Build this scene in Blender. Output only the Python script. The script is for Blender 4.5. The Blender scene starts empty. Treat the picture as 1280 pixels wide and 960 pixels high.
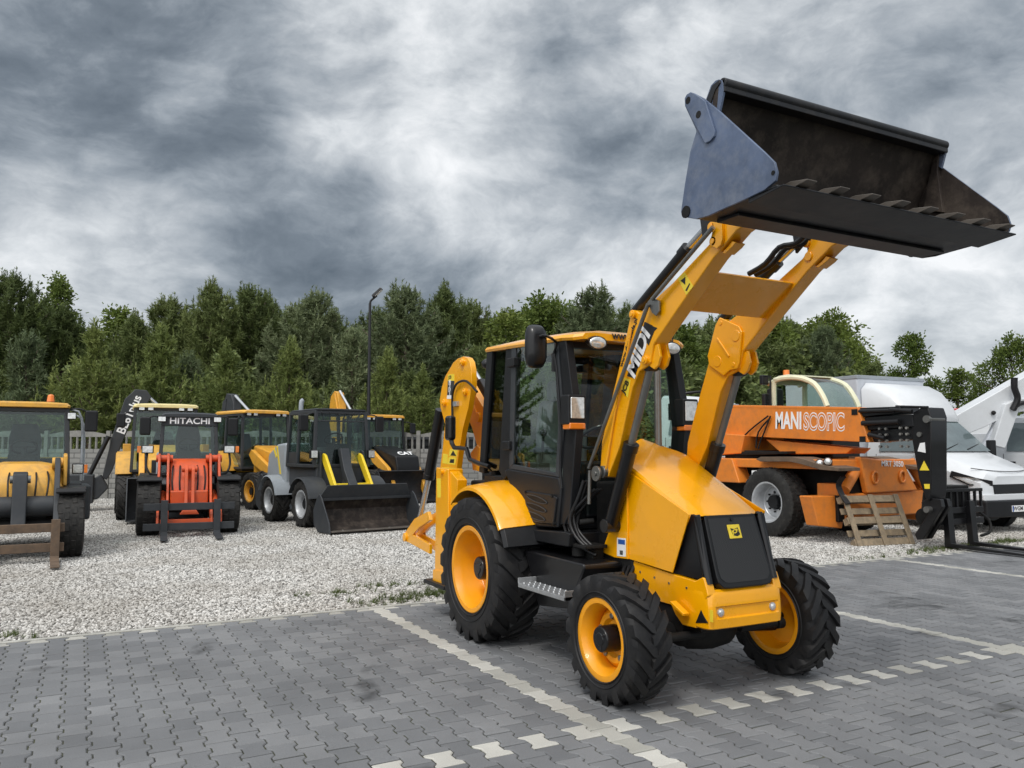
import bpy, bmesh, math, random
import numpy as np
from mathutils import Vector, Matrix, Euler
PI = math.pi
scene = bpy.context.scene
col = scene.collection
random.seed(7)

# ------------------------------------------------------------------ helpers
def tag(o, label=None, cat=None, group=None, kind=None):
    if label: o['label'] = label
    if cat: o['category'] = cat
    if group: o['group'] = group
    if kind: o['kind'] = kind
    return o

def thing(name, label, cat, loc=(0, 0, 0), rz=0.0, group=None):
    o = bpy.data.objects.new(name, None)
    o.empty_display_size = 0.3
    col.objects.link(o)
    o.location = loc
    o.rotation_euler = (0, 0, rz)
    return tag(o, label, cat, group)

EACH = set('wheel_nut panel_screw panel_bolt knee_boss pivot_pin pin_hole boom_bolt edge_bolt body_side nose_shoulder steering_hose hydraulic_hose bucket_hose loader_hose rear_hose turret_hose boom_hose stabiliser_pin side_window side_grille wiper boom_section engine_side_plate ram_fork bucket_bracket warning_symbol engine_box tilt_arm grab_rail head_pin hood_stripe spill_guard'.split())
class MB:
    """collects shapes into one bmesh"""
    def __init__(self, M=None):
        self.bm = bmesh.new(); self.M = M; self.mi = 0
    def _v(self, p):
        p = Vector(p)
        return self.bm.verts.new(self.M @ p if self.M else p)
    def _f(self, vs):
        try:
            f = self.bm.faces.new(vs); f.material_index = self.mi
            return f
        except ValueError:
            return None
    def hull(self, lo, hi):
        """closed solid from two rings with the same vertex count"""
        a = [self._v(p) for p in lo]; b = [self._v(p) for p in hi]
        n = len(a)
        self._f(a[::-1]); self._f(b)
        for i in range(n):
            self._f([a[i], a[(i + 1) % n], b[(i + 1) % n], b[i]])
        return self
    def loft(self, rings, cap=True, closed=True):
        R = [[self._v(p) for p in r] for r in rings]
        n = len(R[0])
        for a, b in zip(R, R[1:]):
            for i in range(n if closed else n - 1):
                self._f([a[i], a[(i + 1) % n], b[(i + 1) % n], b[i]])
        if cap:
            self._f(R[0][::-1]); self._f(R[-1])
        return self
    def box(self, c, s, rot=None):
        x, y, z = s[0] / 2, s[1] / 2, s[2] / 2
        ps = [(-x, -y, -z), (x, -y, -z), (x, y, -z), (-x, y, -z)]
        qs = [(-x, -y, z), (x, -y, z), (x, y, z), (-x, y, z)]
        R = Euler(rot).to_matrix() if rot else Matrix.Identity(3)
        c = Vector(c)
        return self.hull([c + R @ Vector(p) for p in ps], [c + R @ Vector(p) for p in qs])
    def bb(self, x0, x1, y0, y1, z0, z1):
        return self.box(((x0 + x1) / 2, (y0 + y1) / 2, (z0 + z1) / 2), (abs(x1 - x0), abs(y1 - y0), abs(z1 - z0)))
    def prism(self, prof, x0, x1):
        """(y, z) outline pushed from x0 to x1"""
        if x0 > x1: x0, x1 = x1, x0
        return self.hull([(x0, y, z) for y, z in prof], [(x1, y, z) for y, z in prof])
    def prismy(self, prof, y0, y1):
        return self.hull([(x, y0, z) for x, z in prof], [(x, y1, z) for x, z in prof])
    def prismz(self, prof, z0, z1):
        return self.hull([(x, y, z0) for x, y in prof], [(x, y, z1) for x, y in prof])
    def cyl(self, p0, p1, r0, r1=None, n=20):
        p0 = Vector(p0); p1 = Vector(p1); r1 = r0 if r1 is None else r1
        d = (p1 - p0).normalized()
        u = d.orthogonal().normalized(); w = d.cross(u)
        ring = lambda c, r: [c + u * (r * math.cos(2 * PI * i / n)) + w * (r * math.sin(2 * PI * i / n)) for i in range(n)]
        return self.hull(ring(p0, r0), ring(p1, r1))
    def bar(self, p0, p1, w, h, up=(0, 0, 1)):
        """rectangular bar between two points"""
        p0 = Vector(p0); p1 = Vector(p1); d = (p1 - p0).normalized()
        s = d.cross(Vector(up)).normalized(); t = s.cross(d)
        ring = lambda c: [c + s * a + t * b for a, b in ((-w / 2, -h / 2), (w / 2, -h / 2), (w / 2, h / 2), (-w / 2, h / 2))]
        return self.hull(ring(p0), ring(p1))
    def tube(self, pts, r, n=10, smooth=3):
        P = [Vector(p) for p in pts]
        if smooth and len(P) > 2:
            Q = []
            for i in range(len(P) - 1):
                a = P[max(i - 1, 0)]; b = P[i]; c = P[i + 1]; d = P[min(i + 2, len(P) - 1)]
                for k in range(smooth):
                    t = k / smooth
                    Q.append(0.5 * ((2 * b) + (c - a) * t + (2 * a - 5 * b + 4 * c - d) * t * t + (3 * b - a - 3 * c + d) * t ** 3))
            Q.append(P[-1]); P = Q
        rings = []; u = None
        for i, p in enumerate(P):
            d = (P[min(i + 1, len(P) - 1)] - P[max(i - 1, 0)]).normalized()
            if u is None: u = d.orthogonal().normalized()
            u = (u - d * u.dot(d)).normalized(); w = d.cross(u)
            rings.append([p + u * (r * math.cos(2 * PI * k / n)) + w * (r * math.sin(2 * PI * k / n)) for k in range(n)])
        return self.loft(rings)
    def lathe(self, prof, c=(0, 0, 0), n=48, closed=False):
        """(x, r) outline spun about the x axis"""
        c = Vector(c)
        R = [[c + Vector((x, r * math.cos(2 * PI * i / n), r * math.sin(2 * PI * i / n))) for i in range(n)] for x, r in prof]
        if closed: R.append(R[0])
        V = [[self._v(p) for p in r] for r in (R[:-1] if closed else R)]
        if closed: V.append(V[0])
        for a, b in zip(V, V[1:]):
            for i in range(n):
                self._f([a[i], a[(i + 1) % n], b[(i + 1) % n], b[i]])
        if not closed:
            self._f(V[0][::-1]); self._f(V[-1])
        return self
    def ball(self, c, r, s=(1, 1, 1), n=12):
        c = Vector(c); rings = []
        for j in range(1, n):
            t = PI * j / n
            rings.append([c + Vector((r * s[0] * math.sin(t) * math.cos(2 * PI * i / (2 * n)), r * s[1] * math.sin(t) * math.sin(2 * PI * i / (2 * n)), -r * s[2] * math.cos(t))) for i in range(2 * n)])
        return self.loft(rings)
    def build(self, name, mat, parent=None, bev=0.0, ang=35, label=None, seg=2, mirror=False):
        bm = self.bm
        if name in EACH:                       # every loose piece becomes a part of its own
            seen = {}; k = 0
            bm.verts.index_update()
            for v in bm.verts:
                if v in seen: continue
                st = [v]; seen[v] = k
                while st:
                    for e in st.pop().link_edges:
                        for u in e.verts:
                            if u not in seen: seen[u] = k; st.append(u)
                k += 1
            if k > 1:
                out = []
                for i in range(k):
                    c = bm.copy(); c.verts.ensure_lookup_table(); bm.verts.ensure_lookup_table()
                    bmesh.ops.delete(c, geom=[c.verts[v.index] for v in bm.verts if seen[v] != i], context='VERTS')
                    m = MB(); m.bm.free(); m.bm = c; out.append(m._finish(name, mat, parent, bev, ang, label, seg))
                bm.free(); return out[0]
        return self._finish(name, mat, parent, bev, ang, label, seg, mirror)
    def _finish(self, name, mat, parent=None, bev=0.0, ang=35, label=None, seg=2, mirror=False):
        bm = self.bm
        if mirror:
            g = bmesh.ops.duplicate(bm, geom=bm.verts[:] + bm.edges[:] + bm.faces[:])['geom']
            vs = [e for e in g if isinstance(e, bmesh.types.BMVert)]
            for v in vs: v.co.x = -v.co.x
        bmesh.ops.recalc_face_normals(bm, faces=bm.faces[:])
        me = bpy.data.meshes.new(name)
        bm.to_mesh(me); bm.free()
        for m in (mat if isinstance(mat, (list, tuple)) else [mat]): me.materials.append(m)
        me.polygons.foreach_set('use_smooth', [True] * len(me.polygons))
        me.set_sharp_from_angle(angle=math.radians(ang))
        o = bpy.data.objects.new(name, me)
        col.objects.link(o)
        if parent: o.parent = parent
        if label: o['label'] = label
        if bev:
            b = o.modifiers.new('edge', 'BEVEL'); b.width = bev; b.segments = seg
            b.limit_method = 'ANGLE'; b.angle_limit = math.radians(38); b.harden_normals = True
        return o

def text(s, loc, xdir, nrm, size, mat, parent, name='lettering', ext=0.001, off=0.0, sx=1.0, align='LEFT', shear=0.0, spacing=1.0):
    cu = bpy.data.curves.new(name, 'FONT')
    cu.body = s; cu.size = size; cu.extrude = ext; cu.offset = off
    cu.align_x = align; cu.align_y = 'CENTER'; cu.shear = shear; cu.space_character = spacing
    cu.materials.append(mat)
    o = bpy.data.objects.new(name, cu); col.objects.link(o)
    x = Vector(xdir).normalized(); z = Vector(nrm).normalized(); z = (z - x * z.dot(x)).normalized(); y = z.cross(x)
    m = Matrix((x * sx, y, z)).transposed().to_4x4(); m.translation = Vector(loc)
    o.matrix_local = m
    if parent: o.parent = parent
    return o

def dup(o, parent=None):
    c = o.copy(); col.objects.link(c)
    if parent: c.parent = parent
    for ch in list(o.children): dup(ch, c)
    return c

# ------------------------------------------------------------------ materials
def new_mat(name):
    m = bpy.data.materials.new(name); m.use_nodes = True
    n = m.node_tree.nodes; l = m.node_tree.links
    return m, n, l, n['Principled BSDF']

def paint(name, c, rough=0.35, coat=0.0, metal=0.0, var=0.06, dirt=0.0, dirtc=(0.12, 0.10, 0.08), scale=3.0, bump=0.0, bscale=60.0, spec=0.5):
    m, n, l, b = new_mat(name)
    tc = n.new('ShaderNodeTexCoord')
    no = n.new('ShaderNodeTexNoise'); no.inputs['Scale'].default_value = scale; no.inputs['Detail'].default_value = 8; no.inputs['Roughness'].default_value = 0.65
    l.new(tc.outputs['Object'], no.inputs['Vector'])
    mx = n.new('ShaderNodeMix'); mx.data_type = 'RGBA'
    mx.inputs['A'].default_value = (*[max(0, v * (1 - var)) for v in c], 1)
    mx.inputs['B'].default_value = (*[min(1, v * (1 + var)) for v in c], 1)
    st = n.new('ShaderNodeMapRange'); st.inputs['From Min'].default_value = 0.30; st.inputs['From Max'].default_value = 0.70
    l.new(no.outputs['Fac'], st.inputs['Value']); l.new(st.outputs['Result'], mx.inputs['Factor'])
    out = mx.outputs['Result']
    if dirt > 0:
        n2 = n.new('ShaderNodeTexNoise'); n2.inputs['Scale'].default_value = scale * 2.3; n2.inputs['Detail'].default_value = 10; n2.inputs['Roughness'].default_value = 0.7
        l.new(tc.outputs['Object'], n2.inputs['Vector'])
        rp = n.new('ShaderNodeMapRange'); rp.inputs['From Min'].default_value = 0.46; rp.inputs['From Max'].default_value = 0.68
        rp.inputs['To Max'].default_value = dirt
        l.new(n2.outputs['Fac'], rp.inputs['Value'])
        m2 = n.new('ShaderNodeMix'); m2.data_type = 'RGBA'; m2.inputs['B'].default_value = (*dirtc, 1)
        l.new(rp.outputs['Result'], m2.inputs['Factor']); l.new(out, m2.inputs['A']); out = m2.outputs['Result']
    l.new(out, b.inputs['Base Color'])
    rr = n.new('ShaderNodeMapRange'); rr.inputs['To Min'].default_value = max(0.02, rough * 0.75); rr.inputs['To Max'].default_value = min(1, rough * 1.3)
    l.new(no.outputs['Fac'], rr.inputs['Value']); l.new(rr.outputs['Result'], b.inputs['Roughness'])
    b.inputs['Metallic'].default_value = metal
    b.inputs['Coat Weight'].default_value = coat; b.inputs['Coat Roughness'].default_value = 0.06
    b.inputs['Specular IOR Level'].default_value = spec
    if bump > 0:
        n3 = n.new('ShaderNodeTexNoise'); n3.inputs['Scale'].default_value = bscale; n3.inputs['Detail'].default_value = 6
        l.new(tc.outputs['Object'], n3.inputs['Vector'])
        bp = n.new('ShaderNodeBump'); bp.inputs['Strength'].default_value = bump; bp.inputs['Distance'].default_value = 0.004
        l.new(n3.outputs['Fac'], bp.inputs['Height']); l.new(bp.outputs['Normal'], b.inputs['Normal'])
    return m

def glass(name, tint=(0.80, 0.88, 0.85), refl=0.035, rough=0.0):
    m, n, l, b = new_mat(name)
    n.remove(b)
    tr = n.new('ShaderNodeBsdfTransparent'); tr.inputs['Color'].default_value = (*tint, 1)
    gl = n.new('ShaderNodeBsdfGlossy'); gl.inputs['Roughness'].default_value = rough; gl.inputs['Color'].default_value = (0.95, 0.97, 1, 1)
    lw = n.new('ShaderNodeLayerWeight'); lw.inputs['Blend'].default_value = 0.5
    pw = n.new('ShaderNodeMath'); pw.operation = 'POWER'; pw.inputs[1].default_value = 4.0
    l.new(lw.outputs['Facing'], pw.inputs[0])
    fr = n.new('ShaderNodeMath'); fr.operation = 'MULTIPLY_ADD'; fr.inputs[1].default_value = 0.85; fr.inputs[2].default_value = refl
    l.new(pw.outputs[0], fr.inputs[0])
    mx = n.new('ShaderNodeMixShader')
    l.new(fr.outputs[0], mx.inputs[0]); l.new(tr.outputs[0], mx.inputs[1]); l.new(gl.outputs[0], mx.inputs[2])
    l.new(mx.outputs[0], n['Material Output'].inputs['Surface'])
    return m

def leaf_mat(name, c1, c2, trans=0.25, rough=0.6):
    m, n, l, b = new_mat(name)
    g = n.new('ShaderNodeNewGeometry'); oi = n.new('ShaderNodeObjectInfo')
    ad = n.new('ShaderNodeMath'); ad.operation = 'MULTIPLY_ADD'; ad.inputs[1].default_value = 0.7
    ml = n.new('ShaderNodeMath'); ml.operation = 'MULTIPLY'; ml.inputs[1].default_value = 0.3
    l.new(oi.outputs['Random'], ml.inputs[0]); l.new(g.outputs['Random Per Island'], ad.inputs[0]); l.new(ml.outputs[0], ad.inputs[2])
    mx = n.new('ShaderNodeMix'); mx.data_type = 'RGBA'; mx.inputs['A'].default_value = (*c1, 1); mx.inputs['B'].default_value = (*c2, 1)
    l.new(ad.outputs[0], mx.inputs['Factor'])
    l.new(mx.outputs['Result'], b.inputs['Base Color']); b.inputs['Roughness'].default_value = rough; b.inputs['Specular IOR Level'].default_value = 0.25
    t = n.new('ShaderNodeBsdfTranslucent'); l.new(mx.outputs['Result'], t.inputs['Color'])
    ms = n.new('ShaderNodeMixShader'); ms.inputs[0].default_value = trans
    l.new(b.outputs[0], ms.inputs[1]); l.new(t.outputs[0], ms.inputs[2]); l.new(ms.outputs[0], n['Material Output'].inputs['Surface'])
    return m

Y_ = (0.88, 0.385, 0.0)
M = dict(
    yellow=paint('yellow_paint', Y_, 0.28, coat=0.6, var=0.05, dirt=0.10, dirtc=(0.42, 0.19, 0.02), scale=2.2),
    rimyellow=paint('rim_yellow', (0.84, 0.34, 0.002), 0.38, coat=0.2, var=0.04, dirt=0.10),
    volvo=paint('machine_yellow', (0.72, 0.38, 0.05), 0.42, coat=0.15, var=0.06, dirt=0.35),
    cat=paint('dark_yellow', (0.70, 0.34, 0.03), 0.42, coat=0.15, var=0.06, dirt=0.3),
    cream=paint('cream_yellow', (0.78, 0.66, 0.32), 0.45, var=0.05, dirt=0.2),
    ccream=paint('pale_cream_paint', (0.70, 0.70, 0.50), 0.4, var=0.04, dirt=0.1),
    orange=paint('orange_paint', (0.70, 0.21, 0.025), 0.42, coat=0.15, var=0.06, dirt=0.25),
    redorange=paint('red_orange_paint', (0.62, 0.085, 0.015), 0.42, coat=0.1, var=0.08, dirt=0.3),
    black=paint('black_paint', (0.006, 0.006, 0.007), 0.30, coat=0.15, var=0.2, spec=0.4),
    satin=paint('satin_black', (0.0078, 0.0084, 0.0098), 0.42, var=0.25, dirt=0.10, dirtc=(0.03, 0.029, 0.027), spec=0.35),
    plastic=paint('black_plastic', (0.0085, 0.0092, 0.0108), 0.42, var=0.2, bump=0.15, bscale=300, spec=0.35),
    dgrey=paint('dark_grey_paint', (0.034, 0.038, 0.043), 0.45, var=0.15, dirt=0.25, dirtc=(0.08, 0.075, 0.07), spec=0.35),
    grey=paint('grey_paint', (0.30, 0.33, 0.36), 0.4, coat=0.1, var=0.05, dirt=0.15),
    bluegrey=paint('blue_grey_steel', (0.085, 0.115, 0.185), 0.40, var=0.35, dirt=0.55, dirtc=(0.20, 0.22, 0.26), scale=3, bump=0.12, bscale=30),
    buckin=paint('worn_bucket_steel', (0.026, 0.020, 0.017), 0.6, var=0.6, dirt=0.75, dirtc=(0.10, 0.080, 0.064), scale=2.5, spec=0.3, bump=0.3, bscale=40),
    buckout=paint('black_bucket_steel', (0.013, 0.014, 0.017), 0.45, var=0.3, dirt=0.5, dirtc=(0.045, 0.040, 0.035), spec=0.35, scale=3, bump=0.15, bscale=30),
    worn=paint('bright_worn_steel', (0.32, 0.31, 0.29), 0.4, metal=0.7, var=0.3, dirt=0.4),
    tooth=paint('worn_tooth_steel', (0.12, 0.105, 0.09), 0.5, metal=0.3, var=0.35, dirt=0.4),
    chrome=paint('chrome_rod', (0.62, 0.62, 0.62), 0.16, metal=1.0, var=0.03),
    steel=paint('grey_steel_rod', (0.22, 0.22, 0.21), 0.35, metal=0.8, var=0.1, dirt=0.3),
    alu=paint('aluminium', (0.50, 0.51, 0.52), 0.4, metal=0.75, var=0.1, dirt=0.3),
    silver=paint('silver_rim', (0.50, 0.52, 0.54), 0.38, metal=0.35, var=0.06, dirt=0.3),
    rubber=paint('tyre_rubber', (0.011, 0.011, 0.012), 0.58, var=0.35, dirt=0.35, dirtc=(0.040, 0.037, 0.033), scale=6, spec=0.35, bump=0.25, bscale=90),
    rubberold=paint('dusty_tyre_rubber', (0.018, 0.0175, 0.017), 0.7, var=0.3, dirt=0.6, dirtc=(0.055, 0.052, 0.047), spec=0.3, scale=5, bump=0.25, bscale=90),
    hose=paint('hose_rubber', (0.009, 0.009, 0.010), 0.42, var=0.1, spec=0.35),
    dark=paint('engine_dark', (0.007, 0.007, 0.007), 0.6, var=0.3, dirt=0.4, spec=0.25, dirtc=(0.03, 0.028, 0.025)),
    seat=paint('seat_fabric', (0.05, 0.055, 0.06), 0.9, var=0.2, bump=0.3, bscale=250),
    seatgrey=paint('grey_seat_fabric', (0.24, 0.25, 0.25), 0.9, var=0.2, bump=0.3, bscale=250),
    white=paint('white_paint', (0.62, 0.64, 0.66), 0.35, coat=0.3, var=0.02, dirt=0.06),
    whitebox=paint('white_panel', (0.52, 0.55, 0.60), 0.4, coat=0.1, var=0.03, dirt=0.08),
    label_white=paint('sticker_white', (0.80, 0.80, 0.80), 0.4, var=0.02),
    label_yellow=paint('sticker_yellow', (0.80, 0.60, 0.04), 0.4, var=0.02),
    label_black=paint('sticker_black', (0.012, 0.012, 0.012), 0.4, var=0.02),
    label_red=paint('sticker_red', (0.5, 0.02, 0.02), 0.4, var=0.02),
    label_blue=paint('sticker_blue', (0.02, 0.09, 0.35), 0.4, var=0.02),
    lens=paint('lamp_lens', (0.72, 0.73, 0.72), 0.10, coat=1.0, metal=0.55, var=0.35, scale=25),
    amber=paint('amber_lens', (0.75, 0.20, 0.02), 0.18, coat=0.6, var=0.15),
    redlens=paint('red_lens', (0.45, 0.02, 0.015), 0.2, coat=0.6, var=0.1),
    mirror=paint('mirror_glass', (0.75, 0.78, 0.80), 0.03, metal=1.0, var=0.02),
    rust=paint('rusty_steel', (0.11, 0.075, 0.05), 0.75, var=0.4, dirt=0.5, dirtc=(0.18, 0.11, 0.06), scale=6, bump=0.3),
    wood=paint('weathered_wood', (0.24, 0.185, 0.12), 0.8, var=0.35, dirt=0.5, dirtc=(0.13, 0.115, 0.09), scale=7, bump=0.4, bscale=50),
    glass=glass('cab_glass'),
    dglass=glass('tinted_glass', (0.30, 0.34, 0.34)),
)

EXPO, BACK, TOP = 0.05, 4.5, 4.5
CLOUDS = [(530, 160, 14, .15), (600, 200, 9, .10), (330, 115, 8, .14), (30, 290, 10, .15), (130, 310, 8, .10), (1110, 75, 9, .10), (830, 40, 7, .14), (1080, 410, 12, .22), (700, 300, 8, .10),
          (80, 20, 16, -.20), (240, 30, 10, -.16), (390, 215, 10, -.24), (440, 60, 5, -.14), (430, 350, 9, -.20), (700, 160, 9, -.20), (640, 120, 8, -.10), (840, 180, 8, -.08), (1000, 150, 10, -.05), (620, 320, 7, -.10), (230, 250, 8, -.08), (950, 30, 8, -.06)]
# ------------------------------------------------------------------ the place
YAW, PITCH = 0.491352, 0.081524
CAM = Vector((-2.7053, -3.9657, 1.5871))
FWD = Vector((math.sin(YAW), math.cos(YAW), 0)); RGT = Vector((math.cos(YAW), -math.sin(YAW), 0))
def at(lat, dep, z=0.0):
    """point by metres to the right of and ahead of the viewing spot"""
    p = CAM + RGT * lat + FWD * dep
    return Vector((p.x, p.y, z))

cam = bpy.data.cameras.new('camera'); co = bpy.data.objects.new('camera', cam); col.objects.link(co)
co.location = CAM; co.rotation_euler = (PI / 2 + PITCH, 0, -YAW)
cam.sensor_width = 36; cam.lens = 36 * 1009.4 / 1280; cam.clip_end = 5000; cam.clip_start = 0.05
scene.camera = co

# ---- sky: broken storm clouds, brighter overhead and behind the viewer
SUN_EL, SUN_AZ = math.radians(52), math.radians(-62)      # azimuth from +Y towards +X
w = bpy.data.worlds.new('World'); scene.world = w; w.use_nodes = True
n = w.node_tree.nodes; l = w.node_tree.links; bg = n['Background']
def N(t, **k):
    x = n.new(t)
    for a, v in k.items(): setattr(x, a, v)
    return x
def mth(op, a, b=None, c=None, clamp=False):
    x = N('ShaderNodeMath', operation=op); x.use_clamp = clamp
    for i, v in enumerate((a, b, c)):
        if v is None: continue
        if isinstance(v, (int, float)): x.inputs[i].default_value = v
        else: l.new(v, x.inputs[i])
    return x.outputs[0]
def mrange(v, a, b, c, d, smooth=True):
    x = N('ShaderNodeMapRange'); x.interpolation_type = 'SMOOTHSTEP' if smooth else 'LINEAR'
    for i, q in zip(('From Min', 'From Max', 'To Min', 'To Max'), (a, b, c, d)): x.inputs[i].default_value = q
    l.new(v, x.inputs['Value']); return x.outputs[0]
tc = N('ShaderNodeTexCoord'); D = tc.outputs['Generated']
sp = N('ShaderNodeSeparateXYZ'); l.new(D, sp.inputs[0])
sc_ = N('ShaderNodeVectorMath', operation='MULTIPLY'); l.new(D, sc_.inputs[0]); sc_.inputs[1].default_value = (1.0, 1.0, 1.75)
cb = sc_
def noise(vec, scale, detail, rough, off=(0, 0, 0), out='Fac'):
    mp = N('ShaderNodeMapping'); mp.inputs['Location'].default_value = off; l.new(vec, mp.inputs['Vector'])
    x = N('ShaderNodeTexNoise'); x.inputs['Scale'].default_value = scale; x.inputs['Detail'].default_value = detail
    x.inputs['Roughness'].default_value = rough
    l.new(mp.outputs[0], x.inputs['Vector']); return x.outputs[out]
def vop(op, a, b):
    x = N('ShaderNodeVectorMath', operation=op)
    for i, v in enumerate((a, b)):
        if isinstance(v, tuple): x.inputs[i].default_value = v
        else: l.new(v, x.inputs[i])
    return x.outputs[0]
# billows: noise bent by noise, then lit from one side by comparing it with itself a step further on
wv = vop('ADD', cb.outputs[0], vop('MULTIPLY', vop('SUBTRACT', noise(cb.outputs[0], 2.6, 5, 0.5, (7.3, 2.2, 0), 'Color'), (0.5, 0.5, 0.5)), (0.22, 0.22, 0.22)))
big = noise(cb.outputs[0], 2.2, 3, 0.5, (3.1, 1.7, 0))
mid = noise(wv, 3.2, 15, 0.53, (0.4, 5.2, 0))
mid2 = noise(wv, 3.2, 15, 0.53, (0.4 - 0.10, 5.2 + 0.02, 0.10))
fine = noise(wv, 10.0, 12, 0.60, (1.4, 0.2, 0))
fine2 = noise(wv, 10.0, 12, 0.60, (1.4 - 0.03, 0.2, 0.03))
relief = mth('ADD', mth('MULTIPLY', mth('SUBTRACT', mid2, mid), 1.15), mth('MULTIPLY', mth('SUBTRACT', fine2, fine), 0.75))
# where the cloud deck is thin (bright) or thick (dark), by direction
def puff(d, size, amp):
    v = Vector(d).normalized()
    dt = N('ShaderNodeVectorMath', operation='DOT_PRODUCT'); l.new(D, dt.inputs[0]); dt.inputs[1].default_value = v
    return mth('MULTIPLY', mrange(dt.outputs['Value'], math.cos(math.radians(size)), 1.0, 0, 1), amp)
def pdir(x, y):
    f = 1009.4; F = FWD * math.cos(PITCH) + Vector((0, 0, math.sin(PITCH))); U = RGT.cross(F)
    return F + RGT * ((x - 640) / f) - U * ((y - 480) / f)
tot = mth('ADD', mth('MULTIPLY_ADD', big, 0.30, mth('MULTIPLY', mid, 0.80)), mth('MULTIPLY', fine, 0.12))
tot = mth('ADD', mth('SUBTRACT', tot, 0.035), relief)
for x, y, s, a in CLOUDS:
    tot = mth('ADD', tot, puff(pdir(x, y), s, a))
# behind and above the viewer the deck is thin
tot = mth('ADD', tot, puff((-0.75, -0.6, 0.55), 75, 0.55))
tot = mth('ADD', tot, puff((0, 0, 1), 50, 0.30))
rp = N('ShaderNodeValToRGB'); e = rp.color_ramp.elements
RAMP = [(0.00, (0.105, 0.130, 0.158)), (0.24, (0.180, 0.212, 0.248)), (0.42, (0.300, 0.338, 0.378)), (0.58, (0.44, 0.475, 0.51)), (0.78, (0.67, 0.70, 0.725)), (0.98, (0.90, 0.915, 0.93))]
for i, (p, c) in enumerate(RAMP):
    q = e[i] if i < 2 else e.new(p)
    q.position = p; q.color = (*c, 1)
l.new(tot, rp.inputs[0])
sky = N('ShaderNodeTexSky', sky_type='NISHITA'); sky.sun_disc = False; sky.sun_elevation = SUN_EL; sky.sun_rotation = SUN_AZ
sm = N('ShaderNodeMix', data_type='RGBA', blend_type='ADD'); sm.inputs['Factor'].default_value = 0.06
cl = N('ShaderNodeVectorMath', operation='SCALE')
l.new(rp.outputs['Color'], cl.inputs[0])
cl.inputs['Scale'].default_value = 9.0
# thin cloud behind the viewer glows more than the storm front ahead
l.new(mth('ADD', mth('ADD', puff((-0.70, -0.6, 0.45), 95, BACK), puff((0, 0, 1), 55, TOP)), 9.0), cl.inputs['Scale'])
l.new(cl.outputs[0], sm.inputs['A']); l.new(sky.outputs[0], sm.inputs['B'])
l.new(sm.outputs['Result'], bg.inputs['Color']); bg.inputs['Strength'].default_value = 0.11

sd = bpy.data.lights.new('sun', 'SUN'); sd.energy = 1.5; sd.angle = math.radians(14); sd.color = (1.0, 0.96, 0.90)
so = bpy.data.objects.new('sun', sd); col.objects.link(so)
sv = Vector((math.sin(SUN_AZ + PI * 0) * math.cos(SUN_EL), math.cos(SUN_AZ) * math.cos(SUN_EL), math.sin(SUN_EL)))
sv = Vector((-0.62, -0.55, 0.0)).normalized() * math.cos(SUN_EL) + Vector((0, 0, math.sin(SUN_EL)))
so.rotation_euler = sv.to_track_quat('Z', 'Y').to_euler(); so.location = sv * 60
sky.sun_rotation = math.atan2(sv.x, sv.y)
scene.view_settings.view_transform = 'Standard'; scene.view_settings.look = 'None'; scene.view_settings.exposure = EXPO
scene.cycles.use_denoising = True
scene.cycles.max_bounces = 8; scene.cycles.transparent_max_bounces = 24; scene.cycles.caustics_reflective = False; scene.cycles.caustics_refractive = False

# ---- ground
def noise_mat(name, cols, scales, rough=0.9, bump=0.0, bs=40.0):
    m, n_, l_, b = new_mat(name)
    t = n_.new('ShaderNodeTexCoord'); prev = None
    for (c, s, lo, hi) in zip(cols, scales, (0, .42, .5, .5), (1, .62, .66, .66)):
        if prev is None:
            rgb = n_.new('ShaderNodeRGB'); rgb.outputs[0].default_value = (*c, 1); prev = rgb.outputs[0]; continue
        q = n_.new('ShaderNodeTexNoise'); q.inputs['Scale'].default_value = s; q.inputs['Detail'].default_value = 8; q.inputs['Roughness'].default_value = 0.65
        l_.new(t.outputs['Object'], q.inputs['Vector'])
        r = n_.new('ShaderNodeMapRange'); r.inputs['From Min'].default_value = lo; r.inputs['From Max'].default_value = hi; l_.new(q.outputs['Fac'], r.inputs['Value'])
        x = n_.new('ShaderNodeMix'); x.data_type = 'RGBA'; x.inputs['B'].default_value = (*c, 1)
        l_.new(r.outputs['Result'], x.inputs['Factor']); l_.new(prev, x.inputs['A']); prev = x.outputs['Result']
    l_.new(prev, b.inputs['Base Color']); b.inputs['Roughness'].default_value = rough; b.inputs['Specular IOR Level'].default_value = 0.2
    if bump:
        q = n_.new('ShaderNodeTexNoise'); q.inputs['Scale'].default_value = bs; q.inputs['Detail'].default_value = 5; l_.new(t.outputs['Object'], q.inputs['Vector'])
        bp = n_.new('ShaderNodeBump'); bp.inputs['Strength'].default_value = bump; bp.inputs['Distance'].default_value = 0.02
        l_.new(q.outputs['Fac'], bp.inputs['Height']); l_.new(bp.outputs['Normal'], b.inputs['Normal'])
    return m
m_soil = noise_mat('soil_and_grass', [(0.06, 0.075, 0.03), (0.09, 0.08, 0.05)], [1, 0.6], bump=0.6)
def sheet(name, x0, x1, y0, y1, z, mat):
    b = MB(); b._f([b._v(p) for p in ((x0, y0, z), (x1, y0, z), (x1, y1, z), (x0, y1, z))])
    return tag(b.build(name, mat), kind='structure')
sheet('ground', -600, 600, -600, 600, -0.06, m_soil)

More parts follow.
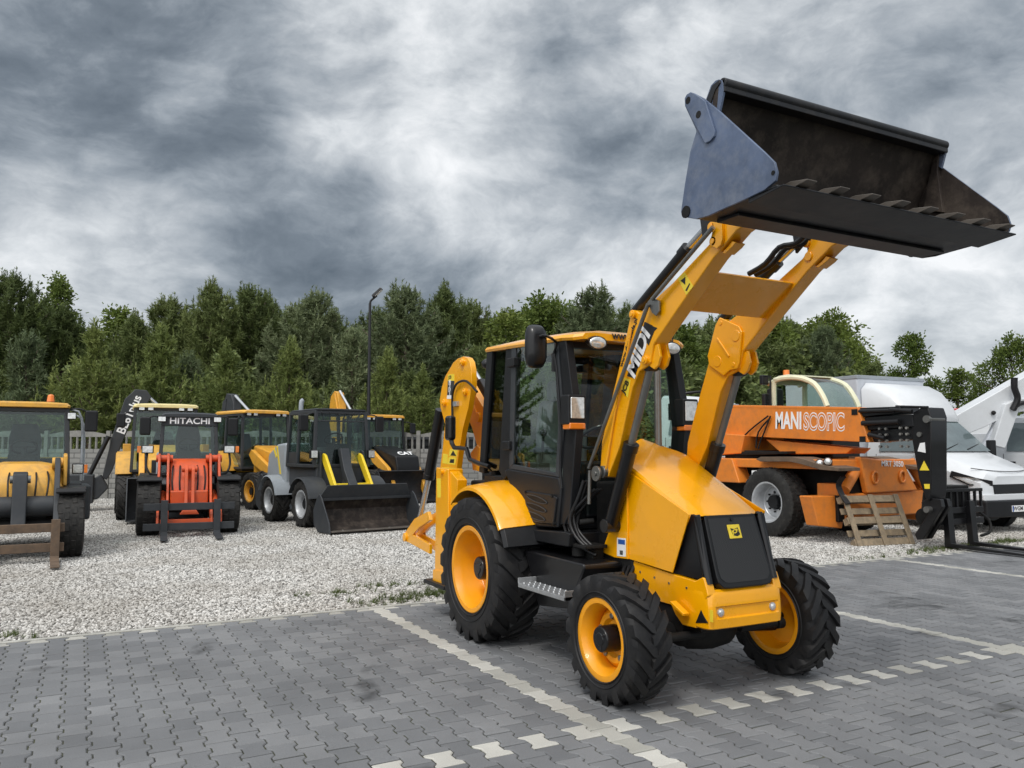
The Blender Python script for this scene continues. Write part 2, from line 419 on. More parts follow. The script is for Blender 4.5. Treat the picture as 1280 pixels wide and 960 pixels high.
# gravel: a stony sheet under scattered crushed stones
mg, n_, l_, b_ = new_mat('crushed_stone')
t_ = n_.new('ShaderNodeTexCoord')
v_ = n_.new('ShaderNodeTexVoronoi'); v_.inputs['Scale'].default_value = 26; l_.new(t_.outputs['Object'], v_.inputs['Vector'])
q_ = n_.new('ShaderNodeTexNoise'); q_.inputs['Scale'].default_value = 0.5; q_.inputs['Detail'].default_value = 9; q_.inputs['Roughness'].default_value = 0.6; l_.new(t_.outputs['Object'], q_.inputs['Vector'])
bw = n_.new('ShaderNodeRGBToBW'); l_.new(v_.outputs['Color'], bw.inputs[0])
r1 = n_.new('ShaderNodeValToRGB'); r1.color_ramp.elements[0].position = 0.15; r1.color_ramp.elements[0].color = (0.15, 0.145, 0.135, 1); r1.color_ramp.elements[1].position = 0.85; r1.color_ramp.elements[1].color = (0.56, 0.545, 0.51, 1)
l_.new(bw.outputs[0], r1.inputs[0])
d_ = n_.new('ShaderNodeMapRange'); d_.inputs['From Min'].default_value = 0.45; d_.inputs['From Max'].default_value = 0.68; d_.inputs['To Max'].default_value = 0.45; l_.new(q_.outputs['Fac'], d_.inputs['Value'])
x_ = n_.new('ShaderNodeMix'); x_.data_type = 'RGBA'; x_.inputs['B'].default_value = (0.22, 0.19, 0.15, 1); l_.new(d_.outputs[0], x_.inputs['Factor']); l_.new(r1.outputs['Color'], x_.inputs['A'])
l_.new(x_.outputs['Result'], b_.inputs['Base Color']); b_.inputs['Roughness'].default_value = 0.9; b_.inputs['Specular IOR Level'].default_value = 0.2
bp_ = n_.new('ShaderNodeBump'); bp_.inputs['Strength'].default_value = 1.0; bp_.inputs['Distance'].default_value = 0.03; bp_.invert = True
l_.new(v_.outputs['Distance'], bp_.inputs['Height']); l_.new(bp_.outputs['Normal'], b_.inputs['Normal'])
sheet('gravel_yard', -60, 90, 4.06, 60, -0.012, mg)

# loose stones on the gravel: instances scattered near the viewer
ms, n_, l_, b_ = new_mat('loose_stone')
oi = n_.new('ShaderNodeObjectInfo'); r1 = n_.new('ShaderNodeValToRGB'); els = r1.color_ramp.elements
els[0].position = 0; els[0].color = (0.15, 0.147, 0.14, 1); els[1].position = 1; els[1].color = (0.74, 0.725, 0.695, 1); q = els.new(0.3); q.color = (0.38, 0.37, 0.35, 1); q = els.new(0.7); q.color = (0.55, 0.538, 0.51, 1)
l_.new(oi.outputs['Random'], r1.inputs[0]); 
t_ = n_.new('ShaderNodeNewGeometry'); q_ = n_.new('ShaderNodeTexNoise'); q_.inputs['Scale'].default_value = 0.45; q_.inputs['Detail'].default_value = 9; q_.inputs['Roughness'].default_value = 0.62; l_.new(t_.outputs['Position'], q_.inputs['Vector'])
d_ = n_.new('ShaderNodeMapRange'); d_.inputs['From Min'].default_value = 0.42; d_.inputs['From Max'].default_value = 0.68; d_.inputs['To Max'].default_value = 0.55; l_.new(q_.outputs['Fac'], d_.inputs['Value'])
x_ = n_.new('ShaderNodeMix'); x_.data_type = 'RGBA'; x_.inputs['B'].default_value = (0.25, 0.22, 0.18, 1); l_.new(d_.outputs[0], x_.inputs['Factor']); l_.new(r1.outputs['Color'], x_.inputs['A'])
l_.new(x_.outputs['Result'], b_.inputs['Base Color']); b_.inputs['Roughness'].default_value = 0.85; b_.inputs['Specular IOR Level'].default_value = 0.25
def stones():
    rng = np.random.default_rng(3)
    b = MB()
    # base triangle patches the stones are scattered on
    srcs = []
    for k in range(5):
        sb = bmesh.new(); bmesh.ops.create_icosphere(sb, subdivisions=1, radius=1.0)
        for v in sb.verts:
            v.co = Vector([c * float(rng.uniform(0.65, 1.15)) for c in v.co]); v.co.z *= 0.7
        me = bpy.data.meshes.new('stone'); sb.to_mesh(me); sb.free(); me.materials.append(ms); srcs.append(me)
    return srcs
def gn_scatter(name, surf, srcs, density, smin, smax, seed, kind_label, dens_fn=None):
    """one 'stuff' object whose geometry nodes scatter small meshes over its own faces"""
    hid = bpy.data.collections.new(name + '_source')      # not linked to the scene: only a source of shapes
    for i, me in enumerate(srcs):
        o = bpy.data.objects.new(name + '_source', me); hid.objects.link(o)
    ng = bpy.data.node_groups.new(name, 'GeometryNodeTree'); ng.is_modifier = True
    ng.interface.new_socket('Geometry', in_out='INPUT', socket_type='NodeSocketGeometry'); ng.interface.new_socket('Geometry', in_out='OUTPUT', socket_type='NodeSocketGeometry')
    a = ng.nodes; k = ng.links
    gi = a.new('NodeGroupInput'); go = a.new('NodeGroupOutput')
    di = a.new('GeometryNodeDistributePointsOnFaces'); di.inputs['Seed'].default_value = seed
    at_ = a.new('GeometryNodeInputNamedAttribute'); at_.data_type = 'FLOAT'; at_.inputs['Name'].default_value = 'dens'
    mu = a.new('ShaderNodeMath'); mu.operation = 'MULTIPLY'; mu.inputs[1].default_value = density
    k.new(at_.outputs['Attribute'], mu.inputs[0]); k.new(mu.outputs[0], di.inputs['Density'])
    ci = a.new('GeometryNodeCollectionInfo'); ci.inputs['Collection'].default_value = hid; ci.inputs['Separate Children'].default_value = True; ci.inputs['Reset Children'].default_value = True
    ip = a.new('GeometryNodeInstanceOnPoints'); ip.inputs['Pick Instance'].default_value = True
    rv = a.new('FunctionNodeRandomValue'); rv.data_type = 'FLOAT_VECTOR'; rv.inputs[0].default_value = (0, 0, 0); rv.inputs[1].default_value = (0.8, 0.8, 6.283)
    rs = a.new('FunctionNodeRandomValue'); rs.data_type = 'FLOAT'; rs.inputs[2].default_value = smin; rs.inputs[3].default_value = smax
    k.new(gi.outputs[0], di.inputs['Mesh']); k.new(di.outputs['Points'], ip.inputs['Points']); k.new(ci.outputs[0], ip.inputs['Instance'])
    k.new(rv.outputs[0], ip.inputs['Rotation']); k.new(rs.outputs[1], ip.inputs['Scale']); k.new(ip.outputs[0], go.inputs[0])
    o = bpy.data.objects.new(name, surf); col.objects.link(o)
    md = o.modifiers.new('scatter', 'NODES'); md.node_group = ng
    return tag(o, kind_label, name.replace('_', ' '), kind='stuff')
def grid_mesh(x0, x1, y0, y1, z, nx, ny, fn):
    xs = np.linspace(x0, x1, nx + 1); ys = np.linspace(y0, y1, ny + 1)
    v = [(x, y, z) for y in ys for x in xs]
    f = [(j * (nx + 1) + i, j * (nx + 1) + i + 1, (j + 1) * (nx + 1) + i + 1, (j + 1) * (nx + 1) + i) for j in range(ny) for i in range(nx)]
    me = bpy.data.meshes.new('patch'); me.from_pydata(v, [], f)
    at_ = me.attributes.new('dens', 'FLOAT', 'POINT'); at_.data.foreach_set('value', [fn(p[0], p[1]) for p in v])
    return me
def gravel_d(x, y):
    d = Vector((x - CAM.x, y - CAM.y)); z = d.dot(FWD.xy); r = abs(d.dot(RGT.xy))
    if z < 4 or r > z * 0.72 + 1.5: return 0.0
    return min(1.0, (11.0 / z) ** 1.6)
gn_scatter('loose_gravel', grid_mesh(-9, 22, 4.1, 30, -0.004, 62, 52, gravel_d), stones(), 1700, 0.008, 0.021, 4, 'pale crushed stone covering the yard behind the paving')

# pavers: interlocking double-T blocks laid end to end, white ones marking the bays
def pav_mat(name, c1, c2, c3, moss):
    m, n_, l_, b = new_mat(name)
    g = n_.new('ShaderNodeNewGeometry'); t = n_.new('ShaderNodeTexCoord')
    r = n_.new('ShaderNodeValToRGB'); r.color_ramp.elements[0].color = (*c1, 1); r.color_ramp.elements[1].color = (*c3, 1); e_ = r.color_ramp.elements.new(0.5); e_.color = (*c2, 1)
    l_.new(g.outputs['Random Per Island'], r.inputs[0])
    q = n_.new('ShaderNodeTexNoise'); q.inputs['Scale'].default_value = 170; q.inputs['Detail'].default_value = 4; l_.new(t.outputs['Object'], q.inputs['Vector'])
    q2 = n_.new('ShaderNodeTexNoise'); q2.inputs['Scale'].default_value = 0.9; q2.inputs['Detail'].default_value = 9; q2.inputs['Roughness'].default_value = 0.62; l_.new(t.outputs['Object'], q2.inputs['Vector'])
    f = n_.new('ShaderNodeMapRange'); f.inputs['To Min'].default_value = 0.72; f.inputs['To Max'].default_value = 1.28; l_.new(q.outputs['Fac'], f.inputs['Value'])
    f2 = n_.new('ShaderNodeMapRange'); f2.inputs['From Min'].default_value = 0.3; f2.inputs['From Max'].default_value = 0.7; f2.inputs['To Min'].default_value = 0.80; f2.inputs['To Max'].default_value = 1.18; l_.new(q2.outputs['Fac'], f2.inputs['Value'])
    # a few old oil stains
    q3 = n_.new('ShaderNodeTexNoise'); q3.inputs['Scale'].default_value = 1.15; q3.inputs['Detail'].default_value = 5; q3.inputs['Roughness'].default_value = 0.55; q3.inputs['Distortion'].default_value = 0.4
    mp = n_.new('ShaderNodeMapping'); mp.inputs['Location'].default_value = (2.4, 7.7, 1.2); l_.new(t.outputs['Object'], mp.inputs['Vector']); l_.new(mp.outputs[0], q3.inputs['Vector'])
    f3 = n_.new('ShaderNodeMapRange'); f3.inputs['From Min'].default_value = 0.635; f3.inputs['From Max'].default_value = 0.70; f3.inputs['To Min'].default_value = 1.0; f3.inputs['To Max'].default_value = 0.45; l_.new(q3.outputs['Fac'], f3.inputs['Value'])
    a = n_.new('ShaderNodeMath'); a.operation = 'MULTIPLY'; l_.new(f.outputs[0], a.inputs[0]); l_.new(f2.outputs[0], a.inputs[1])
    a2 = n_.new('ShaderNodeMath'); a2.operation = 'MULTIPLY'; l_.new(a.outputs[0], a2.inputs[0]); l_.new(f3.outputs[0], a2.inputs[1])
    mu = n_.new('ShaderNodeVectorMath'); mu.operation = 'SCALE'; l_.new(r.outputs['Color'], mu.inputs[0]); l_.new(a2.outputs[0], mu.inputs['Scale'])
    l_.new(mu.outputs[0], b.inputs['Base Color']); b.inputs['Roughness'].default_value = 0.78; b.inputs['Specular IOR Level'].default_value = 0.35
    bp = n_.new('ShaderNodeBump'); bp.inputs['Strength'].default_value = 0.35; bp.inputs['Distance'].default_value = 0.002; l_.new(q.outputs['Fac'], bp.inputs['Height']); l_.new(bp.outputs['Normal'], b.inputs['Normal'])
    return m
m_pav = pav_mat('grey_paver', (0.134, 0.138, 0.144), (0.160, 0.164, 0.170), (0.190, 0.193, 0.198), 0)
m_wpav = pav_mat('white_paver', (0.30, 0.295, 0.265), (0.40, 0.39, 0.355), (0.48, 0.47, 0.43), 0)
m_joint = noise_mat('joint_sand', [(0.060, 0.060, 0.054), (0.070, 0.075, 0.042), (0.03, 0.03, 0.03)], [1, 3.0, 14], bump=0.3, bs=80)
m_conc = paint('concrete_edge', (0.40, 0.395, 0.36), 0.85, var=0.2, dirt=0.6, dirtc=(0.20, 0.19, 0.16), scale=4, bump=0.3)

def paving():
    rng = np.random.default_rng(11)
    hw, hs, g = 0.0825, 0.0575, 0.0036
    half = [(hs, 0.0), (hs, 0.034), (hw, 0.064), (hw, 0.1)]
    full = [(hw, -0.1), (hw, -0.064), (hs, -0.034), (hs, 0.034), (hw, 0.064), (hw, 0.1)]
    full = [(x, y * 0.975) for x, y in full]; full = full + [(-x, y) for x, y in full[::-1]]
    stub = [(hs + 0.0, -0.1 + 0.1), (hs, 0.034), (hw, 0.064), (hw, 0.1)]
    def inset(poly, d):
        out = []; k = len(poly)
        for i in range(k):
            p0 = np.array(poly[i - 1]); p = np.array(poly[i]); p1 = np.array(poly[(i + 1) % k])
            a = (p - p0) / np.linalg.norm(p - p0); b = (p1 - p) / np.linalg.norm(p1 - p)
            n0 = np.array((-a[1], a[0])); n1 = np.array((-b[1], b[0])); m = n0 + n1
            out.append(p + d * m / (1 + n0 @ n1))
        return np.array(out)
    rings = [inset(full, g), inset(full, g), inset(full, g + 0.0055)]
    zs = [-0.03, -0.0050, 0.0]
    fl = [(-hw, -0.1), (hw, -0.1), (hw, -0.066), (hs, -0.036), (hs, 0.0), (-hs, 0.0), (-hs, -0.036), (-hw, -0.066)]
    filler = [inset(fl, g), inset(fl, g), inset(fl, g + 0.0055)]
    V = []; F = []; MI = []; base = 0
    def put(rg, cx, cy, mi):
        nonlocal base
        k = len(rg[0]); tz = rng.normal(0, 0.0011); tx, ty = rng.normal(0, 0.006, 2)
        for r, z in zip(rg, zs):
            for p in r: V.append((cx + p[0], cy + p[1], z + tz + p[0] * tx + p[1] * ty))
        for a in range(2):
            for i in range(k):
                j = (i + 1) % k
                F.append((base + a * k + i, base + a * k + j, base + (a + 1) * k + j, base + (a + 1) * k + i)); MI.append(mi)
        F.append(tuple(base + 2 * k + i for i in range(k))); MI.append(mi)
        base += 3 * k
    for c in range(-62, 190):
        odd = c % 2
        y = 3.8 if odd else 3.9
        ymin = -5.2 if -40 < c < 60 else -3.5
        while y > ymin:
            white = (c % 28 == 0) or (odd and abs(y) < 0.05) or (c % 28 in (1, 27) and abs(y) < 0.05)
            put(rings, c * 0.14, y, 1 if white else 0)
            y -= 0.2
        if odd: put([r + np.array((0, 0)) for r in filler], c * 0.14, 4.0, 1)
    me = bpy.data.meshes.new('paved_yard'); me.from_pydata(V, [], F)
    me.materials.append(m_pav); me.materials.append(m_wpav); me.polygons.foreach_set('material_index', MI)
    o = bpy.data.objects.new('paved_yard', me); col.objects.link(o); tag(o, kind='structure')
paving()
sheet('paving_bed', -40, 60, -40, 4.0, -0.0075, m_joint)
b = MB(); b.bb(-40, 60, 4.004, 4.064, -0.2, 0.006); tag(b.build('kerb_strip', m_conc, bev=0.004), kind='structure')

# weeds along the edge of the paving
def blades(nb, h, seed):
    rng = np.random.default_rng(seed); V = []; F = []
    for i in range(nb):
        a = rng.uniform(0, 2 * PI); r = rng.uniform(0, 0.035); p = np.array((r * math.cos(a), r * math.sin(a), 0))
        hh = h * rng.uniform(0.5, 1.1); lean = rng.uniform(0.1, 0.8) * hh; d = np.array((math.cos(a), math.sin(a), 0)); s = np.array((-d[1], d[0], 0)) * 0.0028
        k = len(V)
        V += [p - s, p + s, p + d * lean * 0.35 + s * 0.8 + np.array((0, 0, hh * 0.6)), p + d * lean * 0.35 - s * 0.8 + np.array((0, 0, hh * 0.6)), p + d * lean + np.array((0, 0, hh))]
        F += [(k, k + 1, k + 2, k + 3), (k + 3, k + 2, k + 4)]
    me = bpy.data.meshes.new('grass_tuft'); me.from_pydata([tuple(v) for v in V], [], F); me.materials.append(m_grass); return me
m_grass = leaf_mat('grass_blade', (0.055, 0.085, 0.020), (0.12, 0.15, 0.05), 0.3)
rg = np.random.default_rng(5)
spots = [(-3.2, 4.15, .25), (0.25, 4.25, .8), (0.75, 4.4, 1.0), (1.15, 4.5, 1.0), (-0.1, 5.0, .3), (0.6, 5.2, .3), (8.9, 4.25, .5), (9.8, 4.35, .8), (10.6, 4.35, .9), (11.6, 4.45, 1.0), (12.6, 4.5, .9), (13.6, 4.5, .8), (7.5, 4.15, .2)]
def weed_d(x, y):
    v = 0.0
    for sx, sy, s in spots:
        v = max(v, s * math.exp(-((x - sx) / 0.45) ** 2 - ((y - sy) / 0.13) ** 2))
    return v if v > 0.06 else 0.0
gn_scatter('edge_grass', grid_mesh(-4, 15, 4.08, 5.6, -0.004, 260, 24, weed_d), [blades(16, 0.06, 1), blades(22, 0.08, 2), blades(10, 0.05, 3)], 420, 0.6, 1.2, 9, 'short green grass sprouting along the edge of the paving')

# ------------------------------------------------------------------ trees
def foliage_mat(name, c0, c1, c2, trans):
    m, n_, l_, b = new_mat(name)
    g = n_.new('ShaderNodeNewGeometry'); oi = n_.new('ShaderNodeObjectInfo'); t = n_.new('ShaderNodeTexCoord')
    q = n_.new('ShaderNodeTexNoise'); q.inputs['Scale'].default_value = 1.3; q.inputs['Detail'].default_value = 4; l_.new(t.outputs['Object'], q.inputs['Vector'])
    def mt(op, a, c):
        x = n_.new('ShaderNodeMath'); x.operation = op
        for i, v in enumerate((a, c)):
            if isinstance(v, float): x.inputs[i].default_value = v
            else: l_.new(v, x.inputs[i])
        return x.outputs[0]
    f = mt('ADD', mt('ADD', mt('MULTIPLY', g.outputs['Random Per Island'], 0.40), mt('MULTIPLY', oi.outputs['Random'], 0.35)), mt('MULTIPLY', mt('SUBTRACT', q.outputs['Fac'], 0.35), 0.9))
    r = n_.new('ShaderNodeValToRGB'); e_ = r.color_ramp.elements; e_[0].position = 0.15; e_[0].color = (*c0, 1); e_[1].position = 0.9; e_[1].color = (*c2, 1); k = e_.new(0.5); k.color = (*c1, 1)
    l_.new(f, r.inputs[0]); l_.new(r.outputs['Color'], b.inputs['Base Color']); b.inputs['Roughness'].default_value = 0.55; b.inputs['Specular IOR Level'].default_value = 0.22
    tl = n_.new('ShaderNodeBsdfTranslucent'); l_.new(r.outputs['Color'], tl.inputs['Color'])
    ms_ = n_.new('ShaderNodeMixShader'); ms_.inputs[0].default_value = trans
    l_.new(b.outputs[0], ms_.inputs[1]); l_.new(tl.outputs[0], ms_.inputs[2]); l_.new(ms_.outputs[0], n_['Material Output'].inputs['Surface'])
    return m
m_pine = foliage_mat('pine_needles', (0.078, 0.108, 0.039), (0.121, 0.158, 0.054), (0.200, 0.234, 0.080), 0.2)
m_blue = foliage_mat('blue_needles', (0.087, 0.120, 0.059), (0.136, 0.172, 0.085), (0.220, 0.255, 0.131), 0.2)
m_young = foliage_mat('young_needles', (0.108, 0.144, 0.042), (0.164, 0.206, 0.063), (0.269, 0.309, 0.097), 0.25)
m_leaf = foliage_mat('broad_leaves', (0.069, 0.108, 0.024), (0.114, 0.158, 0.034), (0.185, 0.234, 0.054), 0.3)
m_birch = foliage_mat('birch_leaves', (0.093, 0.134, 0.031), (0.143, 0.192, 0.044), (0.234, 0.274, 0.073), 0.35)
m_bark = paint('bark', (0.10, 0.075, 0.055), 0.9, var=0.4, dirt=0.4, scale=5, bump=0.6, bscale=20)
m_bbark = paint('birch_bark', (0.42, 0.41, 0.38), 0.8, var=0.3, dirt=0.6, dirtc=(0.06, 0.055, 0.05), scale=5)

def blade_mesh(name, P, D, L, W, mat, rng, taper=0.35):
    """one quad per blade: base point, direction, length, width"""
    n_ = len(P); D = D / np.linalg.norm(D, axis=1, keepdims=True)
    R = rng.normal(size=(n_, 3)); S = np.cross(D, R); S /= np.linalg.norm(S, axis=1, keepdims=True) + 1e-9
    V = np.empty((n_, 4, 3)); hw = (W / 2)[:, None]
    V[:, 0] = P - S * hw; V[:, 1] = P + S * hw; V[:, 2] = P + D * L[:, None] + S * hw * taper; V[:, 3] = P + D * L[:, None] - S * hw * taper
    me = bpy.data.meshes.new(name); me.vertices.add(n_ * 4); me.vertices.foreach_set('co', V.reshape(-1).astype(np.float32))
    me.loops.add(n_ * 4); me.loops.foreach_set('vertex_index', np.arange(n_ * 4, dtype=np.int32))
    me.polygons.add(n_); me.polygons.foreach_set('loop_start', np.arange(0, n_ * 4, 4, dtype=np.int32))
    me.update(calc_edges=True); me.materials.append(mat); return me

def pine_mesh(seed, h, lmax, mat, dense=1.0, up=0.5, power=0.75, bladeL=(0.13, 0.24), bladeW=0.030, start=0.06, candle=0.28):
    rng = np.random.default_rng(seed); P = []; D = []; L = []; limbs = MB()
    lean = rng.normal(0, 0.012, 2)
    limbs.loft([[(lean[0] * z * z * 0.3 + r * math.cos(a), lean[1] * z * z * 0.3 + r * math.sin(a), z) for a in np.linspace(0, 2 * PI, 8, endpoint=False)] for z, r in ((-0.2, h * 0.016), (h * 0.4, h * 0.011), (h * 0.8, h * 0.005), (h * 0.985, 0.008))])
    z = h * start
    while z < h * 0.975:
        t = z / h; nb = int(rng.integers(5, 9)); ph = rng.uniform(0, 6.28)
        env = lmax * ((1 - t ** 2.6) ** 0.8 * 0.78 + (1 - t) ** power * 0.27) * (0.75 + 0.35 * math.sin(t * 9 + seed)) ** 0.5 + 0.10
        if t < 0.15: env *= 0.75 + t * 1.6
        for b_ in range(nb):
            a = ph + b_ * 2 * PI / nb + rng.normal(0, 0.25); ln = env * rng.uniform(0.65, 1.15)
            e0 = rng.uniform(0.05, 0.35) + up * t; e1 = e0 + rng.uniform(0.3, 0.9)
            k = max(4, int(ln / 0.075 * dense)); p = np.array([lean[0] * z * z * 0.3, lean[1] * z * z * 0.3, z + rng.normal(0, 0.06)]); pts_ = [p.copy()]
            az = a
            for i in range(k):
                s = (i + 1) / k; el = e0 + (e1 - e0) * s * s; az += rng.normal(0, 0.05)
                d = np.array([math.cos(az) * math.cos(el), math.sin(az) * math.cos(el), math.sin(el)]); p = p + d * ln / k; pts_.append(p.copy())
                if s > 0.22:
                    nt = 7 if s < 0.97 else 11
                    for j in range(nt):
                        P.append(p + rng.normal(0, 0.02, 3)); dd = d * 0.9 + rng.normal(0, 0.62, 3) + np.array([0, 0, 0.25]); D.append(dd); L.append(rng.uniform(*bladeL))
                    # side twig
                    if rng.random() < 0.55 and s < 0.95:
                        sd_ = az + rng.choice((-1, 1)) * rng.uniform(0.6, 1.1); tl = ln * 0.28 * (1.1 - s) + 0.10; q_ = p.copy()
                        td = np.array([math.cos(sd_) * 0.85, math.sin(sd_) * 0.85, 0.25 + 0.35 * s])
                        for i2 in range(max(2, int(tl / 0.09))):
                            q_ = q_ + td * 0.09 + rng.normal(0, 0.012, 3)
                            for j in range(6): P.append(q_.copy()); D.append(td * 0.8 + rng.normal(0, 0.6, 3) + np.array([0, 0, 0.25])); L.append(rng.uniform(*bladeL))
            # upright candle at the tip
            for j in range(int(candle * 38)):
                u_ = rng.uniform(0, candle); P.append(p + np.array([0, 0, u_])); D.append(np.array([0, 0, 1.0]) + rng.normal(0, 0.45, 3)); L.append(rng.uniform(0.08, 0.15))
            if b_ % 2 == 0: limbs.tube([pts_[0], pts_[len(pts_) // 2], pts_[-1]], 0.006 + 0.008 * ln, n=4, smooth=2)
        z += rng.uniform(0.24, 0.40) * (1.25 - 0.5 * t)
    for j in range(60):
        u_ = rng.uniform(-0.5, 0.15); P.append(np.array([lean[0] * h * h * 0.3, lean[1] * h * h * 0.3, h * 0.985 + u_])); D.append(np.array([0, 0, 1.0]) + rng.normal(0, 0.5, 3)); L.append(rng.uniform(0.08, 0.18))
    P = np.array(P); D = np.array(D); L = np.array(L)
    me = blade_mesh('crown', P, D, L, np.full(len(P), bladeW) * rng.uniform(0.8, 1.4, len(P)), mat, rng)
    return me, limbs, m_bark

def broad_mesh(seed, h, rad, mat, bark, clumps=26, leaves=420, base=0.25, leaf=0.13, conic=0.0, spread=0.33):
    rng = np.random.default_rng(seed); P = []; D = []; limbs = MB()
    limbs.loft([[(r * math.cos(a), r * math.sin(a), z) for a in np.linspace(0, 2 * PI, 8, endpoint=False)] for z, r in ((-0.2, h * 0.022), (h * 0.3, h * 0.015), (h * 0.65, h * 0.008), (h * 0.93, 0.012))])
    for c in range(clumps):
        t = (c + 0.5) / clumps; z = h * (base + (0.94 - base) * t + rng.normal(0, 0.02)); prof = math.sin(PI * min(1, (0.18 + 0.80 * t))) ** 0.7 * (1 - conic) + conic * (1.02 - t)
        a = c * 2.4 + rng.normal(0, 0.4); r = rad * prof * rng.uniform(0.35, 0.95); ctr = np.array([r * math.cos(a), r * math.sin(a), z])
        cr = rad * spread * rng.uniform(0.7, 1.25) * (0.55 + 0.45 * prof)
        limbs.tube([(0, 0, z - r * 0.75 if z - r * 0.75 > h * 0.12 else h * 0.12), ctr * np.array([0.5, 0.5, 1]) - np.array([0, 0, r * 0.2]), ctr], 0.012 + 0.012 * r, n=5, smooth=3)
        nl = int(leaves * (cr / (rad * spread)) ** 1.7)
        # small sprays inside the clump, so that the sky shows between them
        ns = max(6, nl // 18); v = rng.normal(size=(ns, 3)); v /= np.linalg.norm(v, axis=1, keepdims=True); sc_ = ctr + v * cr * rng.uniform(0.25, 1.08, (ns, 1)) * np.array([1, 1, 0.75])
        for q_ in sc_:
            k = int(rng.integers(12, 24)); o_ = rng.normal(0, cr * 0.15 + 0.05, (k, 3))
            P.append(q_ + o_); D.append(o_ + (q_ - ctr) * 0.25 + rng.normal(0, 0.10, (k, 3)))
    P = np.concatenate(P); D = np.concatenate(D)
    me = blade_mesh('crown', P, D, rng.uniform(0.7, 1.3, len(P)) * leaf, rng.uniform(0.6, 1.0, len(P)) * leaf, mat, rng, taper=0.5)
    return me, limbs, bark

protos = {}
def tree_kind(key, built):
    me, limbs, bark = built
    t = limbs.build('trunk', bark); col.objects.unlink(t); protos[key] = (me, t.data)
tree_kind('pine_a', pine_mesh(1, 9.0, 2.5, m_pine, up=0.6, power=0.55, candle=0.4))
tree_kind('pine_b', pine_mesh(2, 9.0, 2.1, m_pine, up=0.8, power=0.48, candle=0.45))
tree_kind('pine_c', pine_mesh(3, 9.0, 2.8, m_blue, up=0.5, power=0.42, candle=0.35))
tree_kind('young_a', pine_mesh(4, 5.5, 1.6, m_young, up=1.0, power=0.62, dense=0.8, bladeL=(0.12, 0.22), candle=0.5))
tree_kind('young_b', pine_mesh(5, 5.5, 1.8, m_young, up=0.9, power=0.5, dense=0.8, bladeL=(0.12, 0.22), candle=0.5))
tree_kind('young_c', pine_mesh(6, 5.5, 1.7, m_blue, up=0.9, power=0.55, dense=0.8, bladeL=(0.12, 0.22), candle=0.45))
tree_kind('oak_a', broad_mesh(7, 13.0, 4.2, m_leaf, m_bark, clumps=40, leaves=520, base=0.16, leaf=0.20))
tree_kind('oak_b', broad_mesh(8, 13.0, 3.4, m_leaf, m_bark, clumps=34, leaves=480, base=0.14, leaf=0.20, conic=0.4))
tree_kind('birch_a', broad_mesh(9, 10.0, 2.3, m_birch, m_bbark, clumps=60, leaves=300, base=0.12, leaf=0.13, conic=0.55, spread=0.30))
HT = dict(pine_a=9.0, pine_b=9.0, pine_c=9.0, young_a=5.5, young_b=5.5, young_c=5.5, oak_a=13.0, oak_b=13.0, birch_a=10.0)
def tree(name, key, px, ytop, dep, label, group=None, wide=1.0):
    lat = (px - 640) / 1009.4 * dep; p = at(lat, dep)
    h = 1.587 + (562 - ytop) / 1009.4 * dep; k = h / HT[key]
    r = thing(name, label, 'tree', p, random.uniform(0, 6.28), group); r.scale = (k * wide, k * wide, k)
    me, tr = protos[key]
    a = bpy.data.objects.new('trunk', tr); b = bpy.data.objects.new('crown', me)
    for o in (a, b): col.objects.link(o); o.parent = r
    return r
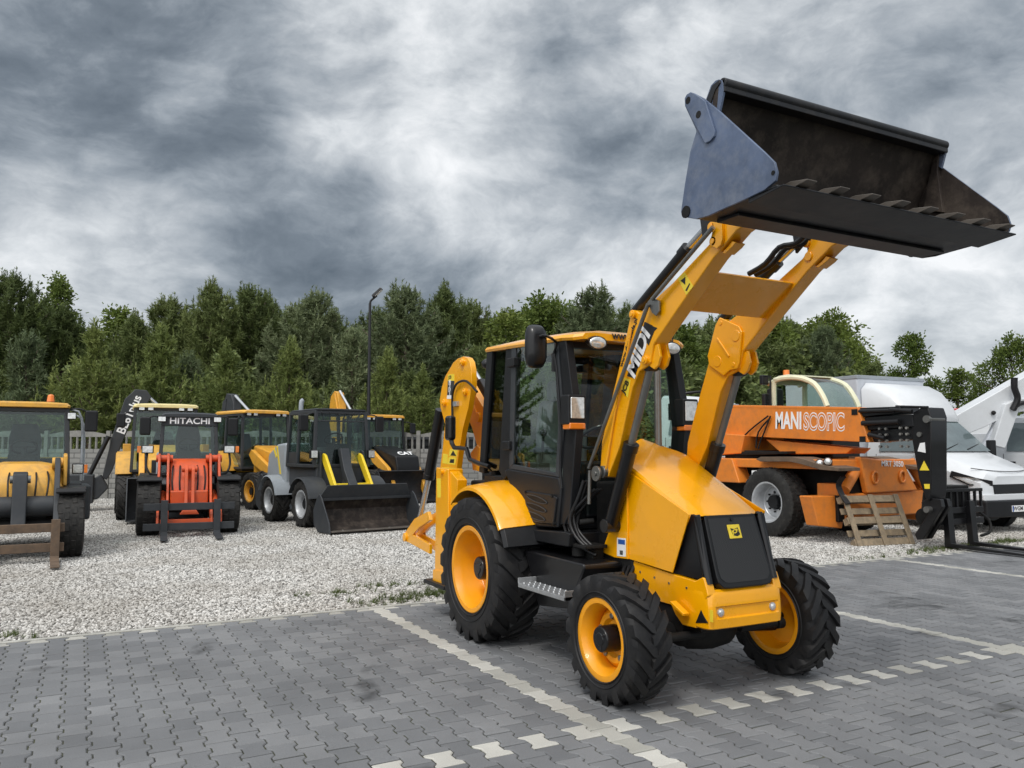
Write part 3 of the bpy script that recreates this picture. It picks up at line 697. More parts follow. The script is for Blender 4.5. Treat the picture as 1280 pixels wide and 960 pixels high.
TREES = [
 # front row of young pines right behind the wall
 ('young_pine', 'young_a', 112, 418, 30, 'young pine with pale upright shoots behind the wall, left of the charcoal digging arm', 1.2),
 ('young_pine', 'young_c', 32, 430, 30, 'bluish young pine behind the cab of the yellow wheel loader', 1.2),
 ('young_pine', 'young_b', 200, 425, 31, 'wide young pine rising behind the cream-roofed backhoe', 1.25),
 ('young_pine', 'young_a', 283, 442, 30, 'bright green young pine standing between the orange loader and the yellow-roofed backhoe', 1.3),
 ('young_pine', 'young_b', 360, 440, 30, 'bright green young pine right behind the folded grey boom of the yellow-roofed backhoe', 1.2),
 ('young_pine', 'young_c', 240, 455, 33, 'low bluish pine behind the roof of the orange loader', 1.2),
 ('young_pine', 'young_c', 440, 425, 32, 'bluish young pine just to the left of the street lamp pole', 1.2),
 ('young_pine', 'young_b', 482, 452, 31, 'rounded young pine behind the raised ochre digging arm', 1.2),
 ('young_pine', 'young_a', 530, 470, 31, 'low pine behind the dark container', 1.3),
 # tall pines behind
 ('pine_tree', 'pine_a', 12, 348, 38, 'tall dark pine with spiky shoots at the left edge of the photo', 1.15),
 ('pine_tree', 'pine_b', 72, 385, 40, 'dark pine in front of the tall birch', 1.2),
 ('pine_tree', 'pine_b', 160, 395, 39, 'dark mid-height pine to the right of the birch', 1.3),
 ('pine_tree', 'pine_a', 212, 378, 44, 'dark pine above the cream-roofed backhoe, in the second row', 1.3),
 ('pine_tree', 'pine_b', 262, 357, 40, 'tallest pine above the orange loader', 1.2),
 ('pine_tree', 'pine_a', 312, 362, 42, 'tall pine with a pointed top between the two young bright pines', 1.2),
 ('pine_tree', 'pine_c', 372, 362, 40, 'broad dense blue-green pine with a rounded top, left of the street lamp', 1.25),
 ('pine_tree', 'pine_b', 335, 372, 46, 'dark pine beside the broad round-topped one', 1.3),
 ('pine_tree', 'pine_b', 413, 392, 44, 'shorter dark pine in the gap left of the street lamp', 1.25),
 ('pine_tree', 'pine_a', 468, 392, 42, 'dark pine partly hidden by the lamp head', 1.2),
 ('pine_tree', 'pine_c', 512, 354, 38, 'tall broad pine right of the street lamp', 1.2),
 ('pine_tree', 'pine_b', 552, 360, 40, 'tall pine above the folded yellow digging arm', 1.2),
 ('pine_tree', 'pine_a', 590, 380, 42, 'pine behind the cab roof corner of the yellow backhoe loader', 1.25),
 ('pine_tree', 'pine_c', 735, 366, 44, 'dark pine rising behind the cab roof of the yellow backhoe loader', 1.25),
 ('pine_tree', 'pine_b', 785, 385, 46, 'pine behind the raised loader arm, beside its knee joint', 1.3),
 ('pine_tree', 'pine_c', 1018, 408, 46, 'blue-green pine behind the pale cab of the orange telehandler', 1.15),
 # broadleaved trees
 ('birch_tree', 'birch_a', 66, 334, 42, 'tall loose birch standing above the pines on the left', 0.95),
 ('broadleaf_tree', 'oak_b', 140, 374, 55, 'round-topped broadleaf tree on the skyline beside the birch', 1.1),
 ('birch_tree', 'birch_a', 632, 380, 40, 'pale green birch behind the cab of the yellow backhoe loader', 1.3),
 ('broadleaf_tree', 'oak_a', 672, 360, 46, 'broad light green tree rising above the cab roof of the yellow backhoe loader', 1.0),
 ('broadleaf_tree', 'oak_b', 850, 395, 48, 'leafy tree seen between the two loader arms', 1.3),
 ('broadleaf_tree', 'oak_a', 955, 376, 52, 'large dark broadleaf tree right of the loader arm', 1.15),
 ('broadleaf_tree', 'oak_a', 1035, 380, 56, 'tall broad dark tree at the end of the wood, above the orange telehandler', 1.05),
 ('broadleaf_tree', 'oak_b', 1145, 408, 75, 'lone dark tree with a ragged crown above the white box truck', 0.95),
 ('broadleaf_tree', 'oak_b', 1198, 455, 78, 'lower pale tree between the two lone dark ones', 1.3),
 ('broadleaf_tree', 'oak_a', 1268, 412, 70, 'dark tree at the right edge of the photo above the white boom', 0.85),
 ('broadleaf_tree', 'oak_a', 905, 420, 44, 'bushy tree behind the knee of the far loader arm', 1.1),
]
for nm, key, px, yt, dep, lab, wd in TREES: tree(nm, key, px, yt, dep, lab, wide=wd)
# trees of the same wood further along to the left, beyond the frame: they show only in the window glass
for i in range(15):
    key = ('pine_a', 'pine_b', 'oak_b', 'pine_c', 'young_b')[i % 5]; p = at(-25 - i * 3.2 - random.uniform(0, 1.5), 36 - i * 1.5 + random.uniform(-3, 3))
    r = thing('pine_tree' if key != 'oak_b' else 'broadleaf_tree', 'tree of the wood beyond the left edge of the photo', 'tree', p, i, 'trees of the wood beyond the left edge')
    r.scale = (1.2, 1.2, random.uniform(0.75, 1.05)); me, tr = protos[key]
    for nm, d_ in (('trunk', tr), ('crown', me)):
        o = bpy.data.objects.new(nm, d_); col.objects.link(o); o.parent = r
# the wood behind as one mass
def wood():
    pts_ = []; rng = np.random.default_rng(21)
    for i in range(120):
        px = rng.uniform(-120, 1080); dep = rng.uniform(46, 70)
        ytop = float(np.interp(px, [-120, 0, 60, 130, 180, 260, 380, 440, 500, 560, 620, 680, 760, 850, 950, 1040, 1080], [368, 370, 378, 392, 412, 378, 372, 405, 372, 372, 388, 372, 380, 402, 388, 398, 430])) + rng.uniform(4, 40)
        p = at((px - 640) / 1009.4 * dep, dep); h = 1.587 + (562 - ytop) / 1009.4 * dep
        pts_.append((p, h))
    for i in range(110):                       # dark lower trees right behind the front rows
        px = rng.uniform(-150, 960); dep = rng.uniform(34, 44); p = at((px - 640) / 1009.4 * dep, dep); pts_.append((p, rng.uniform(3.5, 6.0)))
    keys = ['pine_a', 'pine_b', 'pine_c', 'oak_b', 'oak_a']; V = []; nv = 0
    bmx = []
    co_ = []; 
    for i, (p, h) in enumerate(pts_):
        me = protos[keys[i % 5]][0]; n_ = len(me.vertices); c = np.empty(n_ * 3, np.float32); me.vertices.foreach_get('co', c); c = c.reshape(-1, 4, 3)
        c = c[:: 3 if i < 120 else 3]; k = h / HT[keys[i % 5]]; a = rng.uniform(0, 6.28); R = np.array([[math.cos(a), -math.sin(a), 0], [math.sin(a), math.cos(a), 0], [0, 0, 1]])
        ctr = c.mean(axis=1, keepdims=True); c = ctr + (c - ctr) * 1.7
        co_.append(((c * np.array([k * 1.25, k * 1.25, k])) @ R.T + np.array(p)).reshape(-1, 3))
    c = np.concatenate(co_); n_ = len(c) // 4
    me = bpy.data.meshes.new('distant_wood'); me.vertices.add(len(c)); me.vertices.foreach_set('co', c.reshape(-1).astype(np.float32))
    me.loops.add(len(c)); me.loops.foreach_set('vertex_index', np.arange(len(c), dtype=np.int32)); me.polygons.add(n_); me.polygons.foreach_set('loop_start', np.arange(0, len(c), 4, dtype=np.int32)); me.update(calc_edges=True)
    me.materials.append(m_pine); o = bpy.data.objects.new('distant_wood', me); col.objects.link(o); tag(o, 'dense dark wood filling the skyline behind the single trees', 'wood', kind='stuff')
wood()

# ------------------------------------------------------------------ concrete wall and street lamp
mw, n_, l_, b_ = new_mat('cast_concrete')
t_ = n_.new('ShaderNodeTexCoord'); br = n_.new('ShaderNodeTexBrick'); br.inputs['Scale'].default_value = 1.0; br.inputs['Brick Width'].default_value = 0.42; br.inputs['Row Height'].default_value = 0.165; br.inputs['Mortar Size'].default_value = 0.014
br.inputs['Color1'].default_value = (0.20, 0.20, 0.19, 1); br.inputs['Color2'].default_value = (0.27, 0.265, 0.25, 1); br.inputs['Mortar'].default_value = (0.12, 0.12, 0.115, 1)
mp_ = n_.new('ShaderNodeMapping'); mp_.inputs['Rotation'].default_value = (PI / 2, 0, 0); l_.new(t_.outputs['Object'], mp_.inputs['Vector']); l_.new(mp_.outputs[0], br.inputs['Vector'])
q_ = n_.new('ShaderNodeTexNoise'); q_.inputs['Scale'].default_value = 4; q_.inputs['Detail'].default_value = 9; l_.new(t_.outputs['Object'], q_.inputs['Vector'])
mu_ = n_.new('ShaderNodeMix'); mu_.data_type = 'RGBA'; mu_.blend_type = 'MULTIPLY'; mu_.inputs['Factor'].default_value = 0.7; l_.new(br.outputs['Color'], mu_.inputs['A']); l_.new(q_.outputs['Color'], mu_.inputs['B'])
l_.new(br.outputs['Color'], b_.inputs['Base Color']); b_.inputs['Roughness'].default_value = 0.9
bp_ = n_.new('ShaderNodeBump'); bp_.inputs['Strength'].default_value = 0.8; bp_.inputs['Distance'].default_value = 0.02; l_.new(br.outputs['Fac'], bp_.inputs['Height']); bp_.invert = True; l_.new(bp_.outputs['Normal'], b_.inputs['Normal'])
m_wallc = paint('weathered_concrete', (0.22, 0.215, 0.20), 0.9, var=0.25, dirt=0.6, dirtc=(0.10, 0.10, 0.09), scale=3, bump=0.4)
def fence_run(lat0, n_pan, dep):
    p0 = at(lat0, dep)
    r = thing('concrete_wall', 'grey cast concrete wall of brick-patterned panels with a balustrade top, at the foot of the wood', 'wall', p0, -YAW)
    for i in range(n_pan):
        x = i * 2.05
        b = MB(); b.bb(x + 0.07, x + 1.98, -0.03, 0.03, -0.1, 1.62); b.build('wall_panel', mw, r, bev=0.01)
        b = MB(); b.bb(x + 0.07, x + 1.98, -0.035, 0.035, 2.02, 2.10); 
        tops = [(x + 0.07 + j * 1.91 / 16, 2.10 + 0.13 * math.sin(PI * j / 16)) for j in range(17)]
        b.prismy([(x + 0.07, 2.02)] + tops + [(x + 1.98, 2.02)], -0.03, 0.03)
        for j in range(9): b.cyl((x + 0.17 + j * 0.21, 0, 1.62), (x + 0.17 + j * 0.21, 0, 2.03), 0.04, 0.035, 6)
        b.build('balustrade', m_wallc, r)
    for i in range(n_pan + 1):
        b = MB(); b.bb(i * 2.05 - 0.065, i * 2.05 + 0.065, -0.07, 0.07, -0.1, 2.22); b.build('post', m_wallc, r, bev=0.01)
fence_run(-19.5, 9, 26.8)
lp = at((460.5 - 640) / 1009.4 * 26.0, 26.0)
L_ = thing('street_lamp', 'slim black street lamp with a tilted flat head, in front of the wood', 'street lamp', lp, -YAW)
b = MB(); b.cyl((0, 0, 0), (0, 0, 3.0), 0.075, 0.065, 14); b.cyl((0, 0, 3.0), (0, 0, 6.35), 0.055, 0.045, 14); b.bb(-0.2, 0.2, -0.2, 0.2, -0.02, 0.04); b.tube([(0, 0, 6.30), (0.02, 0, 6.42), (0.12, 0, 6.52), (0.22, 0, 6.60)], 0.035); b.build('pole', BKM := M['black'], L_)
b = MB(); b.hull([(0.10, -0.13, 6.52), (0.40, -0.13, 6.82), (0.40, 0.13, 6.82), (0.10, 0.13, 6.52)], [(0.06, -0.11, 6.60), (0.34, -0.11, 6.86), (0.34, 0.11, 6.86), (0.06, 0.11, 6.60)]); hd = b.build('lamp_head', M['black'], L_, bev=0.012)
b = MB(); b.hull([(0.16, -0.10, 6.575), (0.38, -0.10, 6.795), (0.38, 0.10, 6.795), (0.16, 0.10, 6.575)], [(0.165, -0.10, 6.568), (0.385, -0.10, 6.788), (0.385, 0.10, 6.788), (0.165, 0.10, 6.568)]); b.build('lamp_glass', M['label_white'], hd)

# ------------------------------------------------------------------ wheels
def tyre_mb(R, W, rim, lugs, lugh, dlt=0.42, smooth_lug=0.05, side=0.9):
    """tyre spun about x, centred, with chevron lugs"""
    b = MB(); rc = R - lugh; h = W / 2; sh = rim + (rc - rim) * 0.55
    p = [(-h * 0.80, rim - 0.01), (-h * 0.88, rim + 0.012), (-h * 0.90, rim + 0.03), (-h, sh), (-h * 0.985, sh + (rc - sh) * 0.45), (-h * 0.93, rc - 0.022), (-h * 0.80, rc - 0.004), (-h * 0.4, rc + 0.004)]
    prof = p + [(-x, r) for x, r in p[::-1]]
    b.lathe(prof, n=72, closed=True)
    # raised bead and sidewall ribs
    for s in (-1, 1):
        for q in (0.35, 0.72):
            r0 = rim + (sh - rim) * q; x0 = -h * (0.90 + 0.10 * q) * s
            b.lathe([(x0 - s * 0.006, r0), (x0 + s * 0.002, r0 + 0.006), (x0 + s * 0.002, r0 - 0.006)], n=72, closed=True)
    for i in range(lugs):
        for s in (-1, 1):
            a0 = 2 * PI * (i + (0.5 if s > 0 else 0)) / lugs
            secs = [(-1.0, 0.0, rc - lugh * 2.4, rc - lugh * 1.2), (-0.97, 0.06, rc - lugh * 1.2, R - lugh * 0.45), (-0.86, 0.16, rc - 0.01, R - 0.003), (-0.5, 0.50, rc - 0.01, R), (-0.12, 0.86, rc - 0.01, R), (0.10, 1.0, rc - 0.01, R)]
            rings = []
            for u, v, r0, r1 in secs:
                x = u * h * s * -1 * 1.0; a = a0 + dlt * v; t = 2 * PI / lugs * 0.30
                t1 = t * (0.80 if v < 0.95 else 0.6)
                q = []
                for r, tt in ((r0, -t), (r0, t), (r1, t1), (r1, -t1)):
                    xx = x * (1.012 if abs(u) > 0.9 and r == r1 else 1.0)
                    q.append((xx, r * math.cos(a + tt), r * math.sin(a + tt)))
                rings.append(q)
            b.loft(rings)
    return b

def rim_mb(rim, W, out, dish, hub):
    """wheel rim: lip, barrel, dished disc; faces -x"""
    b = MB(); h = W / 2
    prof = [(-h * 0.90, rim - 0.012), (-h * 0.92, rim + 0.020), (-h * 0.90, rim + 0.026), (-h * 0.86, rim + 0.012), (-h * 0.80, rim - 0.004), (h * 0.80, rim - 0.004), (h * 0.90, rim + 0.026), (h * 0.92, rim + 0.02), (h * 0.86, rim - 0.016),
            (h * 0.3, rim - 0.045), (dish + 0.02, rim - 0.05), (dish + 0.02, 0.03), (dish, 0.03), (dish, hub * 1.25), (dish - 0.028, hub * 1.45), (dish - 0.028, rim * 0.66), (dish + 0.005, rim * 0.82), (dish - 0.01, rim - 0.05), (-h * 0.55, rim - 0.042), (-h * 0.82, rim - 0.018)]
    b.lathe(prof, n=64, closed=True)
    return b

def wheel(root, c, R, W, rim, lugs, lugh, side, mt, mr, mh, dish=-0.02, hub=0.08, hubx=0.09, steer=0.0, bolts=5, squash=0.0, dlt=0.42):
    """wheel > rim, hub; side -1 faces -x"""
    t = tyre_mb(R, W, rim, lugs, lugh, dlt * (1 if side < 0 else 1)).build('wheel', mt, root, ang=30)
    t.location = c; t.rotation_euler = (0, 0, steer + (PI if side > 0 else 0))
    if side > 0: t.scale = (1, 1, 1)
    r = rim_mb(rim, W, 0, dish, hub).build('rim', mr, t, ang=40)
    b = MB(); x0 = dish - 0.028
    b.lathe([(x0 + 0.02, hub), (x0 - hubx * 0.9, hub * 0.97), (x0 - hubx, hub * 0.90), (x0 - hubx, hub * 0.5), (x0 - hubx - 0.006, hub * 0.45)], n=32)
    for k in range(3):
        a = 2 * PI * k / 3 + 0.4
        b.bar((x0 - hubx - 0.002, hub * 0.3 * math.cos(a), hub * 0.3 * math.sin(a)), (x0 - hubx - 0.002, hub * 0.8 * math.cos(a), hub * 0.8 * math.sin(a)), 0.012, 0.006, (1, 0, 0))
    b.build('hub', mh, t, bev=0.003)
    b = MB()
    for k in range(bolts):
        a = 2 * PI * k / bolts + 0.3; rr = rim * 0.58
        b.cyl((x0 + 0.01, rr * math.cos(a), rr * math.sin(a)), (x0 - 0.012, rr * math.cos(a), rr * math.sin(a)), 0.022, 0.020, 8)
        pass
    b.build('wheel_nut', M['steel'], t, bev=0.006) if bolts else b.bm.free()
    return t

# ------------------------------------------------------------------ the yellow backhoe loader
J = thing('backhoe_loader', 'clean bright yellow backhoe loader on the grey paving with its blue-sided bucket raised high', 'backhoe loader', (1.11, 1.30, 0))
Y, BK = M['yellow'], M['black']
FW, RW = (-0.925, 0.405), (1.0, 0.60)
for s in (-1, 1):
    wheel(J, (s * 0.735, FW[0], FW[1] - 0.012), 0.405, 0.275, 0.235, 18, 0.025, s, M['rubber'], M['rimyellow'], BK, dish=-0.0, hub=0.085, hubx=0.10, dlt=0.40)
    wheel(J, (s * 0.69, RW[0], RW[1] - 0.012), 0.600, 0.40, 0.335, 20, 0.030, s, M['rubber'], M['rimyellow'], BK, dish=0.06, hub=0.10, hubx=0.13, bolts=0, dlt=0.36)

# under frame
b = MB()
b.bb(-0.27, 0.27, -1.20, 1.55, 0.42, 0.62)
b.bb(-0.35, 0.35, 0.55, 1.45, 0.45, 0.80)
b.bb(-0.20, 0.20, -1.05, -0.5, 0.62, 0.95)
b.build('chassis', M['dark'], J, bev=0.01)
b = MB()
b.loft([[(-0.62, FW[0] + r * math.cos(a), 0.385 + r * math.sin(a)) for a in np.linspace(0, 2 * PI, 12, endpoint=False)] for r in (0.09,)] +
       [[(x, FW[0] + r * math.cos(a), 0.385 + r * math.sin(a)) for a in np.linspace(0, 2 * PI, 12, endpoint=False)] for x, r in ((-0.45, 0.075), (-0.25, 0.06), (-0.16, 0.13), (0.0, 0.15), (0.16, 0.13), (0.25, 0.06), (0.45, 0.075), (0.62, 0.09))])
for s in (-1, 1):
    b.cyl((s * 0.5, FW[0] - 0.16, 0.39), (s * 0.16, FW[0] - 0.16, 0.39), 0.028)
    b.cyl((s * 0.56, FW[0] - 0.16, 0.39), (s * 0.5, FW[0] - 0.16, 0.39), 0.04)
    b.bb(s * 0.30, s * 0.2, FW[0] - 0.12, FW[0] + 0.12, 0.40, 0.56)
b.bb(-0.3, 0.3, FW[0] - 0.25, FW[0] - 0.12, 0.46, 0.56)
b.build('front_axle', M['dark'], J, bev=0.008)
b = MB(); b.cyl((-0.60, 1.0, 0.59), (0.60, 1.0, 0.59), 0.09); b.ball((0, 1.0, 0.56), 0.2); b.build('rear_axle', M['dark'], J)

# hood: narrow crowned top, wide chamfers, sloping to the nose
def hood_ring(y, xs, zb, ze=None, ch=0.075, up=0.022, cr=0.030):
    ze = 1.474 + 0.51 * (y + 0.538) if ze is None else ze
    ch = min(ch, xs * 0.4)
    r = [(-xs, y, zb), (-xs - 0.003, y, (zb + ze) / 2), (-xs, y, ze - 0.016), (-xs + 0.010, y, ze), (-xs + ch, y, ze + up), (-xs + ch + 0.02, y, ze + up + 0.004), (-0.012, y, ze + up + cr)]
    return r + [(-x, yy, z) for x, yy, z in r[::-1]]
b = MB()
b.loft([hood_ring(-0.250, 0.15, 1.0), hood_ring(-0.262, 0.16, 1.0), hood_ring(-0.365, 0.312, 1.0), hood_ring(-0.385, 0.328, 1.0), hood_ring(-0.54, 0.332, 0.95), hood_ring(-0.75, 0.324, 0.95), hood_ring(-0.95, 0.312, 0.95), hood_ring(-1.10, 0.299, 1.10, up=0.018, cr=0.02), hood_ring(-1.150, 0.292, 1.13, up=0.010, cr=0.014), hood_ring(-1.178, 0.288, 1.14, 1.150, up=0.008, cr=0.008), hood_ring(-1.190, 0.286, 1.148, 1.160, up=-0.004, cr=0.003)])
hood = b.build('hood', Y, J, ang=16, bev=0.010, seg=3)
for s in (-1, 1):                                   # panel seams of the hood
    b = MB()
    pf = [(-0.538, 1.43), (-1.178, 1.174), (-1.001, 0.781), (-0.526, 0.814)]
    b.prism(pf, s * 0.336, s * 0.326); b.build('side_panel', Y, hood, bev=0.004)
    b = MB()
    for yy, zz in [(-0.539, 0.849), (-0.696, 0.856), (-0.854, 0.842)]: b.cyl((s * 0.338, yy, zz), (s * 0.334, yy, zz), 0.005, n=8)
    b.build('panel_screw', M['volvo'], hood)
b = MB()
for s in (-1, 1):
    b.prism([(-0.519, 1.441), (-0.345, 1.076), (-0.197, 0.829), (-0.361, 0.806), (-0.526, 0.814)], s * 0.345, s * 0.315)
b.build('engine_side_plate', Y, J, bev=0.004)
st = MB(); st.prism([(-0.399, 0.954), (-0.506, 0.958), (-0.503, 0.829), (-0.396, 0.822)], -0.3475, -0.346); st = st.build('noise_sticker', M['label_white'], J)
p = [(-0.452, 0.851)][0]
text('101', (-0.349, p[0] + 0.022, p[1]), (0, -1, 0), (-1, 0, 0), 0.042, M['label_black'], st, off=0.002, sx=0.7)
b = MB(); b.prism([(-0.413, 0.944), (-0.496, 0.946), (-0.495, 0.912), (-0.413, 0.91)], -0.3484, -0.347); b.build('sticker_band', M['label_blue'], st)

# nose
b = MB()
for s in (-1, 1):
    b.prism([(-1.149, 1.171), (-0.971, 0.774), (-1.296, 0.763), (-1.202, 1.159)], s * 0.297, s * 0.27)
b.build('side_grille', M['satin'], J)
for s in (-1, 1):
    b = MB(); b.cyl((s * 0.272, -1.172, 1.165), (s * 0.278, -1.285, 0.74), 0.026, 0.030, 20)
    b.build('grille_pillar', BK, J)
g0, g1 = Vector((0, -1.178, 1.160)), Vector((0, -1.330, 0.712))
gd = (g1 - g0); gl = gd.length; gd.normalize(); gn_ = Vector((0, gd.z, -gd.y)); gn_ = gn_ if gn_.y < 0 else -gn_
def gp(u, v, w=0.0): return g0 + Vector((u, 0, 0)) + gd * (v * gl) + gn_ * w
out = [(-0.222, 0.0), (-0.238, 0.82), (-0.232, 0.92), (-0.20, 0.985), (-0.15, 1.0)]
out = out + [(-u, v) for u, v in out[::-1]]
b = MB(); b.hull([gp(u, v, -0.05) for u, v in out], [gp(u, v, 0.012) for u, v in out])
gr = b.build('grille', M['satin'], J, bev=0.008)
b = MB(); o2 = [(u * 0.90, 0.05 + v * 0.88) for u, v in out]
b.hull([gp(u, v, 0.008) for u, v in o2], [gp(u, v, 0.0145) for u, v in o2])
mm, nn, ll, bb_ = new_mat('grille_mesh')
tcx = nn.new('ShaderNodeTexCoord'); ck = nn.new('ShaderNodeTexChecker'); ck.inputs['Scale'].default_value = 140; ck.inputs['Color1'].default_value = (0.004, 0.004, 0.004, 1); ck.inputs['Color2'].default_value = (0.030, 0.030, 0.031, 1)
ll.new(tcx.outputs['Object'], ck.inputs['Vector']); ll.new(ck.outputs['Color'], bb_.inputs['Base Color']); bb_.inputs['Roughness'].default_value = 0.45
b.build('grille_mesh', mm, gr)
b = MB(); b.hull([gp(u, v, 0.013) for u, v in ((-0.055, 0.15), (-0.055, 0.345), (0.050, 0.345), (0.050, 0.15))], [gp(u, v, 0.021) for u, v in ((-0.055, 0.15), (-0.055, 0.345), (0.050, 0.345), (0.050, 0.15))])
bd = b.build('badge', M['label_yellow'], gr, bev=0.003)
b = MB(); q = [(-0.036, 0.20), (-0.026, 0.30), (0.010, 0.318), (0.036, 0.295), (0.028, 0.195), (-0.006, 0.215)]
b.hull([gp(u, v, 0.020) for u, v in q], [gp(u, v, 0.0225) for u, v in q]); bl = b.build('badge_emblem', M['label_black'], gr)
text('JCB', gp(-0.029, 0.262, 0.0229), (1, 0, 0.22), gn_, 0.034, M['label_yellow'], gr, off=0.0012)
b = MB(); b.cyl(gp(0, 0.075, 0.01), gp(0, 0.075, 0.022), 0.013, n=14); b.build('hood_lock', BK, gr)

# lower yellow body and nose guard
b = MB()
low = [(-0.498, 0.809), (-0.966, 0.769), (-1.307, 0.755), (-1.4, 0.73), (-1.364, 0.472), (-1.32, 0.459), (-1.071, 0.456), (-1, 0.51), (-0.961, 0.565), (-0.844, 0.567), (-0.74, 0.583), (-0.66, 0.554), (-0.596, 0.593), (-0.495, 0.668)]
lo_ = [(max(y, -1.20), z) for y, z in low]
b.prism(lo_, -0.318, -0.255); b.prism(lo_, 0.255, 0.318)
b.build('body_side', Y, J, bev=0.006)
def nose_ring(z, yf, xw, rec=0.0, yb=-1.15):
    r = [(-xw, yb, z), (-xw, yf + 0.045, z), (-xw + 0.008, yf + 0.018, z), (-xw + 0.030, yf + 0.002, z), (-0.268, yf - 0.002, z), (-0.252, yf - 0.003 + rec, z), (-0.10, yf - 0.008 + rec, z)]
    return r + [(-x, y, z2) for x, y, z2 in r[::-1]]
b = MB()
b.loft([nose_ring(0.466, -1.316, 0.312), nose_ring(0.474, -1.330, 0.318), nose_ring(0.530, -1.334, 0.320), nose_ring(0.538, -1.334, 0.320, 0.014), nose_ring(0.602, -1.332, 0.320, 0.014), nose_ring(0.610, -1.331, 0.320), nose_ring(0.670, -1.326, 0.319), nose_ring(0.690, -1.318, 0.318), nose_ring(0.708, -1.300, 0.317)])
ng_ = b.build('nose_guard', Y, J, ang=25)
b = MB()
for s in (-1, 1): b.prism([(-1.16, 0.60), (-1.30, 0.655), (-1.322, 0.68), (-1.312, 0.715), (-1.286, 0.782), (-1.272, 0.788), (-1.20, 0.755), (-1.16, 0.745)], s * 0.3175, s * 0.252)
b.build('nose_shoulder', Y, J, bev=0.014, seg=3)
for s in (-1, 1):
    b = MB(); b.cyl((s * 0.222, -1.30, 0.570), (s * 0.222, -1.334, 0.570), 0.027, 0.025, 20); q = b.build('marker_lamp', M['silver'], J, bev=0.003)
    b = MB(); b.ball((s * 0.222, -1.333, 0.570), 0.019, (1, 0.4, 1)); b.build('lens', M['lens'], q)
    b = MB(); b.prism([(y, z) for y, z in [(-1.202, 0.492), (-1.257, 0.586), (-1.314, 0.512)]], s * 0.3225, s * 0.30); b.build('tie_down_slot', M['dark'], J, bev=0.003)
st = MB(); st.prism([(-1.338, 0.599), (-1.367, 0.599), (-1.365, 0.526), (-1.336, 0.526)], -0.3215, -0.319); st.build('small_sticker', M['label_yellow'], J)
b = MB(); b.bar((-0.36, -1.03, 0.60), (-0.36, -1.16, 0.54), 0.05, 0.02); b.build('lifting_eye', Y, J, bev=0.004)

# exhaust
b = MB(); b.cyl((0.12, -0.30, 1.45), (0.12, -0.30, 2.20), 0.028); b.cyl((0.12, -0.30, 1.40), (0.12, -0.30, 1.62), 0.04); b.build('exhaust_pipe', M['steel'], J)

# ------------------------------------------------------------------ cab
CX = 0.555
ap_t, ap_m, ap_b = [(0.011, 2.416), (-0.109, 1.77), (-0.01, 1.029)]
b = MB()
pil = [(0.082, 2.449), (-0.018, 1.766), (0.059, 1.018), (-0.078, 1.029), (-0.187, 1.774), (-0.036, 2.447)]
for s in (-1, 1):
    b.prism(pil, s * CX, s * (CX - 0.07))
    b.prism([(0.94, 2.497), (1.075, 1.408), (0.983, 1.328), (0.836, 1.414), (0.764, 2.484)], s * CX, s * (CX - 0.06))
    b.prism([(1.318, 2.503), (1.477, 1.385), (1.377, 1.373), (1.204, 2.498)], s * CX, s * (CX - 0.06))
    b.prism([(1.317, 2.481), (1.285, 2.507), (-0.001, 2.458), (-0.059, 2.414)], s * CX, s * (CX - 0.05))
yr = [(1.318, 2.503), (1.427, 1.386)]; yf_ = [(0.011, 2.441), (-0.109, 1.77), (-0.01, 1.029)]
zt = 2.40
b.bar((-CX + 0.03, yf_[0][0], 2.41), (CX - 0.03, yf_[0][0], 2.41), 0.07, 0.07)
b.bar((-CX + 0.03, yr[0][0], 2.45), (CX - 0.03, yr[0][0], 2.45), 0.06, 0.06)
b.bar((-CX + 0.03, yr[1][0], 1.43), (CX - 0.03, yr[1][0], 1.43), 0.06, 0.08)
cabf = b.build('cab_frame', M['plastic'], J, bev=0.008)
# lower cab shell
b = MB()
b.bb(-CX + 0.02, CX - 0.02, yf_[2][0] + 0.05, yr[1][0], 1.00, 1.06)
b.bb(-CX + 0.03, CX - 0.03, yf_[2][0] + 0.9, yr[1][0], 1.05, 1.36)
b.bb(-0.42, 0.42, yf_[2][0] + 0.02, yf_[2][0] + 0.10, 0.98, 1.34)
b.build('cab_floor', M['satin'], J, bev=0.01)
# roof: thin crowned shell
r0 = [(1.331, 2.526), (-0.018, 2.467)]; 
rfy, rry = r0[1][0] - 0.10, r0[0][0] + 0.02
def roof_ring(y, z, xw, t):
    r = [(-xw, y, z), (-xw - 0.012, y, z + 0.02), (-xw + 0.01, y, z + 0.045), (-xw * 0.8, y, z + 0.062 + t * 0.4), (-xw * 0.4, y, z + 0.07 + t)]
    return r + [(-x, yy, zz) for x, yy, zz in r[::-1]]
b = MB()
ln = rry - rfy
b.loft([roof_ring(rry, 2.490, 0.50, 0.0), roof_ring(rry - 0.03, 2.478, 0.56, 0.02), roof_ring(rry - ln * 0.35, 2.458, 0.575, 0.05), roof_ring(rry - ln * 0.7, 2.436, 0.575, 0.05), roof_ring(rfy + 0.10, 2.425, 0.57, 0.03), roof_ring(rfy, 2.42, 0.53, 0.0), roof_ring(rfy - 0.04, 2.43, 0.46, -0.02)])
roof = b.build('roof', Y, J, ang=30)
text('www.duetduda.pl', (-0.21, rfy - 0.052, 2.470), (1, 0, 0), (0, -1, 0.12), 0.085, M['label_black'], roof, off=0.002)
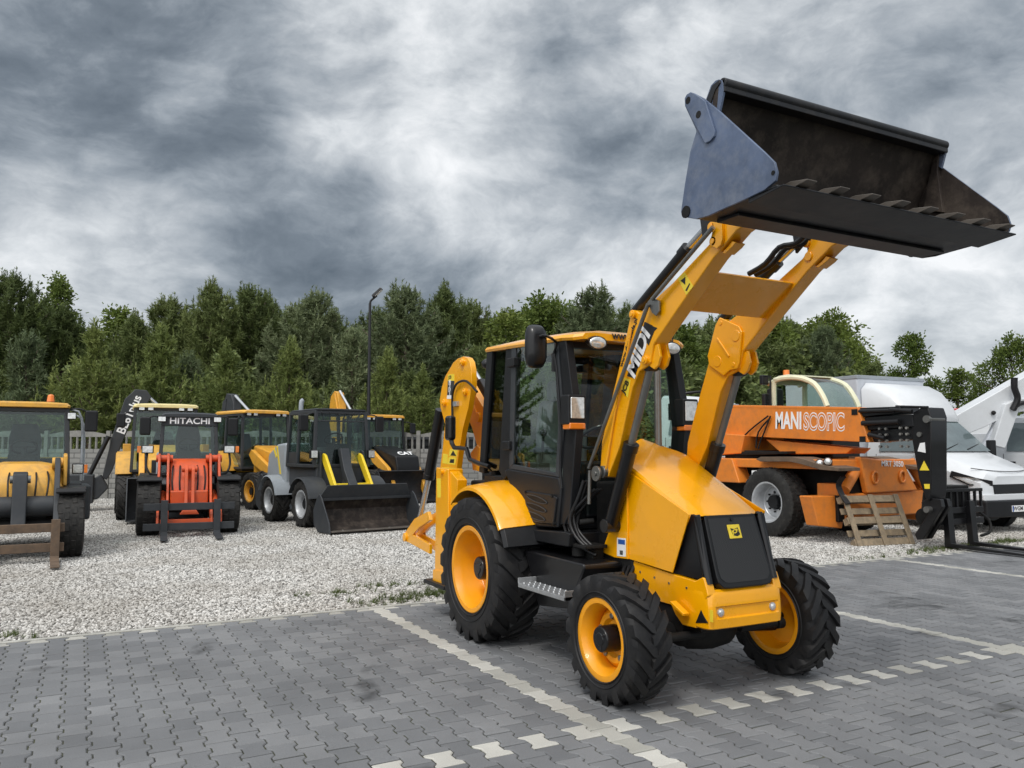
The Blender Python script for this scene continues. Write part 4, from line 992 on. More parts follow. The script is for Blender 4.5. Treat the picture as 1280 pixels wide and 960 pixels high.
# glass
b = MB(); b.prism([(1.204, 2.498), (0.94, 2.49), (1.059, 1.409), (1.393, 1.394)], CX - 0.03, CX - 0.024); b.build('rear_side_window', M['dglass'], J)
b = MB(); b.prism([(1.204, 2.498), (0.94, 2.49), (1.059, 1.409), (1.393, 1.394)], -CX + 0.03, -CX + 0.024); b.build('rear_side_window', M['dglass'], J)
b = MB()
ws = [(yf_[0][0] - 0.005, 2.39), (yf_[1][0] - 0.005, ap_m[1]), (yf_[2][0] + 0.01, 1.10)]
V4 = [[(-CX + 0.06, y, z), (0, y - 0.07, z), (CX - 0.06, y, z)] for y, z in ws]
b.loft(V4, cap=False, closed=False); b.build('windscreen', M['glass'], J, ang=80)
b = MB(); b.loft([[(-CX + 0.05, yr[0][0] - 0.01, 2.43), (CX - 0.05, yr[0][0] - 0.01, 2.43)], [(-CX + 0.05, yr[1][0] - 0.01, 1.46), (CX - 0.05, yr[1][0] - 0.01, 1.46)]], cap=False, closed=False); b.build('rear_window', M['glass'], J)
# door, one on each side
for s in (-1, 1):
    dm = MB()
    outer = [(0.818, 2.496), (0.053, 2.451), (-0.045, 1.772), (0.051, 1.376), (0.017, 1.286), (0.055, 0.994), (0.568, 0.97), (0.718, 1.157), (0.934, 1.35), (0.964, 1.466)]
    dx0, dx1 = s * (CX + 0.012), s * (CX - 0.012)
    # frame as four bars around the pane plus a lower panel
    o_ = [(0.818, 2.496), (0.065, 2.453), (-0.034, 1.766), (0.04, 1.377), (0.861, 1.427)]
    i_ = [(0.738, 2.46), (0.114, 2.424), (0.054, 1.768), (0.098, 1.412), (0.789, 1.465)]
    for a in range(5):
        c = (a + 1) % 5
        dm.prism([o_[a], o_[c], i_[c], i_[a]], dx0, dx1)
    door = dm.build('door', M['dgrey'], J, bev=0.006)
    b = MB(); b.prism([(0.76, 2.476), (0.089, 2.431), (0.036, 1.768), (0.08, 1.4), (0.81, 1.448)], s * (CX + 0.002), s * (CX - 0.004)); b.build('window', M['glass'], door)
    b = MB(); b.prism([(0.935, 1.412), (0.861, 1.427), (0.04, 1.377), (0.006, 1.287), (0.055, 0.994), (0.554, 0.965), (0.732, 1.169)], s * (CX + 0.02), s * (CX - 0.03)); lp = b.build('lower_panel', M['plastic'], door, bev=0.014)
    b = MB(); b.prism([(0.572, 1.257), (0.126, 1.245), (0.043, 1.225), (0.092, 1.016), (0.492, 1.003)], s * (CX + 0.034), s * CX); b.build('vent_panel', M['plastic'], door, bev=0.010)
    for y_, z_ in [(0.344, 1.197), (0.357, 1.131), (0.377, 1.063)]:
        b = MB(); k = [(y_ + 0.15 * math.cos(t), z_ + 0.018 * math.sin(t) + 0.02 * math.cos(t)) for t in np.linspace(0, 2 * PI, 20, endpoint=False)]
        b.prism(k, s * (CX + 0.0365), s * (CX + 0.02)); b.build('vent_slot', M['dark'], door, bev=0.003); b = MB(); b.tube([(s * (CX + 0.037), y_ + 0.158 * math.cos(t), z_ + 0.022 * math.sin(t) + 0.02 * math.cos(t)) for t in np.linspace(0, 2 * PI, 22)], 0.004, n=6); b.build('vent_rim', M['dgrey'], door)
    b = MB()
    for y_, z_ in [(0.487, 1.017), (0.087, 1.023), (0.109, 1.234), (0.527, 1.246)]: b.cyl((s * (CX + 0.042), y_, z_), (s * CX, y_, z_), 0.012, n=10)
    b.build('panel_bolt', M['dark'], door)
    for y_, z_ in [(0.78, 2.332), (0.867, 1.625)]:
        b = MB(); b.bb(s * (CX + 0.045), s * (CX - 0.01), y_ - 0.06, y_ + 0.07, z_ - 0.04, z_ + 0.04); b.build('hinge', M['satin'], door, bev=0.012)
    b = MB(); b.tube([(s * (CX + 0.05), y_, z_) for y_, z_ in [(0.037, 2.297), (0.002, 2.152), (-0.052, 1.723), (-0.038, 1.452), (-0.059, 1.303)]], 0.011); b.build('grab_rail', M['plastic'], door)
# sill under the door
b = MB(); b.prism([(0.51, 0.951), (-0.09, 0.979), (-0.157, 0.973), (-0.134, 0.872), (0.002, 0.869), (0.497, 0.869)], -0.60, 0.60); b.build('cab_sill', M['satin'], J, bev=0.01)
# inside: seat, console, wheel
b = MB()
b.loft([[(x, y + 0.0, z) for x, z in ((-0.24, 1.36), (0.24, 1.36), (0.25, 1.75), (0.21, 2.02), (-0.21, 2.02), (-0.25, 1.75))] for y in (0.86, 0.98)])
b.bb(-0.15, 0.15, 0.86, 0.95, 2.02, 2.20)
b.bb(-0.25, 0.25, 0.42, 0.96, 1.30, 1.43)
b.bb(-0.2, 0.2, 0.5, 0.9, 1.05, 1.32)
seat = b.build('seat', M['seatgrey'], J, bev=0.04, seg=3)
for s in (-1, 1):
    b = MB(); b.bb(s * 0.33, s * 0.25, 0.50, 0.88, 1.55, 1.61); b.build('armrest', M['seat'], seat, bev=0.02)
b = MB(); b.bb(-0.36, 0.36, -0.02, 0.16, 1.06, 1.50); b.bb(-0.10, 0.10, 0.05, 0.22, 1.06, 1.60); dash = b.build('dashboard', M['plastic'], J, bev=0.03)
b = MB(); cw = Vector((0, 0.30, 1.70)); rot = Matrix.Rotation(math.radians(-30), 3, 'X')
b.tube([cw + rot @ Vector((0.19 * math.cos(a), 0.19 * math.sin(a), 0)) for a in np.linspace(0, 2 * PI, 24)], 0.014)
b.cyl((0, 0.20, 1.50), cw, 0.03); b.bar(cw + rot @ Vector((-0.18, 0, 0)), cw + rot @ Vector((0.18, 0, 0)), 0.03, 0.012); b.build('steering_wheel', BK, J)
b = MB()
for s in (-1, 1):
    b.bb(s * 0.46, s * 0.34, 0.55, 1.15, 1.05, 1.48); b.cyl((s * 0.40, 0.6, 1.45), (s * 0.40, 0.56, 1.72), 0.012); b.ball((s * 0.40, 0.56, 1.73), 0.03)
b.build('lever_console', M['satin'], J, bev=0.02)

# lamps and mirrors
def disc(mb, c, nrm, r, t, sx=1.0):
    c = Vector(c); nrm = Vector(nrm).normalized(); u = nrm.cross(Vector((0, 0, 1))).normalized(); v = u.cross(nrm)
    ring = lambda k, rr: [c + nrm * k + u * (rr * sx * math.cos(a)) + v * (rr * math.sin(a)) for a in np.linspace(0, 2 * PI, 22, endpoint=False)]
    return mb.hull(ring(0, r), ring(t, r * 0.97))
for s in (-1, 1):
    c = Vector((s * 0.36, rfy - 0.06, 2.405)); nn_ = Vector((0, -1, -0.25)).normalized()
    b = MB(); b.loft([[c - nn_ * 0.10 + Vector((0.05 * math.cos(a), 0, 0.03 * math.sin(a))) for a in np.linspace(0, 2 * PI, 20, endpoint=False)], [c + Vector((0.085 * math.cos(a), 0, 0.052 * math.sin(a))) for a in np.linspace(0, 2 * PI, 20, endpoint=False)], [c + nn_ * 0.02 + Vector((0.085 * math.cos(a), 0, 0.052 * math.sin(a))) for a in np.linspace(0, 2 * PI, 20, endpoint=False)]])
    wl = b.build('work_lamp', BK, J)
    b = MB(); b.ball(c + nn_ * 0.018, 1, (0.076, 0.016, 0.045)); b.build('lens', M['lens'], wl)
    b = MB(); b.ball((s * 0.50, yr[0][0] + 0.07, 2.38), 1, (0.07, 0.06, 0.05)); b.build('work_lamp', BK, J)
    # head lamp on the windscreen pillar
    hx, hy, hz = s * 0.545, -0.19, 1.875
    b = MB(); b.bb(hx - 0.080, hx + 0.080, hy, hy + 0.12, hz - 0.10, hz + 0.125); b.cyl((s * 0.53, hy + 0.08, hz - 0.05), (s * 0.50, -0.03, hz - 0.10), 0.014)
    hl = b.build('headlamp', M['satin'], J, bev=0.022, seg=3)
    b = MB(); b.bb(hx - 0.060, hx + 0.060, hy - 0.006, hy + 0.01, hz - 0.055, hz + 0.105); b.build('lens', M['lens'], hl, bev=0.006)
    b = MB(); b.bb(hx - 0.072, hx + 0.072, hy - 0.004, hy + 0.10, hz - 0.135, hz - 0.085); b.build('indicator', M['amber'], hl, bev=0.010)
    # door mirror
    mx_ = s * 0.80; my, mz = [[(-0.015, 2.366)][0]][0]
    if s > 0: mx_, mz, my = 0.93, mz - 0.36, my + 0.02      # the far one hangs lower on its arm
    b = MB(); ov = lambda k, yy: [(mx_ + s * -0.085 * k * math.copysign(abs(math.cos(a)) ** 0.55, math.cos(a)), yy, mz + 0.165 * k * math.copysign(abs(math.sin(a)) ** 0.55, math.sin(a))) for a in np.linspace(0, 2 * PI, 28, endpoint=False)]
    b.loft([ov(0.55, my - 0.055), ov(0.85, my - 0.04), ov(1.0, my), ov(1.0, my + 0.02), ov(0.95, my + 0.03)]); mr_ = b.build('mirror', BK, J, ang=50)
    b = MB(); b.loft([ov(0.9, my + 0.029), ov(0.9, my + 0.033)]); b.build('mirror_glass', M['mirror'], mr_)
    b = MB(); b.tube([(mx_, my - 0.05, mz + 0.07), (mx_ - s * 0.04, my - 0.08, mz + 0.075), (s * 0.60, 0.02, mz + 0.05), (s * 0.585, 0.06, mz + 0.0), (s * 0.575, 0.10, mz - 0.04), (s * 0.57, 0.10, mz - 0.16)], 0.011, smooth=2); b.cyl((s * 0.572, 0.10, mz - 0.03), (s * 0.572, 0.10, mz - 0.17), 0.02); b.build('mirror_arm', BK, mr_)

# fenders, steps, tank
for s in (-1, 1):
    b = MB(); r1, r2 = 0.700, 0.686; rings = []
    for a in np.linspace(math.radians(33), math.radians(128), 20):
        k = 1.0 if a < 1.9 else 1.0 - 0.05 * (a - 1.9)
        q = lambda x, r: (s * x, RW[0] - r * k * math.cos(a), RW[1] + r * k * math.sin(a))
        rings.append([q(0.50, r1 + 0.03), q(0.62, r1 + 0.02), q(0.84, r1 - 0.012), q(0.872, r1 - 0.03), q(0.875, r1 - 0.055), q(0.862, r1 - 0.055), q(0.858, r1 - 0.035), q(0.83, r2 - 0.02), q(0.62, r2), q(0.50, r2)])
    b.loft(rings); b.build('fender', Y, J, ang=32)
    b = MB(); rings = []
    for a in np.linspace(math.radians(20), math.radians(33.5), 5):
        q = lambda x, r: (s * x, RW[0] - r * math.cos(a), RW[1] + r * math.sin(a))
        rings.append([q(0.50, r1 + 0.025), q(0.84, r1 - 0.02), q(0.865, r1 - 0.05), q(0.50, r1 - 0.05)])
    b.loft(rings); b.build('fender_flap', M['satin'], J, bev=0.004)
    b = MB()
    tk = [(0.428, 0.797), (-0.429, 0.789), (-0.438, 0.752), (-0.29, 0.53), (-0.257, 0.446), (0.214, 0.396), (0.313, 0.594)]
    b.prism(tk, s * 0.66, s * 0.24); b.build('fuel_tank', BK, J, bev=0.018, seg=3)
    b = MB(); (y0, z0), (y1, z1) = [(0.24, 0.536), (-0.439, 0.604)]
    b.bb(s * 0.82, s * 0.66, y1, y0, 0.545, 0.575); b.bb(s * 0.82, s * 0.66, y0 - 0.012, y0, 0.545, 0.615); b.bb(s * 0.82, s * 0.66, y1, y1 + 0.012, 0.545, 0.615)
    for k in range(9):
        for j in range(3): b.cyl((s * (0.69 + 0.05 * j), y1 + 0.05 + k * (y0 - y1 - 0.1) / 8, 0.574), (s * (0.69 + 0.05 * j), y1 + 0.05 + k * (y0 - y1 - 0.1) / 8, 0.586), 0.012, 0.008, 8)
    b.build('step', M['alu'], J, bev=0.004)

# ------------------------------------------------------------------ loader arms
AI, AO = 0.34, 0.46
arm = [(-0.354, 1.462), (-0.378, 1.648), (-0.488, 1.916), (-0.655, 2.292), (-0.735, 2.502), (-0.8, 2.548), (-0.854, 2.524), (-0.978, 2.575), (-1.205, 2.67), (-1.55, 2.844), (-1.586, 2.876), (-1.616, 2.923), (-1.604, 2.995), (-1.647, 3.034), (-1.748, 2.997), (-1.851, 2.937), (-1.862, 2.891), (-1.79, 2.871), (-1.59, 2.751), (-1.232, 2.477), (-0.997, 2.292), (-0.97, 2.219), (-0.96, 2.172), (-0.916, 2.149), (-0.836, 2.123), (-0.753, 2.014), (-0.595, 1.612), (-0.454, 1.395), (-0.384, 1.388)]
plate = [(-0.72, 2.515), (-0.768, 2.553), (-0.831, 2.537), (-0.996, 2.442), (-1.013, 2.402), (-0.991, 2.206), (-0.956, 2.156), (-0.823, 2.118), (-0.696, 2.225), (-0.678, 2.272)]
platei = [(-0.78, 2.564), (-0.838, 2.538), (-0.974, 2.472), (-1.004, 2.427), (-0.974, 2.212), (-0.948, 2.168), (-0.876, 2.163), (-0.809, 2.127), (-0.658, 2.218), (-0.643, 2.292), (-0.736, 2.516)]
kp = [(-0.786, 2.523), (-0.917, 2.192)]; tp_ = [(-1.607, 2.846), (-1.592, 2.939)]; bp0 = [(-0.415, 1.429)][0]
for s in (-1, 1):
    b = MB(); b.prism(arm, s * AO, s * AI)
    A = b.build('loader_arm', Y, J, bev=0.010)
    b = MB(); b.prism(platei, s * AI, s * (AI - 0.018)); b.build('knee_plate', Y, A, bev=0.006)
    b = MB()
    for (u, v), r in (([(-0.945, 2.406)][0], 0.042), ([(-0.75, 2.239)][0], 0.042), ([(-0.792, 2.52)][0], 0.018), ([(-0.914, 2.2)][0], 0.018)):
        b.cyl((s * (AI - 0.012), u, v), (s * (AI - 0.023), u, v), r)
    (u0, v0), (u1, v1) = [(-0.755, 2.411), (-0.876, 2.262)]; b.bar((s * (AI - 0.018), u0, v0), (s * (AI - 0.018), u1, v1), 0.016, 0.016)
    b.build('knee_boss', Y, A, bev=0.004)
    b = MB()
    for u, v in list(kp) + list(tp_):
        b.cyl((s * (AO + 0.022), u, v), (s * (AI - 0.01), u, v), 0.030, n=18); b.cyl((s * (AO + 0.03), u, v), (s * AO, u, v), 0.018, n=12)
    b.build('pivot_pin', Y, A, bev=0.003)
    b = MB(); b.cyl((s * (AO + 0.03), *bp0), (s * (AI - 0.03), *bp0), 0.045); b.build('arm_pivot', M['steel'], A, bev=0.004)
    # bracket at the arm tip
    b = MB(); b.prism([(-1.588, 2.859), (-1.611, 2.917), (-1.599, 2.995), (-1.649, 3.021), (-1.688, 2.952), (-1.692, 2.844), (-1.677, 2.809), (-1.642, 2.792), (-1.601, 2.816)], s * (AO + 0.022), s * AO); b.build('tip_bracket', Y, A, bev=0.004)
    b = MB(); b.prism([(-1.726, 2.826), (-1.692, 2.8), (-1.636, 2.773), (-1.663, 2.762), (-1.731, 2.791), (-1.758, 2.809)], s * 0.44, s * 0.36); b.build('stop_block', Y, A, bev=0.004)
    # knee fork carrying the ram
    b = MB(); b.prism([(-0.902, 2.272), (-1.023, 2.291), (-1.046, 2.203), (-1.019, 2.147), (-0.977, 2.124), (-0.891, 2.17)], s * 0.445, s * 0.425); b.prism([(-0.902, 2.272), (-1.023, 2.291), (-1.046, 2.203), (-1.019, 2.147), (-0.977, 2.124), (-0.891, 2.17)], s * 0.375, s * 0.355); b.build('ram_fork', Y, A, bev=0.004)
    # lift ram
    lp0 = [(-0.4, -0.393, 1.042)][0]; lp1 = [(-0.4, -0.655, 1.623)][0]; lp2 = [(-0.4, -0.892, 2.165)][0]
    fx = lambda p: (s * 0.40, p[1], p[2])
    b = MB(); b.cyl(fx(lp0), fx(lp1), 0.050, n=24); d = (Vector(fx(lp1)) - Vector(fx(lp0))).normalized(); b.cyl(Vector(fx(lp1)) - d * 0.05, Vector(fx(lp1)) + d * 0.012, 0.056, n=24)
    b.cyl((s * 0.46, lp0[1], lp0[2]), (s * 0.33, lp0[1], lp0[2]), 0.05); L = b.build('lift_ram', BK, J, bev=0.003)
    b = MB(); b.cyl(fx(lp1), fx(lp2), 0.027); b.build('ram_rod', M['steel'], L); b = MB(); b.cyl((s * 0.36, lp2[1], lp2[2]), (s * 0.44, lp2[1], lp2[2]), 0.045); b.build('ram_eye', M['satin'], L)
    # bucket ram along the top of the arm
    q0, q1, q2 = [(-0.4, -0.711, 2.55), (-0.4, -1.281, 2.882), (-0.4, -1.546, 3.019)]
    b = MB(); b.cyl(fx(q0), fx(q1), 0.036, n=24); d = (Vector(fx(q1)) - Vector(fx(q0))).normalized(); b.cyl(Vector(fx(q1)) - d * 0.06, Vector(fx(q1)) + d * 0.01, 0.044, n=24); L = b.build('bucket_ram', BK, J)
    b = MB(); b.cyl(fx(q1), fx(q2), 0.022); b.build('ram_rod', M['chrome'], L)
    # levelling linkage on the outside of the arm
    l0, l1, l2, l3 = [(-0.5, -0.278, 1.455), (-0.5, -1.003, 2.557), (-0.5, -1.047, 2.582), (-0.5, -1.639, 2.922)]
    fo = lambda p: (s * 0.505, p[1], p[2])
    b = MB(); b.cyl(fo(l0), fo(l1), 0.014); b.cyl(fo(l2), fo(l3), 0.014); L = b.build('levelling_rod', M['steel'], J)
    b = MB(); b.prism([(-0.973, 2.574), (-1.017, 2.599), (-1.101, 2.564), (-1.099, 2.495), (-1.065, 2.468), (-1.023, 2.496)], s * 0.492, s * 0.478); b.build('rocker', M['steel'], L, bev=0.003)
    b = MB(); dc = [(-0.5, -0.382, 1.417)][0]; b.cyl((s * 0.52, dc[1], dc[2]), (s * 0.50, dc[1], dc[2]), 0.055, n=24); b.cyl((s * 0.53, dc[1], dc[2]), (s * 0.49, dc[1], dc[2]), 0.018); b.build('pivot_disc', M['steel'], L, bev=0.003)
    b = MB(); a0, a1 = [(-0.5, -0.289, 1.438), (-0.5, -0.275, 1.193)][0:2]; b.cyl(fo(a0), fo(a1), 0.013); b.build('lower_link', M['steel'], L)
b = MB()
cpl = [(-1.463, 2.705), (-1.184, 2.51)]
(ya, za), (yb, zb) = cpl
b.hull([(-AI, ya, za), (AI, ya, za), (AI, ya - 0.012, za - 0.014), (-AI, ya - 0.012, za - 0.014)], [(-AI, yb, zb), (AI, yb, zb), (AI, yb - 0.012, zb - 0.014), (-AI, yb - 0.012, zb - 0.014)])
b.build('cross_plate', Y, J, bev=0.004)

# stickers on the near arm
X0 = -AO - 0.0016
def strip(pts_, mat, name, parent, x=X0):
    b = MB(); b.prism(pts_, x, x + 0.001); return b.build(name, mat, parent)
armo = [o for o in J.children if o.name.startswith('loader_arm')][0]
def ptext(s, pa, pb, size, mat, parent, x, **k):
    """lettering on the near side running from pa towards pb (y, z)"""
    d = Vector((0, pb[0] - pa[0], pb[1] - pa[1]))
    return text(s, (x, pa[0], pa[1]), d, (-1, 0, 0), size, mat, parent, **k)
strip([(-0.699, 2.101), (-0.781, 2.078), (-0.992, 2.416), (-0.906, 2.455)], M['label_black'], 'sticker', armo)
strip([(-0.617, 2.012), (-0.652, 2.1), (-0.74, 2.07), (-0.705, 1.95)], M['label_yellow'], 'sticker', armo)
strip([(-0.946, 2.287), (-1.008, 2.376), (-1.042, 2.393), (-0.957, 2.426), (-0.903, 2.335)], M['label_black'], 'sticker', armo, X0 - 0.0006)
a_, c_ = [(-0.736, 2.098), (-0.953, 2.438)]; ptext('MIDI', a_, c_, 0.172, M['label_white'], armo, X0 - 0.0016, off=0.006, sx=1.0, shear=0.15)
a_, c_ = [(-0.654, 1.987), (-0.712, 2.072)]; ptext('JCB', a_, c_, 0.062, M['label_black'], armo, X0 - 0.0016, off=0.002)
a_, c_ = [(-0.629, 2.175), (-0.789, 2.45)]; ptext('www.duetduda.pl', a_, c_, 0.048, M['label_black'], armo, X0 - 0.001, off=0.001, sx=1.08)
ws_ = strip([(-1.253, 2.687), (-1.324, 2.715), (-1.404, 2.608), (-1.335, 2.564)], M['label_yellow'], 'warning_sticker', armo)
b = MB(); b.prism([(-1.284, 2.666), (-1.331, 2.683), (-1.329, 2.631)], X0 - 0.0012, X0 - 0.0005); b.build('warning_symbol', M['label_black'], ws_)
b = MB(); b.prism([(-1.328, 2.596), (-1.368, 2.635), (-1.375, 2.628), (-1.343, 2.588)], X0 - 0.0012, X0 - 0.0005); b.build('warning_symbol', M['label_black'], ws_)

# ------------------------------------------------------------------ bucket
BX = 0.945
b = MB()
shell_o = [(-2.557, 2.834), (-2.481, 2.836), (-2.336, 2.825), (-2.176, 2.817), (-1.992, 2.822), (-1.895, 2.858), (-1.957, 3.201), (-2.011, 3.303), (-2.066, 3.437), (-2.124, 3.51), (-2.179, 3.518)]
shell_i = [(-2.552, 2.847), (-2.481, 2.852), (-2.336, 2.841), (-2.176, 2.84), (-2.005, 2.851), (-1.942, 2.886), (-1.995, 3.18), (-2.049, 3.28), (-2.102, 3.405), (-2.147, 3.475), (-2.184, 3.499)]
prof = shell_o + shell_i[::-1]
b.prism(prof, -BX + 0.01, BX - 0.01)
bucket = b.build('bucket', [M['buckout'], M['buckin']], J, bev=0.003)
# paint the inner skin with the worn steel
me = bucket.data
ci = np.array(shell_i); 
for p in me.polygons:
    c = p.center
    if abs(p.normal.x) < 0.5:
        di = min(((ci[:-1] + ci[1:]) / 2 - np.array((c.y, c.z)))[k] @ ((ci[:-1] + ci[1:]) / 2 - np.array((c.y, c.z)))[k] for k in range(len(ci) - 1))
        so_ = np.array(shell_o); do = min(((so_[:-1] + so_[1:]) / 2 - np.array((c.y, c.z)))[k] @ ((so_[:-1] + so_[1:]) / 2 - np.array((c.y, c.z)))[k] for k in range(len(so_) - 1))
        p.material_index = 1 if di < do else 0
side = [(-1.965, 3.535), (-1.985, 3.523), (-2.067, 3.461), (-2.174, 3.356), (-2.487, 3.025), (-2.549, 2.955), (-2.564, 2.901), (-2.553, 2.862), (-2.481, 2.838), (-2.333, 2.826), (-2.176, 2.819), (-2.085, 2.813), (-1.992, 2.82), (-1.882, 2.861), (-1.869, 2.891), (-1.906, 3.038), (-1.954, 3.202), (-1.964, 3.221), (-2.005, 3.296), (-2.005, 3.307), (-1.918, 3.474), (-1.916, 3.518), (-1.933, 3.534)]
side = [p for i, p in enumerate(side)]
rear = [(-2.067, 3.459), (-2.106, 3.518), (-2.143, 3.531), (-2.167, 3.527), (-2.191, 3.513), (-2.2, 3.492), (-2.201, 3.451), (-2.168, 3.354)]
lug_ = [(-1.988, 3.521), (-2.008, 3.509), (-2.095, 3.43), (-2.106, 3.4), (-2.163, 3.245), (-2.156, 3.217), (-2.125, 3.202), (-2.088, 3.202), (-2.028, 3.306), (-1.941, 3.461), (-1.94, 3.505), (-1.956, 3.521)]
for s in (-1, 1):
    b = MB(); b.prism(side, s * BX, s * (BX - 0.016)); S = b.build('side_plate', [M['bluegrey'], M['buckin']], bucket, bev=0.003)
    for p in S.data.polygons:
        if p.normal.x * s < -0.5: p.material_index = 1
    b = MB(); b.prism(rear, s * (BX - 0.018), s * (BX - 0.034)); b.build('rear_ear', M['bluegrey'], S, bev=0.003)
    b = MB(); b.prism(lug_, s * (BX + 0.014), s * BX); b.build('pivot_lug', M['bluegrey'], S, bev=0.003)
    b = MB()
    for u, v in [(-1.962, 3.486), (-2.043, 3.376)]: b.cyl((s * (BX + 0.0155), u, v), (s * (BX + 0.010), u, v), 0.020, n=16)
    u, v = [(-1.915, 2.879)][0]; b.cyl((s * (BX + 0.006), u, v), (s * BX, u, v), 0.034, n=14)
    u, v = [(-2.542, 2.904)][0]; b.cyl((s * (BX + 0.002), u, v), (s * BX, u, v), 0.012, n=12)
    b.build('pin_hole', M['dark'], S)
    # clam joint rib on the inside of the side plate
    rib = [(-2.171, 3.509), (-2.144, 3.513), (-2.038, 3.121), (-2.172, 3.07), (-2.147, 3.346)] if True else None
    b = MB(); b.prism(rib, s * (BX - 0.016), s * (BX - 0.045)); b.build('joint_rib', M['buckin'], S, bev=0.003)
b = MB(); t0 = [(-2.19, 3.496)][0]; b.cyl((-BX + 0.02, *t0), (BX - 0.02, *t0), 0.030); b.bb(-BX + 0.02, BX - 0.02, t0[0] - 0.02, t0[0] + 0.05, t0[1] - 0.05, t0[1] + 0.02); b.build('top_lip', M['buckout'], bucket, bev=0.005)
e0, e1 = [(-2.562, 2.844), (-2.444, 2.835)]
d = Vector((0, e1[0] - e0[0], e1[1] - e0[1])).normalized(); up_ = Vector((0, -d.z, d.y)); up_ = up_ if up_.z > 0 else -up_
b = MB(); c0 = Vector((0, *e0)); b.hull([(x, *(c0 - d * 0.03 + up_ * k).yz) for x, k in ((-BX + .012, -0.016), (BX - .012, -0.016), (BX - .012, -0.008), (-BX + .012, -0.008))], [(x, *(c0 + d * 0.20 + up_ * k).yz) for x, k in ((-BX + .012, -0.024), (BX - .012, -0.024), (BX - .012, 0.0), (-BX + .012, 0.0))]); b.build('cutting_edge', M['buckout'], bucket, bev=0.003)
b = MB(); f0 = [(-2.205, 2.819)][0]; f1 = [(-2.042, 2.82)][0]
b.hull([(-BX + .1, f0[0], f0[1] - 0.004), (BX - .1, f0[0], f0[1] - 0.004), (BX - .1, f0[0], f0[1] - 0.02), (-BX + .1, f0[0], f0[1] - 0.02)], [(-BX + .1, f1[0], f1[1]), (BX - .1, f1[0], f1[1]), (BX - .1, f1[0], f1[1] - 0.02), (-BX + .1, f1[0], f1[1] - 0.02)]); b.build('wear_strip', M['buckout'], bucket, bev=0.003)
for k in range(8):
    x = -0.80 + k * 1.60 / 7; c = Vector((x, *e0)) - d * 0.02
    b = MB(); wd = 0.042
    r = lambda q, hw, lo, hi: [(x - hw, *(c + d * q + up_ * lo).yz), (x + hw, *(c + d * q + up_ * lo).yz), (x + hw, *(c + d * q + up_ * hi).yz), (x - hw, *(c + d * q + up_ * hi).yz)]
    b.loft([r(0.16, wd, 0.0, 0.03), r(0.03, wd, -0.004, 0.034), r(-0.065, wd * 0.8, 0.006, 0.012)]); b.build('tooth', M['tooth'], bucket, bev=0.004)
b = MB()
for s in (-1, 1):
    for q in (0.06, -0.06):
        b.prism([(-1.506, 2.887), (-1.475, 3.088), (-1.626, 3.108), (-1.692, 3.03), (-1.586, 2.943)], s * 0.40 + q - 0.012, s * 0.40 + q + 0.012)
b.build('bucket_bracket', M['buckout'], bucket, bev=0.004)

# hoses
b = MB()
for k, off in enumerate((0.0, 0.06)):
    b.tube([(0.17 + off, *[(-1.241, 2.784)][0]), (0.19 + off, *[(-1.374, 2.829)][0]), (0.22 + off, *[(-1.47, 2.922)][0]), (0.26 + off, *[(-1.56, 2.93)][0]), (0.28 + off, *[(-1.614, 2.965)][0]), (0.28 + off, *[(-1.623, 3.011)][0])], 0.018)
b.build('bucket_hose', M['hose'], J)
b = MB()
for k, (px_, dx) in enumerate(((0, 0), (1, -0.03), (2, 0.03))):
    b.tube([(-0.47 + dx, -0.20, 1.36), (-0.50 + dx, -0.16, 1.22), (-0.53 + dx, -0.10, 1.10 - 0.03 * k), (-0.52 + dx, -0.16, 0.95), (-0.47 + dx, -0.26, 0.86)], 0.014)
    b.tube([(-0.44 + dx, -0.30, 1.30), (-0.50 + dx, -0.15, 1.14 + 0.02 * k), (-0.53 + dx, -0.02, 1.02), (-0.50 + dx, -0.12, 0.90), (-0.45, -0.28, 0.82)], 0.012)
b.build('hydraulic_hose', M['hose'], J)
b = MB(); b.bb(-0.56, -0.36, -0.30, -0.08, 0.87, 0.895); b.cyl((-0.50, -0.12, 0.80), (-0.50, -0.12, 0.90), 0.05); b.bb(-0.46, -0.36, -0.25, 0.0, 0.78, 0.88); b.cyl((-0.50, -0.14, 1.05), (-0.40, -0.18, 1.06), 0.022); b.build('valve_block', M['dark'], J, bev=0.006)
b = MB(); b.bb(-0.33, 0.33, -0.56, -0.10, 0.70, 1.35); b.build('engine', M['dark'], J, bev=0.02)

b = MB()
b.cyl((-0.20, -0.98, 0.62), (-0.20, -0.62, 0.66), 0.05); b.cyl((-0.26, -1.05, 0.52), (0.26, -1.05, 0.52), 0.035); b.bb(-0.29, -0.18, -0.60, -0.40, 0.55, 0.80); b.ball((-0.18, -0.90, 0.36), 0.10, (1, 1, 0.9), 8); b.ball((0.18, -0.90, 0.36), 0.10, (1, 1, 0.9), 8)
b.build('axle_casting', M['dark'], J, bev=0.006)
b = MB()
for k in range(3): b.tube([(-0.30, -0.55 + 0.05 * k, 0.78), (-0.40 - 0.03 * k, -0.60, 0.66), (-0.44, -0.75, 0.56), (-0.40, -0.88, 0.50)], 0.012)
b.build('steering_hose', M['hose'], J)
b = MB()
for y_, z_ in [(-0.631, 0.737), (-0.791, 0.72), (-0.944, 0.704), (-1.121, 0.699)]: b.cyl((-0.321, y_, z_), (-0.31, y_, z_), 0.009, n=6)
b.build('panel_bolt', M['steel'], J)
# two more pipes running up the loader arm and a clamp on each
b = MB(); b.tube([(-0.475, *p) for p in [(-0.447, 1.441), (-0.562, 1.827), (-0.702, 2.201), (-0.772, 2.417)]], 0.007, n=6); b.build('arm_pipe', Y, armo)
